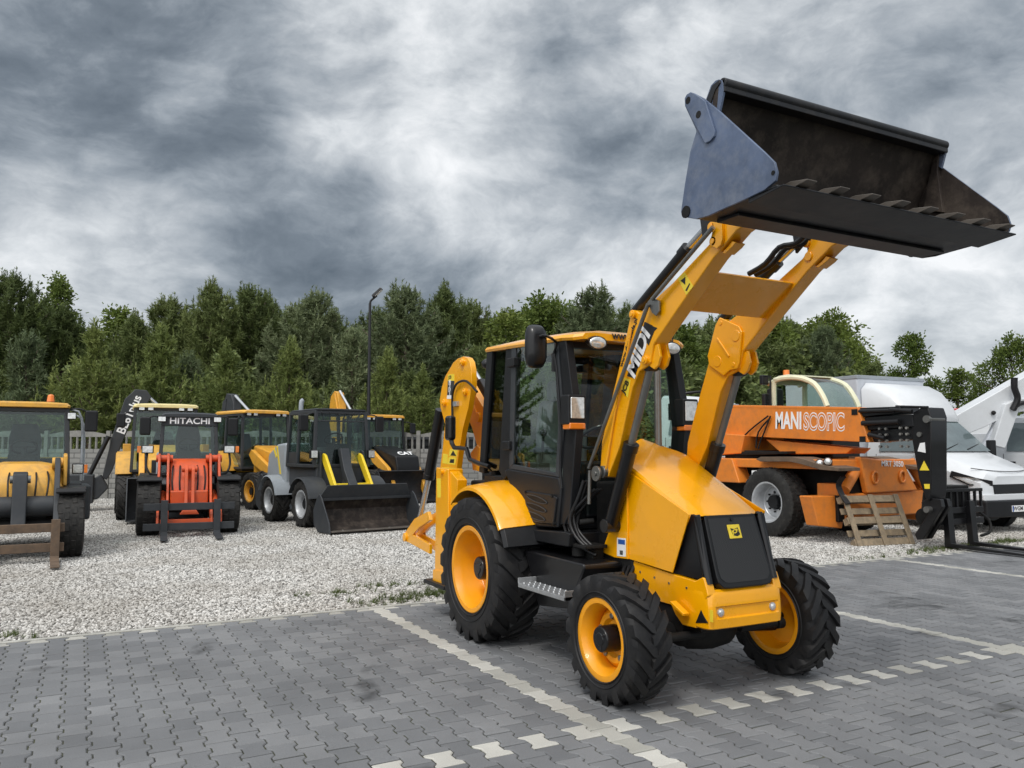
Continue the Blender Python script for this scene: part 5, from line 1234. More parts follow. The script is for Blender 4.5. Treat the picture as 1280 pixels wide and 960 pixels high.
# ------------------------------------------------------------------ digging arm folded up behind the cab
BXn = -0.48
boom = [(2.58, 1.341), (2.5, 1.599), (2.442, 1.855), (2.559, 2.027), (2.584, 2.112), (2.533, 2.244), (2.451, 2.347), (2.238, 2.477), (2.13, 2.507), (1.995, 2.514), (1.901, 2.492), (1.845, 2.447), (1.807, 2.366), (1.797, 2.224), (1.877, 1.995), (2.005, 1.788), (2.097, 1.543), (2.172, 1.288), (2.187, 0.97), (2.427, 0.954)]
b = MB(); b.prism(boom, BXn, BXn + 0.06)
bm_ = b.build('boom', Y, J, bev=0.006)
b = MB()
for u, v in [(1.994, 2.454), (1.925, 2.155), (2.436, 2.075)]: b.cyl((BXn - 0.03, u, v), (BXn + 0.10, u, v), 0.038); b.cyl((BXn - 0.04, u, v), (BXn, u, v), 0.02)
b.build('pivot_pin', Y, bm_, bev=0.004)
sx_ = BXn - 0.0012
strip([(2.368, 2.365), (2.206, 2.356), (2.205, 2.286), (2.371, 2.299)], M['label_yellow'], 'sticker', bm_, sx_)
strip([(2.371, 2.299), (2.205, 2.286), (2.223, 2.141), (2.385, 2.151)], M['dgrey'], 'sticker', bm_, sx_)
strip([(2.385, 2.151), (2.223, 2.141), (2.233, 2.105), (2.395, 2.114)], M['label_white'], 'sticker', bm_, sx_)
for ch, (u, v) in zip('MIDI', [(2.342, 2.275), (2.321, 2.238), (2.345, 2.202), (2.324, 2.164)]): text(ch, (sx_ - 0.001, u, v), (0, -1, 0), (-1, 0, 0), 0.065, M['label_white'], bm_, off=0.003)
text('JCB', (sx_ - 0.001, [(2.347, 2.33)][0][0], [(2.347, 2.33)][0][1]), (0, -1, 0), (-1, 0, 0), 0.045, M['label_black'], bm_, off=0.001)
for pp in ([(2.305, 1.599), (2.108, 1.591), (2.136, 1.519), (2.334, 1.526)], [(2.334, 1.518), (2.136, 1.511), (2.174, 1.439), (2.363, 1.444)], [(2.479, 1.55), (2.355, 1.542), (2.363, 1.444), (2.498, 1.45)]): strip(pp, M['label_yellow'], 'warning_sticker', bm_, sx_)
b = MB(); b.prism([(2.225, 1.583), (2.146, 1.527), (2.294, 1.53)], sx_ - 0.0006, sx_); b.prism([(2.293, 1.494), (2.194, 1.495), (2.203, 1.455), (2.313, 1.457)], sx_ - 0.0006, sx_); b.build('warning_symbol', M['label_black'], bm_)
b = MB(); b.bb(BXn - 0.03, BXn, *sorted(([(2.202, 2.051)][0][0], [(2.085, 2.045)][0][0])), [(2.162, 2.025)][0][1], [(2.163, 2.073)][0][1]); b.build('hose_clamp', M['alu'], bm_)
b = MB(); b.tube([(BXn - 0.03, *p) for p in [(2.178, 1.727), (2.181, 1.929), (2.183, 2.139), (2.087, 2.245), (1.898, 2.263), (1.752, 2.214), (1.61, 2.135)]], 0.012); b.build('boom_hose', M['hose'], bm_)
dip = [(2.38, 2.294), (2.302, 2.188), (2.038, 1.993), (2.074, 1.849), (2.146, 1.591), (2.221, 1.64), (2.337, 1.815), (2.456, 1.944)]
b = MB(); b.prism(dip, -0.22, -0.12); b.prism(dip, -0.05, 0.05); b.bb(-0.12, -0.05, *sorted((dip[2][0], dip[6][0])), dip[6][1], dip[1][1]); dp = b.build('dipper', Y, J, bev=0.005)
b = MB(); u, v = [(2.163, 1.917)][0]; b.cyl((-0.25, u, v), (0.08, u, v), 0.055); b.bar((-0.228, *[(2.278, 2.045)][0]), (-0.228, *[(2.182, 1.934)][0]), 0.02, 0.02); b.build('pivot_pin', Y, dp, bev=0.004)
b = MB(); b.prism([(2.335, 1.558), (2.183, 1.64), (2.109, 1.607), (2.089, 1.366), (2.275, 1.378)], -0.24, -0.10); b.build('kingpost', Y, J, bev=0.01)
b = MB(); q0, q1, q2 = [(-0.3, 2.17, 2.406), (-0.3, 1.963, 2.259), (-0.3, 1.732, 2.071)]; b.cyl(q1, q2, 0.05); L = b.build('dipper_ram', BK, J); b = MB(); b.cyl([(-0.28, 2.174, 2.399)][0], [(-0.28, 1.824, 2.124)][0], 0.026); b.build('ram_rod', M['chrome'], L)
# boom ram behind the boom
r0_, r1_, r2_ = [(-0.36, 2.831, 2.024), (-0.36, 3.157, 1.28), (-0.36, 3.433, 0.774)]
b = MB(); b.cyl(r0_, r1_, 0.06, n=24); d = (Vector(r1_) - Vector(r0_)).normalized(); b.cyl(Vector(r1_) - d * 0.05, Vector(r1_) + d * 0.01, 0.066, n=24); L = b.build('boom_ram', BK, J, bev=0.003)
b = MB(); b.cyl(r1_, r2_, 0.032); b.build('ram_rod', M['chrome'], L)
lk = [(3.717, 0.567), (3.63, 0.657), (3.361, 0.824), (3.011, 0.919), (2.986, 0.808), (3.262, 0.716), (3.453, 0.619), (2.981, 0.567), (2.979, 0.464), (3.501, 0.533), (3.652, 0.518)]
b = MB()
lk1 = [(3.73, 0.556), (3.655, 0.646), (3.385, 0.813), (2.989, 0.92), (2.92, 0.83), (3.239, 0.727), (3.478, 0.607)]; lk2 = [(3.678, 0.534), (3.504, 0.641), (2.937, 0.572), (2.935, 0.469), (3.551, 0.528)]
b.prism(lk1, -0.44, -0.40); b.prism(lk2, -0.438, -0.402); b.prism(lk1, -0.32, -0.28); b.prism(lk2, -0.318, -0.282); u, v = [(3.653, 0.582)][0]; b.cyl((-0.46, u, v), (-0.26, u, v), 0.05); b.build('bucket_link', Y, J, bev=0.006)
# rear frame and stabilisers
rf = [(1.793, 1.302), (1.781, 0.404)]
yb0 = [(2.014, 0.26)][0][0]
b = MB(); b.bb(-0.72, 0.72, yb0 - 0.62, yb0 - 0.45, 0.45, 1.05); b.bb(-0.55, 0.20, yb0 - 0.5, yb0 - 0.15, 0.55, 0.95); b.build('rear_frame', M['dark'], J, bev=0.01)
for s in (-1, 1):
    b = MB(); pr = [(2.077, 1.419), (1.88, 1.415), (1.779, 1.005), (1.752, 0.446), (2.077, 0.403), (2.108, 0.983)]
    pr = [(2.097, 1.419), (1.804, 1.409), (1.77, 0.443), (2.117, 0.413)]
    b.prism(pr, s * 0.72, s * 0.56); S = b.build('stabiliser', Y, J, bev=0.012)
    b = MB(); pr = [(2.137, 0.426), (1.752, 0.46), (1.75, 0.336), (2.135, 0.296)]; b.prism(pr, s * 0.73, s * 0.55); b.build('stabiliser_sleeve', Y, S, bev=0.006)
    b = MB(); yy = [(2.256, 0.271), (1.75, 0.307)]; b.bb(s * 0.78, s * 0.50, yy[1][0], yy[0][0], yy[1][1] - 0.02, yy[1][1] + 0.02); b.build('stabiliser_foot', M['satin'], S, bev=0.01)
    b = MB(); pr = [(1.85, 1.408), (1.627, 1.309), (1.659, 1.013), (1.618, 0.651), (1.817, 0.554)]; b.prism(pr, s * 0.70, s * 0.60); b.build('stabiliser_bracket', Y, S, bev=0.006)
    b = MB()
    for u, v in [(1.893, 0.391), (1.93, 1.376)]: b.cyl((s * 0.745, u, v), (s * 0.70, u, v), 0.025)
    b.build('stabiliser_pin', Y, S)
strip([(2.07, 1.311), (1.971, 1.314), (1.968, 1.13), (2.056, 1.126)], M['label_yellow'], 'warning_sticker', J, -0.7215)
b = MB()
for k in range(4):
    b.tube([(-0.62 + 0.03 * k, *[(2.097, 1.371)][0]), (-0.63 + 0.02 * k, *[(2.094, 1.175)][0]), (-0.62, *[(1.996, 1.064)][0]), (-0.5, *[(1.825, 0.998)][0])], 0.014)
b.build('rear_hose', M['hose'], J)
b = MB(); b.bb(-0.68, -0.58, *sorted(([(2.123, 1.331)][0][0], [(1.89, 1.338)][0][0])), [(1.984, 1.25)][0][1], [(1.986, 1.374)][0][1]); b.build('valve_cap', M['steel'], J, bev=0.006)
# rear mirror on a cranked black arm
b = MB(); my, mz = [(1.852, 1.798)][0]; b.bb(-0.70, -0.62, my - 0.02, my + 0.10, mz - 0.12, mz + 0.12); R_ = b.build('mirror', BK, J, bev=0.03, seg=3)
b = MB(); b.tube([(-0.66, my + 0.02, mz - 0.11), (-0.66, my - 0.06, mz - 0.19), (-0.62, my - 0.25, mz - 0.20), (-0.60, my - 0.28, mz - 0.30), (-0.56, my - 0.6, mz - 0.36)], 0.022, smooth=2); b.build('mirror_arm', BK, R_)
b = MB()
b.bb(-0.50, 0.45, yr[1][0] + 0.05, yr[1][0] + 0.35, 0.85, 1.30); b.bb(-0.40, 0.1, yr[1][0] + 0.02, yr[1][0] + 0.12, 1.25, 1.45); b.build('rear_valve_chest', M['dark'], J, bev=0.02)

# ------------------------------------------------------------------ shared vehicle pieces
def simple_wheel(root, c, R, W, rim, side, mt, mr, lugs=16, lugh=0.03, dlt=0.5, dish=0.02, label=None, rz=0.0, blocky=False):
    if blocky:
        b = MB(); h = W / 2
        b.lathe([(-h * 0.85, rim - 0.01), (-h * 0.95, rim + 0.03), (-h, rim + (R - rim) * 0.55), (-h * 0.97, R - 0.06), (-h * 0.86, R - 0.012), (-h * 0.5, R), (h * 0.5, R), (h * 0.86, R - 0.012), (h * 0.97, R - 0.06), (h, rim + (R - rim) * 0.55), (h * 0.95, rim + 0.03), (h * 0.85, rim - 0.01)], n=56, closed=True)
        for i in range(lugs):                                     # shallow block tread
            for k, x in enumerate((-0.72, -0.25, 0.25, 0.72)):
                a = 2 * PI * (i + 0.5 * (k % 2)) / lugs; t = 2 * PI / lugs * 0.34
                q = lambda r, tt, xx: (xx, r * math.cos(a + tt), r * math.sin(a + tt))
                r1 = R + 0.014 if abs(x) < 0.5 else R + 0.004
                b.hull([q(R - 0.03, -t, (x - 0.19) * h), q(R - 0.03, t, (x - 0.15) * h), q(R - 0.03, t, (x + 0.19) * h), q(R - 0.03, -t, (x + 0.15) * h)], [q(r1, -t * .9, (x - 0.17) * h), q(r1, t * .9, (x - 0.14) * h), q(r1, t * .9, (x + 0.17) * h), q(r1, -t * .9, (x + 0.14) * h)])
    else:
        b = tyre_mb(R, W, rim, lugs, lugh, dlt)
    t = b.build('wheel', mt, root, ang=30, label=label); t.location = c; t.rotation_euler = (0, 0, rz + (PI if side > 0 else 0))
    rim_mb(rim, W, 0, dish, rim * 0.3).build('rim', mr, t, ang=40)
    b = MB(); b.cyl((dish + 0.02, 0, 0), (dish - 0.10, 0, 0), rim * 0.36, rim * 0.33, 24)
    for k in range(8): b.cyl((dish - 0.02, rim * 0.5 * math.cos(k * PI / 4), rim * 0.5 * math.sin(k * PI / 4)), (dish - 0.06, rim * 0.5 * math.cos(k * PI / 4), rim * 0.5 * math.sin(k * PI / 4)), 0.018, n=8)
    b.build('hub', M['satin'], t)
    return t

def cab(root, xw, y0, y1, z0, z1, frame, roofm, waist=None, xt=None, rake=0.10, seat=M['seat'], thick=0.07, roofz=0.10, over=0.08, bars=False, front_split=False, beacon=None):
    """glazed cab: frame, roof, panes, seat, wheel; front at y0 (smaller y)"""
    xt = xw - 0.05 if xt is None else xt; waist = z0 + (z1 - z0) * 0.33 if waist is None else waist
    P = lambda sx, y, z: (sx * (xw + (xt - xw) * max(0, (z - waist) / (z1 - waist))), y + (rake * (z - z0) / (z1 - z0) if y == y0 else -rake * 0.4 * (z - z0) / (z1 - z0) if y == y1 else 0), z)
    b = MB(); ym = y0 + (y1 - y0) * 0.62; t = thick
    for s in (-1, 1):
        for y in (y0, ym, y1):
            lo, hi = Vector(P(s, y, z0)), Vector(P(s, y, z1)); b.bar(lo, hi, t, t, (0, 1, 0))
        for y_a, y_b in ((y0, ym), (ym, y1)):
            for z in (z1 - t / 2, z0 + t / 2): b.bar(P(s, y_a, z), P(s, y_b, z), t * 0.9, t, (0, 0, 1))
    for y in (y0, y1):
        for z in (z0 + t / 2, z1 - t / 2): b.bar(P(-1, y, z), P(1, y, z), t * 0.9, t)
    if front_split: b.bar(P(0.12, y0, z0), P(0.12, y0, z1), t * 0.8, t * 0.8, (0, 1, 0))
    if bars:
        for k in range(6): b.bar((-xt + 0.1 + k * (2 * xt - 0.2) / 5, y0 + 0.02, z1 - 0.02), (-xt + 0.2 + k * (2 * xt - 0.4) / 5, y0 + rake + 0.06, z1 - 0.20), 0.03, 0.03)
        b.bar(P(-1, y0, z1 - 0.22), P(1, y0, z1 - 0.22), 0.03, 0.03)
    b.build('cab_frame', frame, root, bev=0.012)
    q = lambda s_, y, z: Vector(P(s_, y, z))
    def pane(name, pts_):
        c = MB(); n_ = (Vector(pts_[1]) - Vector(pts_[0])).cross(Vector(pts_[2]) - Vector(pts_[0])).normalized() * 0.003
        c.hull([Vector(p) - n_ for p in pts_], [Vector(p) + n_ for p in pts_]); return c.build(name, M['glass'], root)
    pane('windscreen', [q(-0.96, y0, z0 + t), q(0.96, y0, z0 + t), q(0.96, y0, z1 - t), q(-0.96, y0, z1 - t)])
    pane('rear_window', [q(-0.96, y1, waist), q(0.96, y1, waist), q(0.96, y1, z1 - t), q(-0.96, y1, z1 - t)])
    for s in (-1, 1):
        pane('side_window', [q(s * 0.985, y0 + 0.04, z0 + t + 0.05), q(s * 0.985, ym - 0.03, z0 + t + 0.05), q(s * 0.985, ym - 0.03, z1 - t), q(s * 0.985, y0 + rake, z1 - t)])
        pane('side_window', [q(s * 0.985, ym + 0.03, waist), q(s * 0.985, y1 - 0.04, waist), q(s * 0.985, y1 - rake * 0.4 - 0.03, z1 - t), q(s * 0.985, ym + 0.03, z1 - t)])
        c = MB(); c.prism([(ym + 0.03, z0 + t), (y1 - 0.02, z0 + t), (y1 - 0.04, waist - 0.01), (ym + 0.03, waist - 0.01)], s * (xw - 0.03), s * xw); c.build('cab_side_panel', frame, root, bev=0.006)
    c = MB(); c.bb(-xw + 0.05, xw - 0.05, y1 - 0.06, y1 - 0.02, z0 + t, waist); c.bb(-xw + 0.03, xw - 0.03, y0 + 0.05, y1 - 0.06, z0 - 0.05, z0 + 0.02); c.build('cab_floor', M['satin'], root)
    c = MB(); ya, yb = y0 + rake - over - 0.03, y1 + over * 0.5
    rr = lambda y, z, w_, h_: [(-w_, y, z), (-w_ - 0.01, y, z + h_ * 0.4), (-w_ * 0.94, y, z + h_ * 0.85), (-w_ * 0.5, y, z + h_), (w_ * 0.5, y, z + h_), (w_ * 0.94, y, z + h_ * 0.85), (w_ + 0.01, y, z + h_ * 0.4), (w_, y, z)]
    c.loft([rr(ya, z1 + 0.01, xt, roofz * 0.6), rr(ya + 0.08, z1, xt + over * 0.5, roofz), rr(yb - 0.08, z1, xt + over * 0.5, roofz), rr(yb, z1 + 0.01, xt, roofz * 0.6)])
    rf = c.build('roof', roofm, root, ang=30)
    if beacon:
        c = MB(); bx, by = beacon; c.cyl((bx, by, z1 + roofz - 0.01), (bx, by, z1 + roofz + 0.03), 0.06, 0.07); bc = c.build('beacon_base', M['satin'], rf)
        c = MB(); c.cyl((bx, by, z1 + roofz + 0.03), (bx, by, z1 + roofz + 0.13), 0.062, 0.05); c.ball((bx, by, z1 + roofz + 0.13), 0.05, (1, 1, 0.6)); c.build('beacon', M['amber'], rf)
    c = MB(); sy = y1 - 0.35; c.bb(-0.24, 0.24, sy - 0.45, sy + 0.05, z0 + 0.30, z0 + 0.42); c.loft([[(x, yy, z) for x, z in ((-0.23, z0 + 0.36), (0.23, z0 + 0.36), (0.25, z0 + 0.75), (0.19, z0 + 1.02), (-0.19, z0 + 1.02), (-0.25, z0 + 0.75))] for yy in (sy - 0.02, sy + 0.10)]); c.bb(-0.18, 0.18, sy - 0.4, sy, z0, z0 + 0.3); c.build('seat', seat, root, bev=0.03)
    c = MB(); wy = y0 + 0.42; cw_ = Vector((0, wy, z0 + 0.62)); R3 = Matrix.Rotation(math.radians(-35), 3, 'X')
    c.tube([cw_ + R3 @ Vector((0.19 * math.cos(a), 0.19 * math.sin(a), 0)) for a in np.linspace(0, 2 * PI, 20)], 0.016); c.cyl((0, y0 + 0.25, z0), cw_, 0.04); c.bar(cw_ + R3 @ Vector((-0.18, 0, 0)), cw_ + R3 @ Vector((0.18, 0, 0)), 0.03, 0.015); c.bb(-0.22, 0.22, y0 + 0.10, y0 + 0.28, z0, z0 + 0.50); c.build('steering_wheel', M['satin'], root)
    return rf

def lamp(root, c, sx, sz, depth=0.10, mat=None, amber=False, name='headlamp'):
    b = MB(); x, y, z = c; b.bb(x - sx / 2, x + sx / 2, y, y + depth, z - sz / 2, z + sz / 2); h = b.build(name, M['satin'], root, bev=0.015)
    b = MB(); b.bb(x - sx * 0.42, x + sx * 0.42, y - 0.006, y + 0.01, z - sz * 0.40, z + sz * 0.40); b.build('lens', M['lens'], h, bev=0.004)
    if amber:
        b = MB(); b.bb(x + amber * sx * 0.55, x + amber * sx * 0.85, y + 0.005, y + depth, z - sz * 0.4, z + sz * 0.4); b.build('indicator', M['amber'], h, bev=0.005)
    return h

def side_mirror(root, c, arm_to, w_=0.18, h_=0.32):
    b = MB(); x, y, z = c; b.bb(x - w_ / 2, x + w_ / 2, y - 0.04, y + 0.04, z - h_ / 2, z + h_ / 2); m_ = b.build('mirror', M['satin'], root, bev=0.03, seg=3)
    b = MB(); b.tube([(x, y, z + h_ * 0.3), ((x + arm_to[0]) / 2, y - 0.02, z + h_ * 0.55), arm_to], 0.014); b.build('mirror_arm', M['satin'], m_)
    return m_

def loader_base(root, tr, wb, R, W, rim, mt, mr, body, hoodm, cabm, roofm, cabz=(1.02, 2.42), xw=0.62, beacon=None, bars=False, y_cab=(0.62, 1.92), lugs=18, blocky=True, fend=True, frontm=None):
    for s in (-1, 1):
        for y in (0, wb): simple_wheel(root, (s * tr, y, R - 0.015), R, W, rim, s, mt, mr, lugs=lugs if blocky else 16, blocky=blocky, lugh=0.032)
    b = MB(); b.bb(-0.38, 0.38, -0.05, wb + 0.6, R - 0.05, R + 0.30); b.cyl((-tr, 0, R), (tr, 0, R), 0.11); b.cyl((-tr, wb, R), (tr, wb, R), 0.11); b.bb(-0.5, 0.5, 0.35, wb - 0.2, R - 0.1, R + 0.4); b.build('chassis', M['dark'], root, bev=0.015)
    b = MB()
    hood = [(y_cab[1] + 0.02, R + 0.35), (y_cab[1] + 0.02, 1.55), (wb + 0.5, 1.50), (wb + 0.75, 1.38), (wb + 0.80, R + 0.30)]
    b.prism(hood, -0.60, 0.60); b.build('engine_hood', hoodm, root, bev=0.05, seg=3)
    b = MB(); b.bb(-xw, xw, y_cab[0] + 0.02, y_cab[1], R + 0.38, cabz[0] - 0.02); b.build('cab_base', body, root, bev=0.03)
    if fend:
        for s in (-1, 1):
            for y in (0, wb):
                b = MB(); x0, x1 = s * (tr - W * 0.52), s * (tr + W * 0.52); zf = R * 2 + 0.035
                b.prism([(y - 0.34, zf - 0.03), (y - 0.30, zf + 0.02), (y + 0.42, zf + 0.04), (y + 0.56, zf - 0.12), (y + 0.56, zf - 0.15), (y + 0.41, zf + 0.012), (y - 0.29, zf - 0.008), (y - 0.33, zf - 0.06)], x0, x1); b.bb(x1, x1 - s * 0.02, y - 0.33, y + 0.42, zf - 0.08, zf + 0.01)
                b.build('fender', M['satin'] if y == 0 else (frontm or M['satin']), root, bev=0.008)
    return cab(root, xw, y_cab[0], y_cab[1], cabz[0], cabz[1], cabm, roofm, beacon=beacon, bars=bars, rake=0.10)

def fork_frame(root, y, zb, zt, w_, mat, tines, tl=1.1, mt=None):
    b = MB(); b.bb(-w_, w_, y - 0.03, y + 0.03, zb, zb + 0.13); fr = b.build('carriage_bar', mat, root, bev=0.008)
    b = MB(); b.bb(-w_, w_, y - 0.03, y + 0.03, zt - 0.13, zt); b.build('carriage_bar', mat, root, bev=0.008)
    for x in tines:
        b = MB(); prof = [(y - 0.035, zt + 0.06), (y - 0.09, zt + 0.06), (y - 0.09, 0.10), (y - 0.14, 0.075), (y - 0.09 - tl, 0.055), (y - 0.09 - tl, 0.035), (y - 0.06, 0.035), (y - 0.035, 0.06)]
        b.prism(prof, x - 0.06, x + 0.06); b.build('fork', mt or mat, root, bev=0.006)

# ------------------------------------------------------------------ yellow wheel loader at the left edge
gx, gy = [(-2.738, 9.796)][0]
V = thing('wheel_loader', 'ochre yellow wheel loader with an amber beacon and a rusty fork frame', 'wheel loader', (gx - 0.70, gy + 0.20, 0), 0.03); V.scale = (0.94, 0.94, 0.95)
VY = M['volvo']
loader_base(V, 0.70, 2.1, 0.51, 0.40, 0.27, M['rubberold'], VY, VY, VY, M['dgrey'], VY, beacon=(0.36, 1.35), cabz=(1.10, 2.37), xw=0.66, y_cab=(0.75, 2.0))
b = MB(); arch = lambda y, z0, z1, w_: [(-w_, y, z0), (-w_, y, z1 - 0.10), (-w_ * 0.8, y, z1 - 0.02), (-w_ * 0.4, y, z1 + 0.03), (w_ * 0.4, y, z1 + 0.03), (w_ * 0.8, y, z1 - 0.02), (w_, y, z1 - 0.10), (w_, y, z0)]
b.loft([arch(0.74, 0.75, 1.46, 0.64), arch(0.45, 0.75, 1.42, 0.62), arch(0.20, 0.75, 1.18, 0.60), arch(0.14, 0.75, 1.05, 0.58)])
b.build('front_cowl', VY, V, bev=0.05, seg=3)
b = MB(); b.cyl((-0.60, -0.10, 0.80), (0.60, -0.10, 0.80), 0.16, n=24); b.build('cross_tube', M['dgrey'], V)
for s in (-1, 1):
    b = MB(); b.prism([(0.45, 1.50), (0.30, 1.55), (0.10, 1.40), (-0.35, 0.80), (-0.72, 0.42), (-0.72, 0.20), (-0.55, 0.20), (-0.20, 0.62), (0.25, 1.10), (0.50, 1.35)], s * 0.46, s * 0.54); A_ = b.build('loader_arm', M['dgrey'], V, bev=0.012)
    b = MB(); b.cyl((s * 0.42, 0.36, 1.46), (s * 0.58, 0.36, 1.46), 0.09); b.build('arm_pivot', VY, A_, bev=0.005)
    b = MB(); b.prism([(0.55, 1.0), (0.20, 1.10), (0.22, 1.58), (0.40, 1.62), (0.58, 1.50)], s * 0.58, s * 0.64); b.build('arm_tower', VY, V, bev=0.02)
b = MB(); b.prism([(0.0, 1.28), (-0.10, 1.34), (-0.24, 1.30), (-0.30, 1.15), (-0.34, 0.75), (-0.42, 0.52), (-0.32, 0.48), (-0.20, 0.62), (-0.14, 0.95), (0.02, 1.15)], -0.10, 0.10); tl_ = b.build('tilt_lever', M['dgrey'], V, bev=0.02)
b = MB(); b.cyl((-0.14, -0.16, 1.22), (0.14, -0.16, 1.22), 0.06); b.cyl((0, -0.12, 1.24), (0, 0.5, 1.20), 0.05); b.build('tilt_ram', M['steel'], V)
b = MB()
for s in (-0.5, -0.2, 0.25, 0.45): b.tube([(s * 0.8, 0.35, 1.32), (s * 0.85, 0.10, 1.20), (s * 0.8, -0.05, 0.95), (s * 0.7, -0.02, 0.70)], 0.014)
b.build('loader_hose', M['hose'], V)
fork_frame(V, -0.72, 0.16, 0.58, 0.62, M['rust'], (-0.45, 0.50), tl=0.9)
for s in (-1, 1):
    lamp(V, (s * 0.80, 0.55, 1.36), 0.17, 0.17, amber=s); lamp(V, (s * 0.68, 0.72, 2.24), 0.14, 0.12, name='work_lamp')
    side_mirror(V, (s * 0.98, 0.80, 2.16), (s * 0.66, 0.85, 2.36), 0.20, 0.36)
    b = MB(); b.tube([(s * 0.86, 0.9, 1.15), (s * 0.84, 0.9, 2.2), (s * 0.66, 0.95, 2.35)], 0.02); b.tube([(s * 0.90, 1.15, 1.15), (s * 0.88, 1.15, 2.1), (s * 0.68, 1.15, 2.3)], 0.02); b.build('grab_rail', M['grey'], V)
b = MB(); b.bb(0.70, 1.05, 1.5, 2.5, 0.45, 1.05); b.build('side_tank', M['dgrey'], V, bev=0.04)

# ------------------------------------------------------------------ orange wheel loader with grey forks
V = thing('wheel_loader', 'red orange wheel loader with a grey pallet fork and a dark cab', 'wheel loader', (-0.80, 12.75, 0), -0.08)
RO = M['redorange']
rf = loader_base(V, 0.70, 2.1, 0.51, 0.42, 0.27, M['rubberold'], M['grey'], M['grey'], M['grey'], M['dgrey'], M['dgrey'], cabz=(1.08, 2.24), xw=0.54, y_cab=(0.70, 1.95))
text('HITACHI', (0, 0.728, 2.165), (1, 0, 0), (0, -1, 0), 0.17, M['label_white'], rf, align='CENTER', off=0.003, sx=1.15)
b = MB(); b.bb(-0.52, 0.52, 0.735, 0.775, 2.07, 2.25); b.build('visor', M['dgrey'], rf, bev=0.01)
for s in (-1, 1):
    for k, x in enumerate((0.36, 0.52)):
        b = MB(); b.prism([(0.46, 1.42), (0.38, 1.52), (0.20, 1.50), (0.02, 1.15), (-0.28, 0.62), (-0.66, 0.40), (-0.70, 0.22), (-0.55, 0.20), (-0.20, 0.42), (0.28, 0.80), (0.48, 1.20)], s * x, s * (x + 0.045)); A_ = b.build('loader_arm', RO, V, bev=0.010)
    b = MB(); b.cyl((s * 0.30, 0.34, 1.42), (s * 0.60, 0.34, 1.42), 0.07); b.build('arm_pivot', RO, V)
    b = MB(); b.cyl((s * 0.46, 0.30, 0.75), (s * 0.46, -0.25, 0.60), 0.06); b.build('lift_ram', RO, V)
b = MB(); b.prism([(0.60, 0.60), (0.60, 1.42), (0.36, 1.36), (0.02, 0.98), (-0.08, 0.60)], -0.345, 0.345); b.build('front_frame', RO, V, bev=0.02)
b = MB(); b.bb(-0.34, 0.34, -0.20, 0.02, 0.56, 0.82); b.build('arm_cross_member', RO, V, bev=0.03)
b = MB(); b.prism([(0.10, 1.22), (-0.02, 1.30), (-0.14, 1.22), (-0.26, 0.80), (-0.40, 0.45), (-0.32, 0.40), (-0.18, 0.66), (-0.02, 1.05)], -0.09, -0.03); b.prism([(0.10, 1.22), (-0.02, 1.30), (-0.14, 1.22), (-0.26, 0.80), (-0.40, 0.45), (-0.32, 0.40), (-0.18, 0.66), (-0.02, 1.05)], 0.03, 0.09); b.cyl((-0.14, -0.02, 1.22), (0.14, -0.02, 1.22), 0.06); b.cyl((0, 0, 1.22), (0, 0.5, 1.16), 0.055); b.build('tilt_lever', RO, V, bev=0.01)
b = MB(); b.hull([(-0.17, -0.42, 0.40), (0.17, -0.42, 0.40), (0.17, -0.62, 0.40), (-0.17, -0.62, 0.40)], [(-0.03, -0.45, 0.60), (0.03, -0.45, 0.60), (0.03, -0.52, 0.60), (-0.03, -0.52, 0.60)]); b.bb(-0.5, 0.5, -0.66, -0.58, 0.22, 0.32); b.build('quick_coupler', RO, V, bev=0.01)
b = MB()
for s in (-0.28, -0.16, 0.14, 0.26): b.tube([(s, 0.45, 1.30), (s * 1.05, 0.20, 1.24), (s * 1.1, 0.02, 1.0), (s, -0.05, 0.72)], 0.015)
b.build('loader_hose', M['hose'], V)
fork_frame(V, -0.72, 0.13, 0.62, 0.78, M['dgrey'], (-0.43, 0.47), tl=0.85)
for s in (-1, 1):
    lamp(V, (s * 0.76, 0.62, 1.60), 0.22, 0.16, amber=s); lamp(V, (s * 0.52, 0.66, 2.20), 0.16, 0.11, name='work_lamp')
    side_mirror(V, (s * 0.82, 0.72, 2.06), (s * 0.54, 0.76, 2.22), 0.20, 0.36)
    b = MB(); b.tube([(s * 0.76, 0.70, 1.55), (s * 0.78, 0.62, 1.30), (s * 0.70, 0.55, 1.12), (s * 0.55, 0.6, 1.10)], 0.022); b.build('lamp_bracket', M['satin'], V)

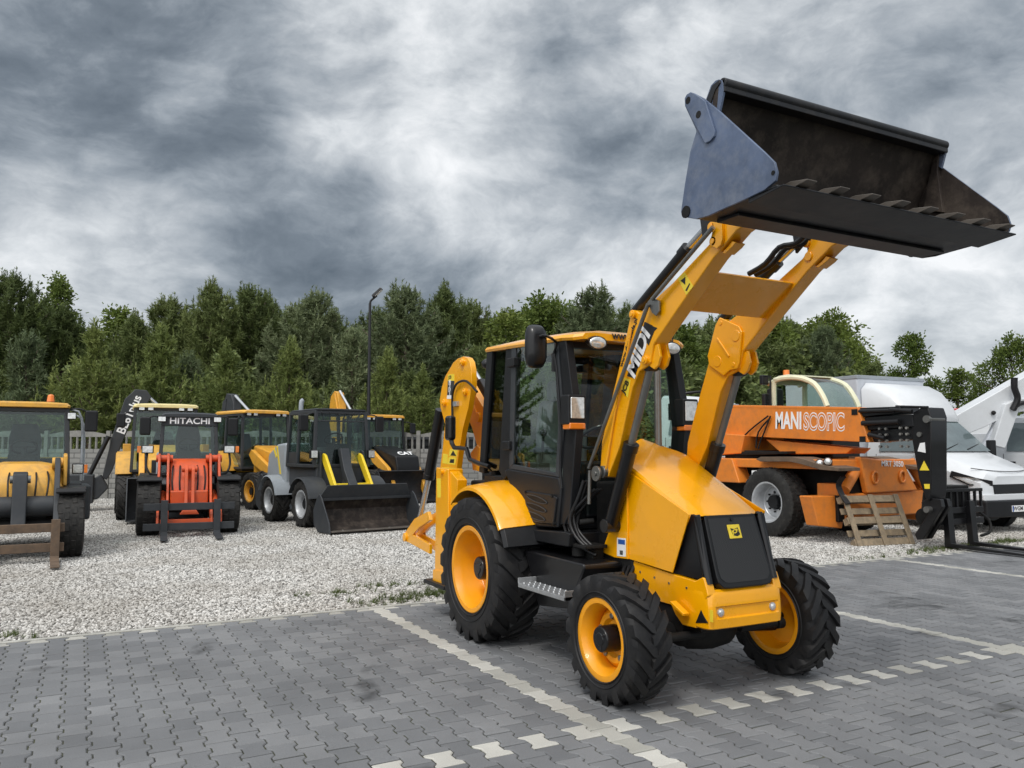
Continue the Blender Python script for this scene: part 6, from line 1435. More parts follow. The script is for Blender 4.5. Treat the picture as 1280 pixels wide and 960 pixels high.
# ------------------------------------------------------------------ backhoes of the row behind
def row_backhoe(name, label, loc, rz, body, roofm, boomm, boom_x, boom_pts, rimm, hood=True, bucketm=None, text_=None, cabm=None, hoodm=None, sc=1.0, textm=None, bucket=(-1.62, 2.25), arm=True, dipper=None):
    r = thing(name, label, 'backhoe loader', loc, rz); r.scale = (sc, sc, sc)
    bucketm = bucketm or M['dgrey']; cabm = cabm or M['dgrey']; hoodm = hoodm or body
    for s in (-1, 1):
        simple_wheel(r, (s * 0.86, -0.55, 0.49), 0.50, 0.32, 0.27, s, M['rubberold'], rimm, lugs=15, lugh=0.03, dish=0.0)
        simple_wheel(r, (s * 0.86, 1.60, 0.72), 0.735, 0.44, 0.36, s, M['rubberold'], rimm, lugs=17, lugh=0.038, dish=0.05)
        b = MB(); rings = []
        for a in np.linspace(0.35, 2.35, 14):
            q = lambda x, rr: (s * x, 1.60 - rr * math.cos(a), 0.72 + rr * math.sin(a)); rings.append([q(0.62, 0.85), q(1.06, 0.83), q(1.09, 0.79), q(0.62, 0.81)])
        b.loft(rings); b.build('fender', body, r, ang=40)
    b = MB(); b.bb(-0.40, 0.40, -1.0, 2.5, 0.50, 0.90); b.cyl((-0.85, -0.55, 0.49), (0.85, -0.55, 0.49), 0.09); b.cyl((-0.85, 1.6, 0.72), (0.85, 1.6, 0.72), 0.14); b.bb(-0.75, 0.75, 0.45, 1.2, 0.55, 0.95); b.build('chassis', M['dark'], r, bev=0.02)
    b = MB(); b.prism([(0.42, 0.85), (0.42, 1.72), (-0.60, 1.52), (-1.15, 1.40), (-1.25, 1.05), (-1.22, 0.72), (-0.9, 0.72)], -0.40, 0.40); H = b.build('hood', hoodm, r, bev=0.05, seg=3)
    b = MB(); b.prism([(-1.17, 1.36), (-1.255, 1.05), (-1.235, 0.80), (-1.20, 0.80)], -0.33, 0.33); b.build('grille', M['satin'], r, bev=0.006)
    if text_: text(text_, (0, -1.02, 1.485), (1, 0, 0), (0, -0.45, 0.9), 0.26, textm or M['label_white'], H, align='CENTER', off=0.010)
    rf = cab(r, 0.74, 0.42, 2.15, 1.05, 2.62, cabm, roofm, waist=1.5, rake=0.12, roofz=0.11, over=0.10, front_split=False)
    for s in (-1, 1):
        for x in (0.55, 0.35): lamp(r, (s * x, 0.44, 2.60), 0.14, 0.10, name='work_lamp')
        side_mirror(r, (s * 1.0, 0.40, 2.30), (s * 0.74, 0.5, 2.5), 0.2, 0.34)
        b = MB(); b.prism([(0.35, 1.45), (0.22, 1.60), (0.02, 1.50), (-0.95, 1.05), (-1.35, 0.55), (-1.48, 0.28), (-1.32, 0.22), (-1.10, 0.52), (-0.75, 0.86), (0.10, 1.20)], s * 0.46, s * 0.58); b.build('loader_arm', body, r, bev=0.012)
        b = MB(); b.cyl((s * 0.66, 0.25, 0.85), (s * 0.66, -0.6, 0.98), 0.05); b.cyl((s * 0.66, -0.6, 0.98), (s * 0.60, -0.98, 0.92), 0.03); b.build('lift_ram', M['satin'], r)
        b = MB(); b.bb(s * 0.95, s * 0.75, 2.45, 2.65, 0.45, 1.75); b.build('stabiliser', body, r, bev=0.015)
    y0, w_ = bucket
    b = MB(); h = w_ / 2
    po = [(y0 - 0.42, 0.06), (y0 + 0.25, 0.06), (y0 + 0.42, 0.18), (y0 + 0.46, 0.50), (y0 + 0.36, 0.84), (y0 + 0.20, 0.98)]
    pi = [(y0 - 0.42, 0.08), (y0 + 0.23, 0.085), (y0 + 0.39, 0.20), (y0 + 0.43, 0.50), (y0 + 0.33, 0.82), (y0 + 0.18, 0.955)]
    b.prism(po + pi[::-1], -h, h); B = b.build('bucket', bucketm, r, bev=0.004)
    for s in (-1, 1):
        b = MB(); b.prism([(y0 - 0.42, 0.06), (y0 + 0.25, 0.06), (y0 + 0.42, 0.18), (y0 + 0.46, 0.50), (y0 + 0.36, 0.84), (y0 + 0.20, 0.98), (y0 + 0.06, 0.90), (y0 - 0.36, 0.22)], s * h, s * (h + 0.025)); b.build('side_plate', bucketm, B, bev=0.004)
    b = MB(); b.bb(-0.75, 0.75, 2.40, 2.62, 0.55, 1.0); b.prism([(2.45, 0.6), (2.75, 0.6), (2.75, 1.2), (2.45, 1.2)], boom_x - 0.16, boom_x + 0.16); b.build('rear_frame', body, r, bev=0.015)
    if not arm: return r, None
    b = MB(); b.prism(boom_pts, boom_x - 0.13, boom_x + 0.13); bo = b.build('boom', boomm, r, bev=0.02)
    if dipper:
        b = MB(); b.prism(dipper[0], boom_x - 0.16, boom_x + 0.16); b.build('dipper', boomm, r, bev=0.02)
        b = MB(); b.cyl((boom_x, *dipper[1]), (boom_x, *dipper[2]), 0.05); b.build('dipper_ram', M['chrome'], r)
    return r, bo

# black-armed backhoe half hidden by the orange loader
r, bo = row_backhoe('backhoe_loader', 'pale yellow backhoe with a cream roof and a charcoal digging arm, behind the orange loader', (-0.85, 17.2, 0), -0.05, M['volvo'], M['cream'], M['dgrey'], -0.3,
    None, M['volvo'], arm=False, bucket=(-1.62, 1.60))
b = MB(); b.prismy([(-1.42, 0.85), (-1.30, 0.80), (-1.18, 1.05), (-0.98, 1.75), (-0.70, 2.55), (-0.42, 2.78), (-0.30, 3.02), (-0.42, 3.20), (-0.70, 3.22), (-0.95, 2.95), (-1.22, 1.95)], 2.72, 2.98); bo = b.build('boom', M['dgrey'], r, bev=0.02)
b = MB(); b.cyl((-0.45, 2.85, 3.10), (0.25, 2.85, 2.45), 0.045); b.cyl((0.05, 2.85, 2.64), (0.5, 2.85, 2.2), 0.07); b.build('boom_ram', M['chrome'], r)
b = MB(); b.prismy([(-1.45, 0.95), (-1.25, 0.60), (-1.5, 0.30), (-2.05, 0.25), (-2.10, 0.45), (-1.75, 0.75)], 2.62, 3.10); b.bb(-2.3, -1.6, 2.55, 3.2, 0.20, 0.95); b.build('digging_bucket', M['dgrey'], r, bev=0.03)
b = MB(); b.cyl((-1.75, 2.66, 0.85), (-1.30, 2.66, 1.95), 0.06); b.build('dipper_ram', M['satin'], r)
text('BL61plus', (-1.02, 2.712, 2.02), (0.36, 0, 0.93), (0, -1, 0), 0.30, M['label_white'], bo, off=0.006)
# yellow-roofed backhoe
r, bo = row_backhoe('backhoe_loader', 'golden yellow backhoe with a folded charcoal boom, left of the pale grey loader', (2.15, 19.3, 0), 0.30, M['cat'], M['volvo'], M['dgrey'], 0.25,
    [(2.70, 0.75), (2.60, 1.4), (2.62, 2.2), (2.78, 3.05), (2.95, 3.30), (3.25, 3.35), (3.40, 3.1), (3.3, 2.2), (3.05, 1.3), (3.0, 0.75)], M['cat'], dipper=([(3.2, 3.2), (3.45, 3.1), (3.9, 0.9), (3.75, 0.6), (3.55, 0.9)], (2.9, 3.25), (1.9, 2.70)))
# backhoe with the white lettering on its black hood
r, bo = row_backhoe('backhoe_loader', 'ochre and black backhoe with its ochre digging arm raised behind the cab', (6.05, 20.6, 0), 0.12, M['cat'], M['cat'], M['cat'], -0.55,
    [(2.70, 0.75), (2.55, 1.4), (2.50, 2.2), (2.55, 3.1), (2.75, 3.55), (3.0, 3.62), (3.3, 3.45), (3.45, 2.9), (3.3, 2.2), (3.05, 1.3), (3.0, 0.75)], M['cat'], cabm=M['satin'], hoodm=M['satin'], text_='CAT', bucketm=M['buckout'], dipper=([(2.9, 3.55), (3.2, 3.3), (2.0, 1.2), (1.85, 1.25)], (2.8, 3.6), (1.6, 2.7)))

# ------------------------------------------------------------------ pale grey loader with yellow arms and a wide bucket
V = thing('wheel_loader', 'pale grey compact loader with bright yellow arms and a wide dark bucket', 'wheel loader', (2.22, 13.05, 0), 0.17)
for s in (-1, 1):
    simple_wheel(V, (s * 0.70, 0.0, 0.47), 0.485, 0.34, 0.27, s, M['rubberold'], M['silver'], lugs=15, lugh=0.028)
    simple_wheel(V, (s * 0.70, 1.75, 0.47), 0.485, 0.34, 0.27, s, M['rubberold'], M['silver'], lugs=15, lugh=0.028)
    for y, hm in ((0.0, M['dgrey']), (1.75, M['grey'])):
        b = MB(); rings = []
        for a in np.linspace(0.25, 2.75, 14):
            q = lambda x, rr: (s * x, y - rr * math.cos(a), 0.47 + rr * math.sin(a)); rings.append([q(0.48, 0.57), q(0.90, 0.56), q(0.92, 0.53), q(0.48, 0.54)])
        b.loft(rings); b.build('fender', hm, V, ang=40)
b = MB(); b.bb(-0.42, 0.42, -0.4, 2.3, 0.40, 0.85); b.cyl((-0.7, 0, 0.47), (0.7, 0, 0.47), 0.10); b.cyl((-0.7, 1.75, 0.47), (0.7, 1.75, 0.47), 0.10); b.build('chassis', M['dark'], V, bev=0.02)
b = MB(); b.prism([(1.35, 0.75), (1.35, 1.75), (1.85, 1.72), (2.35, 1.50), (2.45, 0.80)], -0.66, 0.66); H = b.build('engine_hood', M['grey'], V, bev=0.07, seg=3)
b = MB(); b.prism([(1.55, 1.05), (1.62, 1.05), (1.85, 1.66), (1.78, 1.68)], -0.667, -0.655); b.prism([(1.80, 1.45), (1.86, 1.40), (2.02, 1.60), (1.96, 1.63)], -0.667, -0.655); b.build('hood_stripe', M['label_yellow'], H)
b = MB(); b.bb(-0.58, 0.58, -0.12, 1.30, 0.80, 1.25); b.build('cab_base', M['dgrey'], V, bev=0.03)
cab(V, 0.62, -0.10, 1.30, 1.22, 2.42, M['dgrey'], M['dgrey'], waist=1.55, rake=0.06, roofz=0.05, over=0.02, bars=True)
YA = paint('bright_yellow_arm', (0.80, 0.58, 0.02), 0.4, coat=0.1, var=0.04, dirt=0.15)
for s in (-1, 1):
    b = MB(); b.prism([(-0.05, 1.44), (-0.12, 1.52), (-0.22, 1.48), (-0.82, 0.74), (-0.98, 0.42), (-0.88, 0.34), (-0.70, 0.64), (-0.14, 1.30)], s * 0.385, s * 0.445); A_ = b.build('loader_arm', YA, V, bev=0.012)
    b = MB(); b.prism([(0.05, 0.9), (-0.18, 0.95), (-0.14, 1.55), (0.0, 1.60)], s * 0.47, s * 0.52); b.build('arm_tower', M['dgrey'], V, bev=0.01)
b = MB(); b.bb(-0.4, 0.4, -0.62, -0.50, 0.78, 0.90); b.build('arm_cross_member', YA, V, bev=0.01)
b = MB(); b.prism([(-0.10, 1.60), (-0.24, 1.62), (-0.42, 1.20), (-0.70, 0.85), (-0.66, 0.76), (-0.34, 1.02)], -0.10, 0.10); b.cyl((0, -0.05, 1.55), (0, -0.45, 1.05), 0.07); b.build('tilt_lever', M['dgrey'], V, bev=0.015)
b = MB(); b.prism([(-0.2, 0.8), (-0.3, 1.0), (-0.62, 0.75), (-0.55, 0.65)], -0.06, 0.06); b.build('tilt_ram', M['steel'], V, bev=0.01)
for s in (-1, 1):
    lamp(V, (s * 0.66, -0.20, 1.50), 0.16, 0.18, amber=0); side_mirror(V, (s * 0.88, -0.12, 2.15), (s * 0.62, -0.02, 2.35), 0.20, 0.34)
b = MB(); b.tube([(-0.50, 0.9, 2.35), (-0.50, 0.9, 2.62), (-0.46, 0.9, 2.68)], 0.05); b.build('exhaust_pipe', M['grey'], V)
y0 = -1.44; h = 1.02
b = MB()
po = [(y0 - 0.34, 0.02), (y0 + 0.18, 0.02), (y0 + 0.36, 0.14), (y0 + 0.40, 0.42), (y0 + 0.30, 0.62), (y0 + 0.24, 0.66), (y0 + 0.10, 0.90)]
pi = [(y0 - 0.34, 0.045), (y0 + 0.17, 0.045), (y0 + 0.33, 0.16), (y0 + 0.37, 0.42), (y0 + 0.27, 0.60), (y0 + 0.21, 0.64), (y0 + 0.08, 0.875)]
b.prism(po[:-1] + pi[-2::-1], -h, h); B = b.build('bucket', [M['buckin']], V, bev=0.003)
b = MB(); b.hull([(-h, y0 + 0.21, 0.64), (h, y0 + 0.21, 0.64), (h, y0 + 0.235, 0.65), (-h, y0 + 0.235, 0.65)], [(-h + 0.14, y0 + 0.10, 0.90), (h - 0.14, y0 + 0.10, 0.90), (h - 0.14, y0 + 0.125, 0.905), (-h + 0.14, y0 + 0.125, 0.905)]); b.hull([(-h, y0 + 0.195, 0.60), (h, y0 + 0.195, 0.60), (h, y0 + 0.215, 0.60), (-h, y0 + 0.215, 0.60)], [(-h, y0 + 0.185, 0.655), (h, y0 + 0.185, 0.655), (h, y0 + 0.21, 0.655), (-h, y0 + 0.21, 0.655)]); b.build('spill_guard', M['dgrey'], B, bev=0.004)
for s in (-1, 1):
    b = MB(); b.prism([(y0 - 0.36, 0.02), (y0 + 0.18, 0.02), (y0 + 0.36, 0.14), (y0 + 0.40, 0.42), (y0 + 0.24, 0.66), (y0 + 0.14, 0.74), (y0 + 0.05, 0.68), (y0 - 0.30, 0.22)], s * h, s * (h + 0.025)); b.build('side_plate', M['dgrey'], B, bev=0.004)
b = MB(); b.bb(-h, h, y0 - 0.42, y0 - 0.20, 0.046, 0.062); b.build('cutting_edge', M['tooth'], B, bev=0.003)
b = MB()
for k in range(4): b.cyl((-0.75 + k * 0.5, y0 - 0.30, 0.06), (-0.75 + k * 0.5, y0 - 0.30, 0.075), 0.025, n=10)
b.build('edge_bolt', M['worn'], B)

# dark container standing behind the row
cp = [(11.774, 30.458)][0]
V = thing('skip_container', 'dark steel container with ribbed sides beyond the ochre and black backhoe', 'container', (9.5, 23.2, 0), -0.30)
b = MB(); b.bb(-1.8, 1.8, -1.1, 1.1, 0.15, 1.95); bd = b.build('container_body', M['satin'], V, bev=0.02)
for k in range(8):
    b = MB(); b.bb(-1.83, 1.83, -1.14, -1.10, 0.25 + k * 0.21, 0.33 + k * 0.21); b.build('side_rib', M['satin'], V, bev=0.006)
b = MB(); b.bb(-1.86, 1.86, -1.16, 1.16, 1.95, 2.05); b.build('top_rim', M['dgrey'], V, bev=0.01)

# ------------------------------------------------------------------ orange rotating telehandler with the long lettered boom
TL = Vector((9.8, 6.8, 0)); TM = Matrix.Translation(-TL)
T_ = thing('telehandler', 'large orange rotating telehandler with a long lettered boom, black boom head and pale cab', 'telehandler', TL)
OR = M['orange']
for s in (-1, 1):
    for y in (0.30, 3.45):
        simple_wheel(T_, (s * 1.03, y, 0.625), 0.63, 0.46, 0.36, s, M['rubberold'], M['silver'], lugs=30, blocky=True, dish=0.04)
def tp(profile): return profile
b = MB(); b.bb(-0.55, 0.55, -1.0, 4.6, 0.62, 1.25); b.cyl((-1.0, 0.3, 0.62), (1.0, 0.3, 0.62), 0.14); b.cyl((-1.0, 3.45, 0.62), (1.0, 3.45, 0.62), 0.14); b.build('chassis', M['dark'], T_, bev=0.03)
b = MB(TM)
b.prism([(7.85, 0.95), (8.05, 1.42), (9.6, 1.42), (9.75, 0.95)], 8.62, 8.95); b.prism([(7.85, 0.95), (8.05, 1.42), (9.6, 1.42), (9.75, 0.95)], 10.65, 10.98)
b.build('engine_box', OR, T_, bev=0.02)
b = MB(TM); b.bb(8.70, 10.90, 5.7, 11.4, 1.25, 1.42); b.bb(8.7, 10.9, 10.9, 11.5, 0.7, 1.42); b.build('deck', OR, T_, bev=0.02)
# mudguard with a lamp pod
for s in (-1, 1):
    b = MB(TM); xs = (8.52, 9.05) if s < 0 else (10.55, 11.08)
    b.prism([(7.31, 1.414), (7.187, 1.46), (6.418, 1.466), (6.167, 1.426), (5.789, 1.334), (5.427, 1.286), (5.429, 1.233), (5.826, 1.251), (6.242, 1.341), (6.495, 1.38), (7.19, 1.371)], *xs); b.build('mudguard', M['rust'], T_, bev=0.006)
lz = [(5.899, 1.359), (5.728, 1.389)]
for (y, z) in lz:
    b = MB(TM); b.ball((8.62, y, z), 0.075); q = b.build('road_lamp', M['satin'], T_); b = MB(TM); b.ball((8.585, y - 0.03, z), 0.062); b.build('lens', M['lens'], q)
# front cross member, rings, lettering and outriggers
yp = 5.62
b = MB(TM); b.prismy([(9.295, 1.469), (10.461, 1.363), (10.832, 0.852), (9.467, 0.829)], 5.62, 5.75); F_ = b.build('front_plate', OR, T_, bev=0.03)
text('MRT 3050', Vector(([(9.831, 1.354)][0][0], 5.61, [(9.831, 1.347)][0][1])) - TL, (1, 0, -0.03), (0, -1, 0), 0.14, M['label_white'], F_, off=0.003)
for x, z in [(9.649, 1.103), (10.379, 1.106)]:
    b = MB(TM); b.tube([(x + 0.075 * math.cos(a), 5.60, z + 0.10 * math.sin(a)) for a in np.linspace(0, 2 * PI, 18)], 0.022); b.build('lifting_ring', OR, F_)
b = MB(TM); b.prismy([(8.976, 0.824), (11.106, 0.857), (11.009, 0.421), (8.974, 0.387)], 5.70, 5.95); b.build('front_bumper', OR, T_, bev=0.03)
for s in (-1, 1):
    ox = 0 if s < 0 else 2.2
    b = MB(TM); (x0, z0), (x1, z1) = [(9.537, 1.382), (8.98, 0.901)]; b.cyl((x0 + ox * 0.6, 5.80, z0), (x1 + ox, 5.72, z1), 0.10); b.build('outrigger_leg', OR, T_, bev=0.006)
    b = MB(TM); pr = [(8.247, 0.806), (8.873, 0.803), (9.039, 0.48), (8.987, 0.233), (8.399, 0.3)]; b.prismy([(x + (0 if s < 0 else 2.6), z) for x, z in pr], 5.78, 6.05); b.build('outrigger_foot', OR, T_, bev=0.02)
    b = MB(TM); x0, z0 = [(8.984, 0.905)][0]; b.bb(x0 - 0.12 + ox, x0 + 0.18 + ox, 5.75, 6.2, z0 - 0.25, z0 + 0.10); b.build('outrigger_bracket', OR, T_, bev=0.02)
    b = MB(TM); b.bb(x0 - 0.16 + ox, x0 + 0.0 + ox, 5.72, 5.95, z0 - 0.55, z0 - 0.1); b.build('hose_guide', M['dark'], T_, bev=0.02)
# turret and boom
b = MB(TM); b.prism([(8.197, 1.514), (8.887, 1.478), (9.017, 1.948), (8.075, 1.883)], 9.0, 10.6); b.prism([(7.783, 1.8), (5.726, 1.622), (5.864, 1.523), (7.34, 1.502)], 9.25, 9.75); b.build('turret', OR, T_, bev=0.02)
b = MB(TM); b.cyl((9.8, 8.4, 1.42), (9.8, 8.4, 1.58), 0.75, n=40); b.prism([(9.083, 1.545), (7.011, 1.564), (7.013, 1.512), (9.085, 1.461)], 9.02, 10.7); b.build('turntable', M['dark'], T_, bev=0.01)
bp = [(10.203, 2.615), (8.683, 2.522), (5.518, 2.325), (5.318, 1.716), (7.982, 1.849), (8.82, 1.911), (10.213, 2.239)]
b = MB(TM); b.prism(bp, 9.15, 9.75); B_ = b.build('boom', OR, T_, bev=0.012)
a_, c_ = [(7.384, 2.133), (5.929, 2.074)]
text('MANI', Vector((9.147, *[(7.404, 2.142)][0])) - TL, Vector((0, c_[0] - a_[0], c_[1] - a_[1])), (-1, 0, 0), 0.44, M['label_white'], B_, off=0.014, sx=0.60)
text('SCOPIC', Vector((9.147, *[(6.71, 2.098)][0])) - TL, Vector((0, c_[0] - a_[0], c_[1] - a_[1])), (-1, 0, 0), 0.44, M['label_white'], B_, off=0.016, sx=0.60)
text('SCOPIC', Vector((9.145, *[(6.71, 2.098)][0])) - TL, Vector((0, c_[0] - a_[0], c_[1] - a_[1])), (-1, 0, 0), 0.44, OR, B_, off=-0.004, sx=0.60)
b = MB(TM)
b.prism([(5.575, 2.315), (4.75, 2.303), (4.696, 2.196), (5.467, 2.158)], 9.20, 9.70); b.prism([(5.532, 2.147), (4.552, 2.165), (4.532, 1.969), (5.444, 1.923)], 9.24, 9.66); b.prism([(5.492, 1.911), (4.547, 1.957), (4.513, 1.761), (5.388, 1.717)], 9.28, 9.62)
b.build('boom_section', M['satin'], B_, bev=0.01)
b = MB(TM)
for (q0, q1), r_ in (([(9.17, 5.504, 2.255), (9.17, 4.819, 2.24)], 0.03), ([(9.17, 5.448, 2.046), (9.17, 4.739, 2.052)], 0.045), ([(9.17, 5.328, 1.852), (9.17, 5.02, 1.78)], 0.04), ([(9.17, 4.909, 2.257), (9.17, 4.5, 2.213)], 0.03), ([(9.25, 4.846, 2.309), (9.25, 4.272, 2.269)], 0.02)):
    b.cyl(q0, q1, r_)
b.build('boom_hose', M['hose'], B_)
b = MB(TM)
for k in range(4):
    for j, s_ in enumerate([(5.151, 1.944), (5.028, 1.941), (4.758, 1.948), (4.641, 1.945)]): b.cyl((9.20, s_[0], s_[1] - 0.0 - k * 0.10), (9.25, s_[0], s_[1] - k * 0.10), 0.022, n=8)
b.build('boom_bolt', M['worn'], B_)
# head and fork carriage
b = MB(TM); hp = [(4.543, 2.204), (4.412, 2.263), (4.272, 2.269), (4.224, 2.114), (4.247, 1.619), (4.273, 1.036), (4.294, 0.884), (4.327, 0.769), (4.393, 0.829), (4.491, 1.131), (4.589, 1.814)]
b.prism(hp, 9.25, 9.66); H_ = b.build('boom_head', M['black'], T_, bev=0.02)
b = MB(TM); b.prism([(4.377, 1.414), (4.461, 1.26), (4.294, 1.263)], 9.243, 9.2485); b.build('warning_sticker', M['label_yellow'], H_)
b = MB(TM); b.prism([(4.434, 1.696), (4.35, 1.708), (4.343, 1.542), (4.482, 1.567)], 9.243, 9.2485); b.build('white_sticker', M['label_white'], H_)
b = MB(TM); b.prism([(4.394, 1.045), (4.297, 1.048), (4.3, 0.972), (4.383, 0.969)], 9.243, 9.2485); b.build('small_sticker', M['label_yellow'], H_)
b = MB(TM); b.cyl((9.2, *[(4.281, 2.078)][0]), (9.60, *[(4.281, 2.078)][0]), 0.06); b.cyl((9.22, *[(4.431, 1.838)][0]), (9.60, *[(4.431, 1.838)][0]), 0.04); b.cyl((9.2, *[(4.346, 0.642)][0]), (9.60, *[(4.346, 0.642)][0]), 0.05); b.build('head_pin', M['steel'], H_)
b = MB(TM); b.prism([(4.502, 0.745), (4.372, 0.828), (4.155, 0.814), (4.134, 0.691), (4.486, 0.16), (4.599, 0.137), (4.638, 0.223), (4.384, 0.574)], 9.30, 9.38); b.prism([(4.502, 0.745), (4.372, 0.828), (4.155, 0.814), (4.134, 0.691), (4.486, 0.16), (4.599, 0.137), (4.638, 0.223), (4.384, 0.574)], 9.46, 9.54); b.build('tilt_arm', M['black'], T_, bev=0.012)
cy = 4.42
b = MB(TM)
for z in (0.42, 0.60): b.bb(9.40, 10.75, cy - 0.05, cy + 0.03, z - 0.05, z + 0.05)
C_ = b.build('fork_carriage', M['black'], T_, bev=0.01)
for k in range(9):
    b = MB(TM); x = 9.42 + k * 0.163; b.bb(x - 0.02, x + 0.02, cy - 0.04, cy, 0.62, 0.92); b.build('backrest_bar', M['black'], C_, bev=0.006)
b = MB(TM); b.bb(9.38, 10.76, cy - 0.04, cy, 0.90, 0.95); b.build('backrest_rail', M['black'], C_, bev=0.006)
for x in (9.73, 10.33):
    b = MB(TM); b.prism([(cy - 0.05, 0.75), (cy - 0.05, 0.0 + 0.03), (3.0, 0.02), (3.0, 0.05), (cy - 0.16, 0.09), (cy - 0.12, 0.75)], x - 0.07, x + 0.07); b.build('fork', M['black'], C_, bev=0.006)
b = MB(TM); b.cyl((9.5, cy + 0.2, 0.5), (10.6, cy + 0.2, 0.5), 0.14); b.bb(9.75, 10.5, cy + 0.03, cy + 0.35, 0.35, 1.0); b.tube([(10.75, cy + 0.05, 0.55), (10.95, cy, 0.4), (10.9, cy - 0.05, 0.22), (10.7, cy, 0.15)], 0.025); b.build('carriage_ram', M['dark'], C_, bev=0.02)
# cab beyond the boom
def tl3(x, pts_): return [Vector((x, y, z)) for y, z in pts_]
cl = [(8.278, 2.509), (8.261, 2.993), (8.128, 3.05), (7.87, 3.063), (7.538, 3.02), (7.222, 2.885), (7.018, 2.62), (6.93, 2.428)]
b = MB(TM)
for x in (10.05, 10.95): b.tube([(x, y, z) for y, z in cl], 0.055, n=8); b.tube([(x, *[(8.44, 2.973)][0]), (x, *[(8.128, 3.05)][0])], 0.05, n=8, smooth=0)
b.bar((10.05, cl[1][0], cl[1][1]), (10.95, cl[1][0], cl[1][1]), 0.08, 0.08)
b.build('cab_frame', M['ccream'], T_)
b = MB(TM); pr = [(8.278, 2.509), (8.261, 2.993), (8.128, 3.05), (7.87, 3.063), (7.538, 3.02), (7.222, 2.885), (7.018, 2.62), (6.93, 2.428)]; b.prism(pr, 10.045, 10.05); b.prism(pr, 10.95, 10.955); b.build('side_window', M['glass'], T_)
b = MB(TM); b.loft([[(10.06, y, z), (10.3, y - 0.10, z), (10.7, y - 0.10, z), (10.94, y, z)] for y, z in [(7.538, 3.02), (7.222, 2.885), (7.018, 2.62), (6.93, 2.428)]], cap=False, closed=False); b.build('windscreen', M['glass'], T_, ang=80)
b = MB(TM); b.loft([[(10.02, y, z + 0.02), (10.98, y, z + 0.02), (10.98, y, z + 0.05), (10.02, y, z + 0.05)] for y, z in [(8.305, 2.996), (8.127, 3.067), (7.869, 3.079), (7.538, 3.037)]]); RF = b.build('roof', M['ccream'], T_, bev=0.01)
b = MB(TM); bx, bz = [(8.166, 3.114)][0]; b.cyl((10.3, bx, bz - 0.03), (10.3, bx, bz + 0.14), 0.07, 0.06); b.build('beacon', M['amber'], RF)
b = MB(TM); y_, z_ = [(8.222, 2.518)][0]; b.bb(10.2, 10.7, y_ - 0.1, y_ + 0.45, 1.9, 2.35); b.bb(10.25, 10.65, y_ + 0.35, y_ + 0.47, 2.3, 2.9); b.bb(10.1, 10.9, cl[-1][0] - 0.05, cl[0][0], 1.42, 2.28); b.build('cab_interior', M['satin'], T_, bev=0.04)
for (x, y, z), h_ in zip([(9.9, 8.402, 3.048), (9.9, 8.351, 2.592)], (0.20, 0.32)):
    b = MB(TM); b.bb(x - 0.09, x + 0.09, y - 0.05, y + 0.05, z - h_ / 2, z + h_ / 2); b.build('mirror', M['satin'], T_, bev=0.02)
(x, y, z), (x2, y2, z2) = [(9.9, 8.222, 3.118), (9.9, 8.251, 2.288)]; b = MB(TM); b.cyl((x, y, z), (x2, y2, z2), 0.02); b.bar((x, y, z), (x, y + 0.2, z), 0.02, 0.02); b.bar((x, y, z - 0.5), (x, y + 0.2, z - 0.5), 0.02, 0.02); b.build('mirror_arm', M['satin'], T_)
b = MB(TM)
for p in ([(9.1, 7.475, 2.244), (9.1, 7.653, 1.922), (9.1, 7.764, 1.736), (9.1, 7.811, 1.61)], [(9.1, 7.476, 2.213), (9.1, 7.8, 1.94), (9.1, 7.875, 1.626)], [(9.1, 7.537, 2.246), (9.1, 8.081, 1.946), (9.1, 8.614, 1.529)]): b.tube(p, 0.016)
b.build('turret_hose', M['hose'], T_)

# ------------------------------------------------------------------ pallet leaning on the telehandler
PL = Vector((9.27, 5.13, 0.0))
P_ = thing('pallet', 'weathered wooden pallet leaning against the front of the orange telehandler', 'pallet', PL, -0.20); P_.rotation_euler = (math.radians(-24), 0, -0.20)
for k in range(3):
    x = (-0.53, 0.0, 0.53)[k]
    b = MB(); b.bb(x - 0.05, x + 0.05, -0.012, 0.010, 0.0, 0.90); b.build('bottom_board', M['wood'], P_, bev=0.004)
for k in range(3):
    z = (0.07, 0.45, 0.83)[k]
    b = MB(); b.bb(-0.60, 0.60, 0.012, 0.034, z - 0.06, z + 0.06); b.build('cross_board', M['wood'], P_, bev=0.004)
    for x in (-0.53, 0.0, 0.53):
        b = MB(); b.bb(x - 0.06, x + 0.06, 0.036, 0.112, z - 0.06, z + 0.06); b.build('block', M['wood'], P_, bev=0.004)
for k in range(5):
    z = 0.06 + k * 0.195
    b = MB(); b.bb(-0.60, 0.60, 0.114, 0.136, z - 0.055, z + 0.055); b.build('deck_board', M['wood'], P_, bev=0.004)

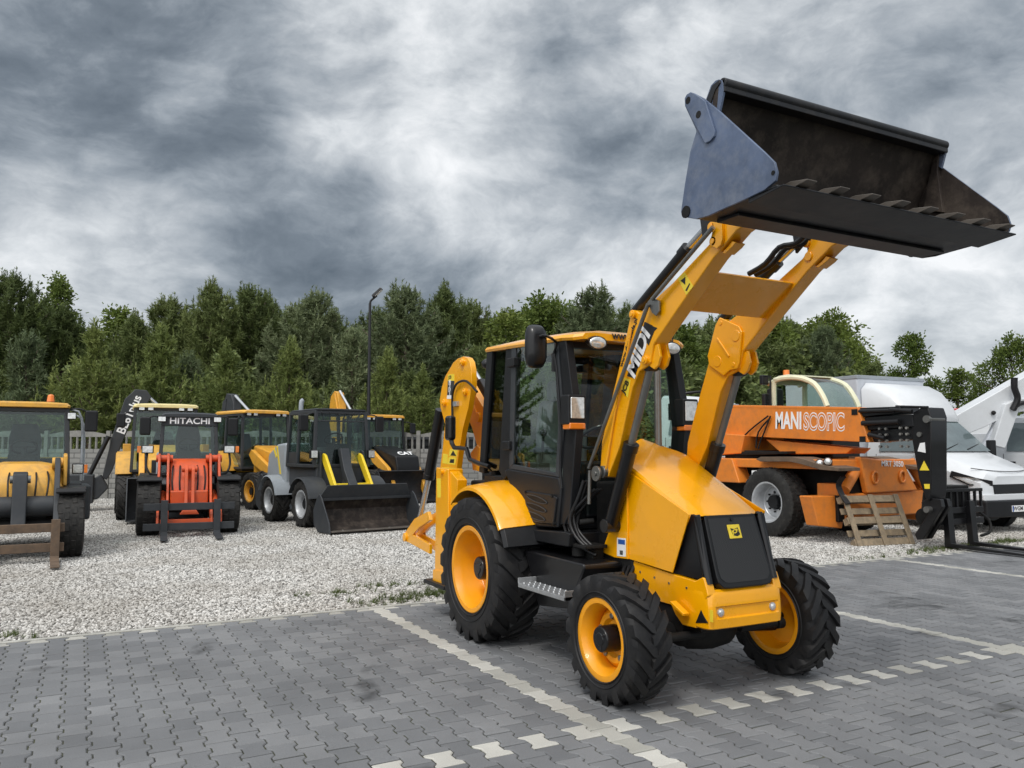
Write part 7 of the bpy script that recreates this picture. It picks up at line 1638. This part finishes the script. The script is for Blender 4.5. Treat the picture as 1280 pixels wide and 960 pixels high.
# ------------------------------------------------------------------ white vans and trucks on the right
def van(name, label, loc, rz, plate=None, badge=None, body_len=1.6, sc=1.0, van_body=False):
    r = thing(name, label, 'van' if van_body else 'truck', loc, rz); r.scale = (sc, sc, sc); W_ = M['white']
    hw = 0.98; ln = 5.0 if van_body else body_len
    def ring(y, z0, zs, zt, w0, wt): return [(-w0 * 0.94, y, z0), (-w0, y, z0 + 0.15), (-w0, y, zs), (-wt, y, zt - 0.05), (-wt + 0.09, y, zt), (wt - 0.09, y, zt), (wt, y, zt - 0.05), (w0, y, zs), (w0, y, z0 + 0.15), (w0 * 0.94, y, z0)]
    b = MB(); b.loft([ring(-1.00, 0.50, 0.85, 1.08, 0.70, 0.58), ring(-0.92, 0.42, 0.95, 1.16, 0.88, 0.72), ring(-0.70, 0.40, 1.02, 1.26, 0.95, 0.80), ring(-0.25, 0.40, 1.20, 1.43, hw, 0.85), ring(-0.05, 0.40, 1.38, 1.50, hw, 0.88), ring(0.0, 0.40, 1.42, 1.53, hw, 0.89)])
    b.build('hood', W_, r, ang=30)
    b = MB(); b.loft([ring(0.0, 0.40, 1.42, 1.52, hw, 0.89), ring(0.02, 0.40, 1.42, 1.54, hw, 0.88), ring(0.75, 0.40, 1.5, 2.26, hw, 0.76), ring(1.0, 0.40, 1.5, 2.38, hw, 0.76), ring(ln, 0.40, 1.5, 2.42 if not van_body else 2.6, hw, 0.80)]); b.build('body', W_, r, ang=30)
    # glass set just proud of the body
    for p, nm in (([(-0.80, -0.005, 1.56), (0.80, -0.005, 1.56), (0.70, 0.705, 2.24), (-0.70, 0.705, 2.24)], 'windscreen'),):
        b = MB(); n_ = (Vector(p[1]) - Vector(p[0])).cross(Vector(p[3]) - Vector(p[0])).normalized() * (0.012 if True else 0); n_ = n_ if n_.y < 0 else -n_
        b.hull([Vector(q) + n_ * 0.2 for q in p], [Vector(q) + n_ for q in p]); ws = b.build(nm, M['vglass'], r)
        b = MB(); 
        for s_ in (-0.55, 0.1): b.bar(Vector((s_, 0.02, 1.585)) + n_ * 1.6, Vector((s_ + 0.55, 0.16, 1.70)) + n_ * 1.6, 0.02, 0.015)
        b.build('wiper', M['satin'], ws)
    for s in (-1, 1):
        b = MB(); p = [(s * 0.965, 0.22, 1.55), (s * 0.972, 1.28, 1.55), (s * 0.80, 1.28, 2.22), (s * 0.80, 0.78, 2.20)]; b.hull([Vector(q) + Vector((s * 0.010, 0, 0.004)) for q in p], [Vector(q) + Vector((s * 0.022, 0, 0.008)) for q in p]); b.build('side_window', M['vglass'], r)
        b = MB(); b.bb(s * 1.20, s * 1.02, 0.12, 0.24, 1.45, 1.80); b.bb(s * 1.02, s * 0.95, 0.16, 0.2, 1.5, 1.58); b.build('mirror', M['satin'], r, bev=0.03)
        b = MB(); pr = [(s * 0.62, -0.985, 0.985), (s * 0.90, -0.86, 1.04), (s * 0.985, -0.40, 1.17), (s * 0.99, -0.36, 1.06), (s * 0.965, -0.74, 0.90), (s * 0.64, -1.00, 0.89)]
        b.hull([Vector(q) + Vector((-s * 0.03, 0.03, 0)) for q in pr], [Vector(q) + Vector((s * 0.022, -0.022, 0.012)) for q in pr]); hl = b.build('headlamp', M['satin'], r, bev=0.006)
        b = MB(); c_ = sum((Vector(q) for q in pr), Vector()) / 6; p2 = [c_ + (Vector(q) - c_) * 0.86 for q in pr]; b.hull([Vector(q) for q in p2], [Vector(q) + Vector((s * 0.028, -0.028, 0.014)) for q in p2]); b.build('lens', M['lens'], hl, bev=0.004)
        b = MB(); b.tube([(s * 0.972, 0.16, 0.62), (s * 0.984, 0.16, 1.40), (s * 0.972, 0.30, 1.52)], 0.006, n=5, smooth=1); b.tube([(s * 0.986, 1.36, 0.62), (s * 0.986, 1.36, 1.50)], 0.006, n=5); b.bb(s * 0.985, s * 1.01, 1.08, 1.26, 1.28, 1.32); b.build('door_seam', M['satin'], r)
        b = MB(); b.bb(s * 0.99, s * 0.995, 0.30, 1.35, 0.60, 1.48); b.build('door_panel', W_, r, bev=0.02)
        for y in ((0.0, 3.0) if not van_body else (0.0, 3.6)): simple_wheel(r, (s * 0.86, y, 0.35), 0.36, 0.22, 0.22, s, M['rubber'], M['silver'], lugs=28, blocky=True)
        b = MB(); b.lathe([(s * 0.80, 0.42), (s * 0.9985, 0.42), (s * 0.9985, 0.39), (s * 0.80, 0.39)], c=(0, 0, 0.38), n=30, closed=True); b.build('wheel_arch', M['satin'], r)
    b = MB(); b.hull([(-0.64, -1.015, 0.93), (0.64, -1.015, 0.93), (0.62, -1.035, 0.76), (-0.62, -1.035, 0.76)], [(-0.62, -0.93, 0.88), (0.62, -0.93, 0.88), (0.60, -0.95, 0.72), (-0.60, -0.95, 0.72)]); G = b.build('grille', M['satin'], r, bev=0.01)
    b = MB(); b.loft([[(-w_, y, 0.30), (-w_, y, 0.62), (w_, y, 0.62), (w_, y, 0.30)] for y, w_ in ((-1.10, 0.70), (-1.04, 0.90), (-0.55, 1.0))]); BP = b.build('bumper', M['satin'], r, bev=0.03)
    b = MB(); b.loft([[(-w_, y, 0.62), (-w_, y, 0.74), (w_, y, 0.74), (w_, y, 0.62)] for y, w_ in ((-1.06, 0.66), (-1.0, 0.90), (-0.55, 0.99))]); b.build('bumper_trim', W_, r, bev=0.02)
    b = MB(); b.tube([(-0.86, -0.72, 1.235), (-0.5, -0.90, 1.185), (0, -0.955, 1.168), (0.5, -0.90, 1.185), (0.86, -0.72, 1.235)], 0.008, n=5); b.build('hood_seam', M['satin'], r)
    if plate:
        b = MB(); b.bb(-0.26, 0.26, -1.118, -1.100, 0.40, 0.52); pl = b.build('number_plate', M['label_white'], BP, bev=0.003); text(plate, (0.01, -1.120, 0.46), (1, 0, 0), (0, -1, 0), 0.11, M['label_black'], pl, align='CENTER', off=0.001)
        b = MB(); b.bb(-0.258, -0.225, -1.1195, -1.117, 0.405, 0.515); b.build('plate_band', M['label_blue'], pl)
    if badge: text(badge, (0, -0.965, 1.045), (1, 0, 0), (0, -0.9, 0.45), 0.17, M['dgrey'], G, align='CENTER', off=0.004, sx=1.1)
    b = MB(); b.bb(-0.40, 0.40, -0.5, 4.0 if not van_body else 4.6, 0.45, 0.7); b.build('chassis', M['dark'], r, bev=0.02)
    return r
M['vglass'] = paint('van_glass', (0.10, 0.13, 0.135), 0.04, coat=0.6, var=0.2, spec=0.9)
BT = van('box_truck', 'white box truck with a rounded wind deflector, behind the black boom head', (13.47, 6.40, 0), -0.05, 'WGM 388', 'IVECO')
b = MB(); b.bb(-1.08, 1.08, 1.72, 3.9, 0.85, 3.22); bx_ = b.build('cargo_box', M['whitebox'], BT, bev=0.03)
for z in (0.86, 3.21):
    b = MB(); b.bb(-1.095, 1.095, 1.705, 3.915, z - 0.04, z + 0.04); b.build('box_rail', M['grey'], bx_, bev=0.01)
b = MB(); b.loft([[(-w_, y, z0), (-w_, y, z1 - 0.15), (-w_ + 0.15, y, z1), (w_ - 0.15, y, z1), (w_, y, z1 - 0.15), (w_, y, z0)] for y, w_, z0, z1 in ((0.62, 0.74, 2.20, 2.36), (0.80, 0.84, 2.30, 2.62), (1.05, 0.92, 2.36, 2.86), (1.40, 0.97, 2.38, 3.03), (1.70, 0.98, 2.40, 3.08))]); b.build('wind_deflector', M['white'], BT, ang=50)
# second van far behind, seen over the telehandler
fv = van('flatbed_truck', 'white truck whose roof shows over the orange boom, left of the pale cab', at((934 - 640) / 1009.4 * 21.5, 21.5), 0.20, sc=1.28)
b = MB(); b.bb(-1.0, 1.0, 1.65, 3.9, 0.75, 0.95); b.build('flatbed', M['grey'], fv, bev=0.02)
# white truck with a lifting boom at the right edge
CT = van('boom_truck', 'white truck with a folded white lifting boom at the right edge', (17.5, 6.05, 0), 0.0)
CM = None
b = MB(); b.bb(-1.0, 1.0, 1.7, 5.2, 0.75, 1.10); b.bb(-0.5, 0.5, 1.9, 2.9, 1.1, 2.0); b.build('truck_bed', M['white'], CT, bev=0.02)
def inloc(o, p): return o.matrix_basis.inverted() @ Vector(p)
for o in (CT,): bpy.context.view_layer.update()

def slab(name, pts_, th, mat, parent, bev=0.02):
    """flat-sided beam: a traced outline given in the world, thickened along the direction away from the road"""
    n_ = (Vector(pts_[1]) - Vector(pts_[0])).cross(Vector(pts_[2]) - Vector(pts_[0])).normalized(); iv = parent.matrix_basis.inverted()
    b = MB(); b.hull([iv @ (Vector(p) - n_ * th / 2) for p in pts_], [iv @ (Vector(p) + n_ * th / 2) for p in pts_]); return b.build(name, mat, parent, bev=bev)
LB = slab('lifting_boom', [(14.909, 7.705, 2.33), (15.28, 7.539, 1.982), (15.599, 7.355, 2.128), (16.773, 6.659, 2.863), (16.747, 6.61, 3.543)], 0.40, M['white'], CT)
slab('lower_boom', [(15.579, 7.177, 1.705), (15.801, 6.973, 2.631), (16.053, 6.826, 2.758), (16.407, 6.637, 2.758), (16.417, 6.655, 2.504), (16.065, 6.848, 2.45), (15.839, 7.045, 1.632)], 0.30, M['white'], CT)
slab('boom_ram', [(15.489, 7.349, 1.596), (15.621, 7.286, 1.523), (16.068, 6.955, 2.509), (15.936, 7.019, 2.582)], 0.12, M['whitebox'], CT)
b = MB(); iv = CT.matrix_basis.inverted(); b.tube([iv @ Vector(p) for p in [(15.831, 6.675, 3.213), (15.84, 6.692, 2.979), (15.913, 6.675, 2.746), (15.827, 6.744, 2.494)]], 0.07); b.tube([iv @ Vector(p) for p in [(15.827, 6.744, 2.494), (15.981, 6.648, 2.638), (16.361, 6.442, 2.674)]], 0.05); b.build('boom_hose', M['hose'], CT)
b = MB(); p = iv @ Vector((15.608, 7.049, 2.43)); b.ball(p, 0.05); b.build('boom_pin', M['dark'], CT)

V = thing('trailer', 'small white trailer with a red roof far behind the white lifting boom', 'trailer', at((1178 - 640) / 1009.4 * 30, 30), 0.2)
b = MB(); b.bb(-1.2, 1.2, -2.0, 2.0, 0.5, 2.75); b.build('trailer_body', M['white'], V, bev=0.03)
b = MB(); b.bb(-1.25, 1.25, -2.05, 2.05, 2.75, 3.05); b.build('roof', M['label_red'], V, bev=0.04)
for s in (-1, 1): simple_wheel(V, (s * 1.05, 0, 0.34), 0.35, 0.22, 0.2, s, M['rubber'], M['silver'], lugs=24, blocky=True)
# fittings of the telehandler: hoses at the outrigger, a step, boom wear pads
b = MB()
for k in range(4): b.tube([Vector(p) - TL + Vector((0.03 * k, 0, 0)) for p in [(8.75, 5.567, 1.133), (8.75, 5.671, 0.994), (8.75, 5.611, 0.834), (8.75, 5.487, 0.679)]], 0.018)
b.build('turret_hose', M['hose'], T_)
for p in [(9.14, 5.579, 2.244), (9.14, 5.435, 1.771)]:
    b = MB(TM); b.bb(9.135, 9.15, p[1] - 0.06, p[1] + 0.06, p[2] - 0.05, p[2] + 0.05); b.build('wear_pad', M['dark'], B_, bev=0.006)
b = MB(TM); b.prism([(8.775, 2.493), (5.549, 2.298), (5.55, 2.284), (8.776, 2.476)], 9.145, 9.152); b.build('boom_weld', M['orange'], B_)
b = MB(TM); b.bb(8.60, 8.66, 6.9, 7.5, 1.02, 1.2); b.build('white_sticker', M['label_white'], T_)
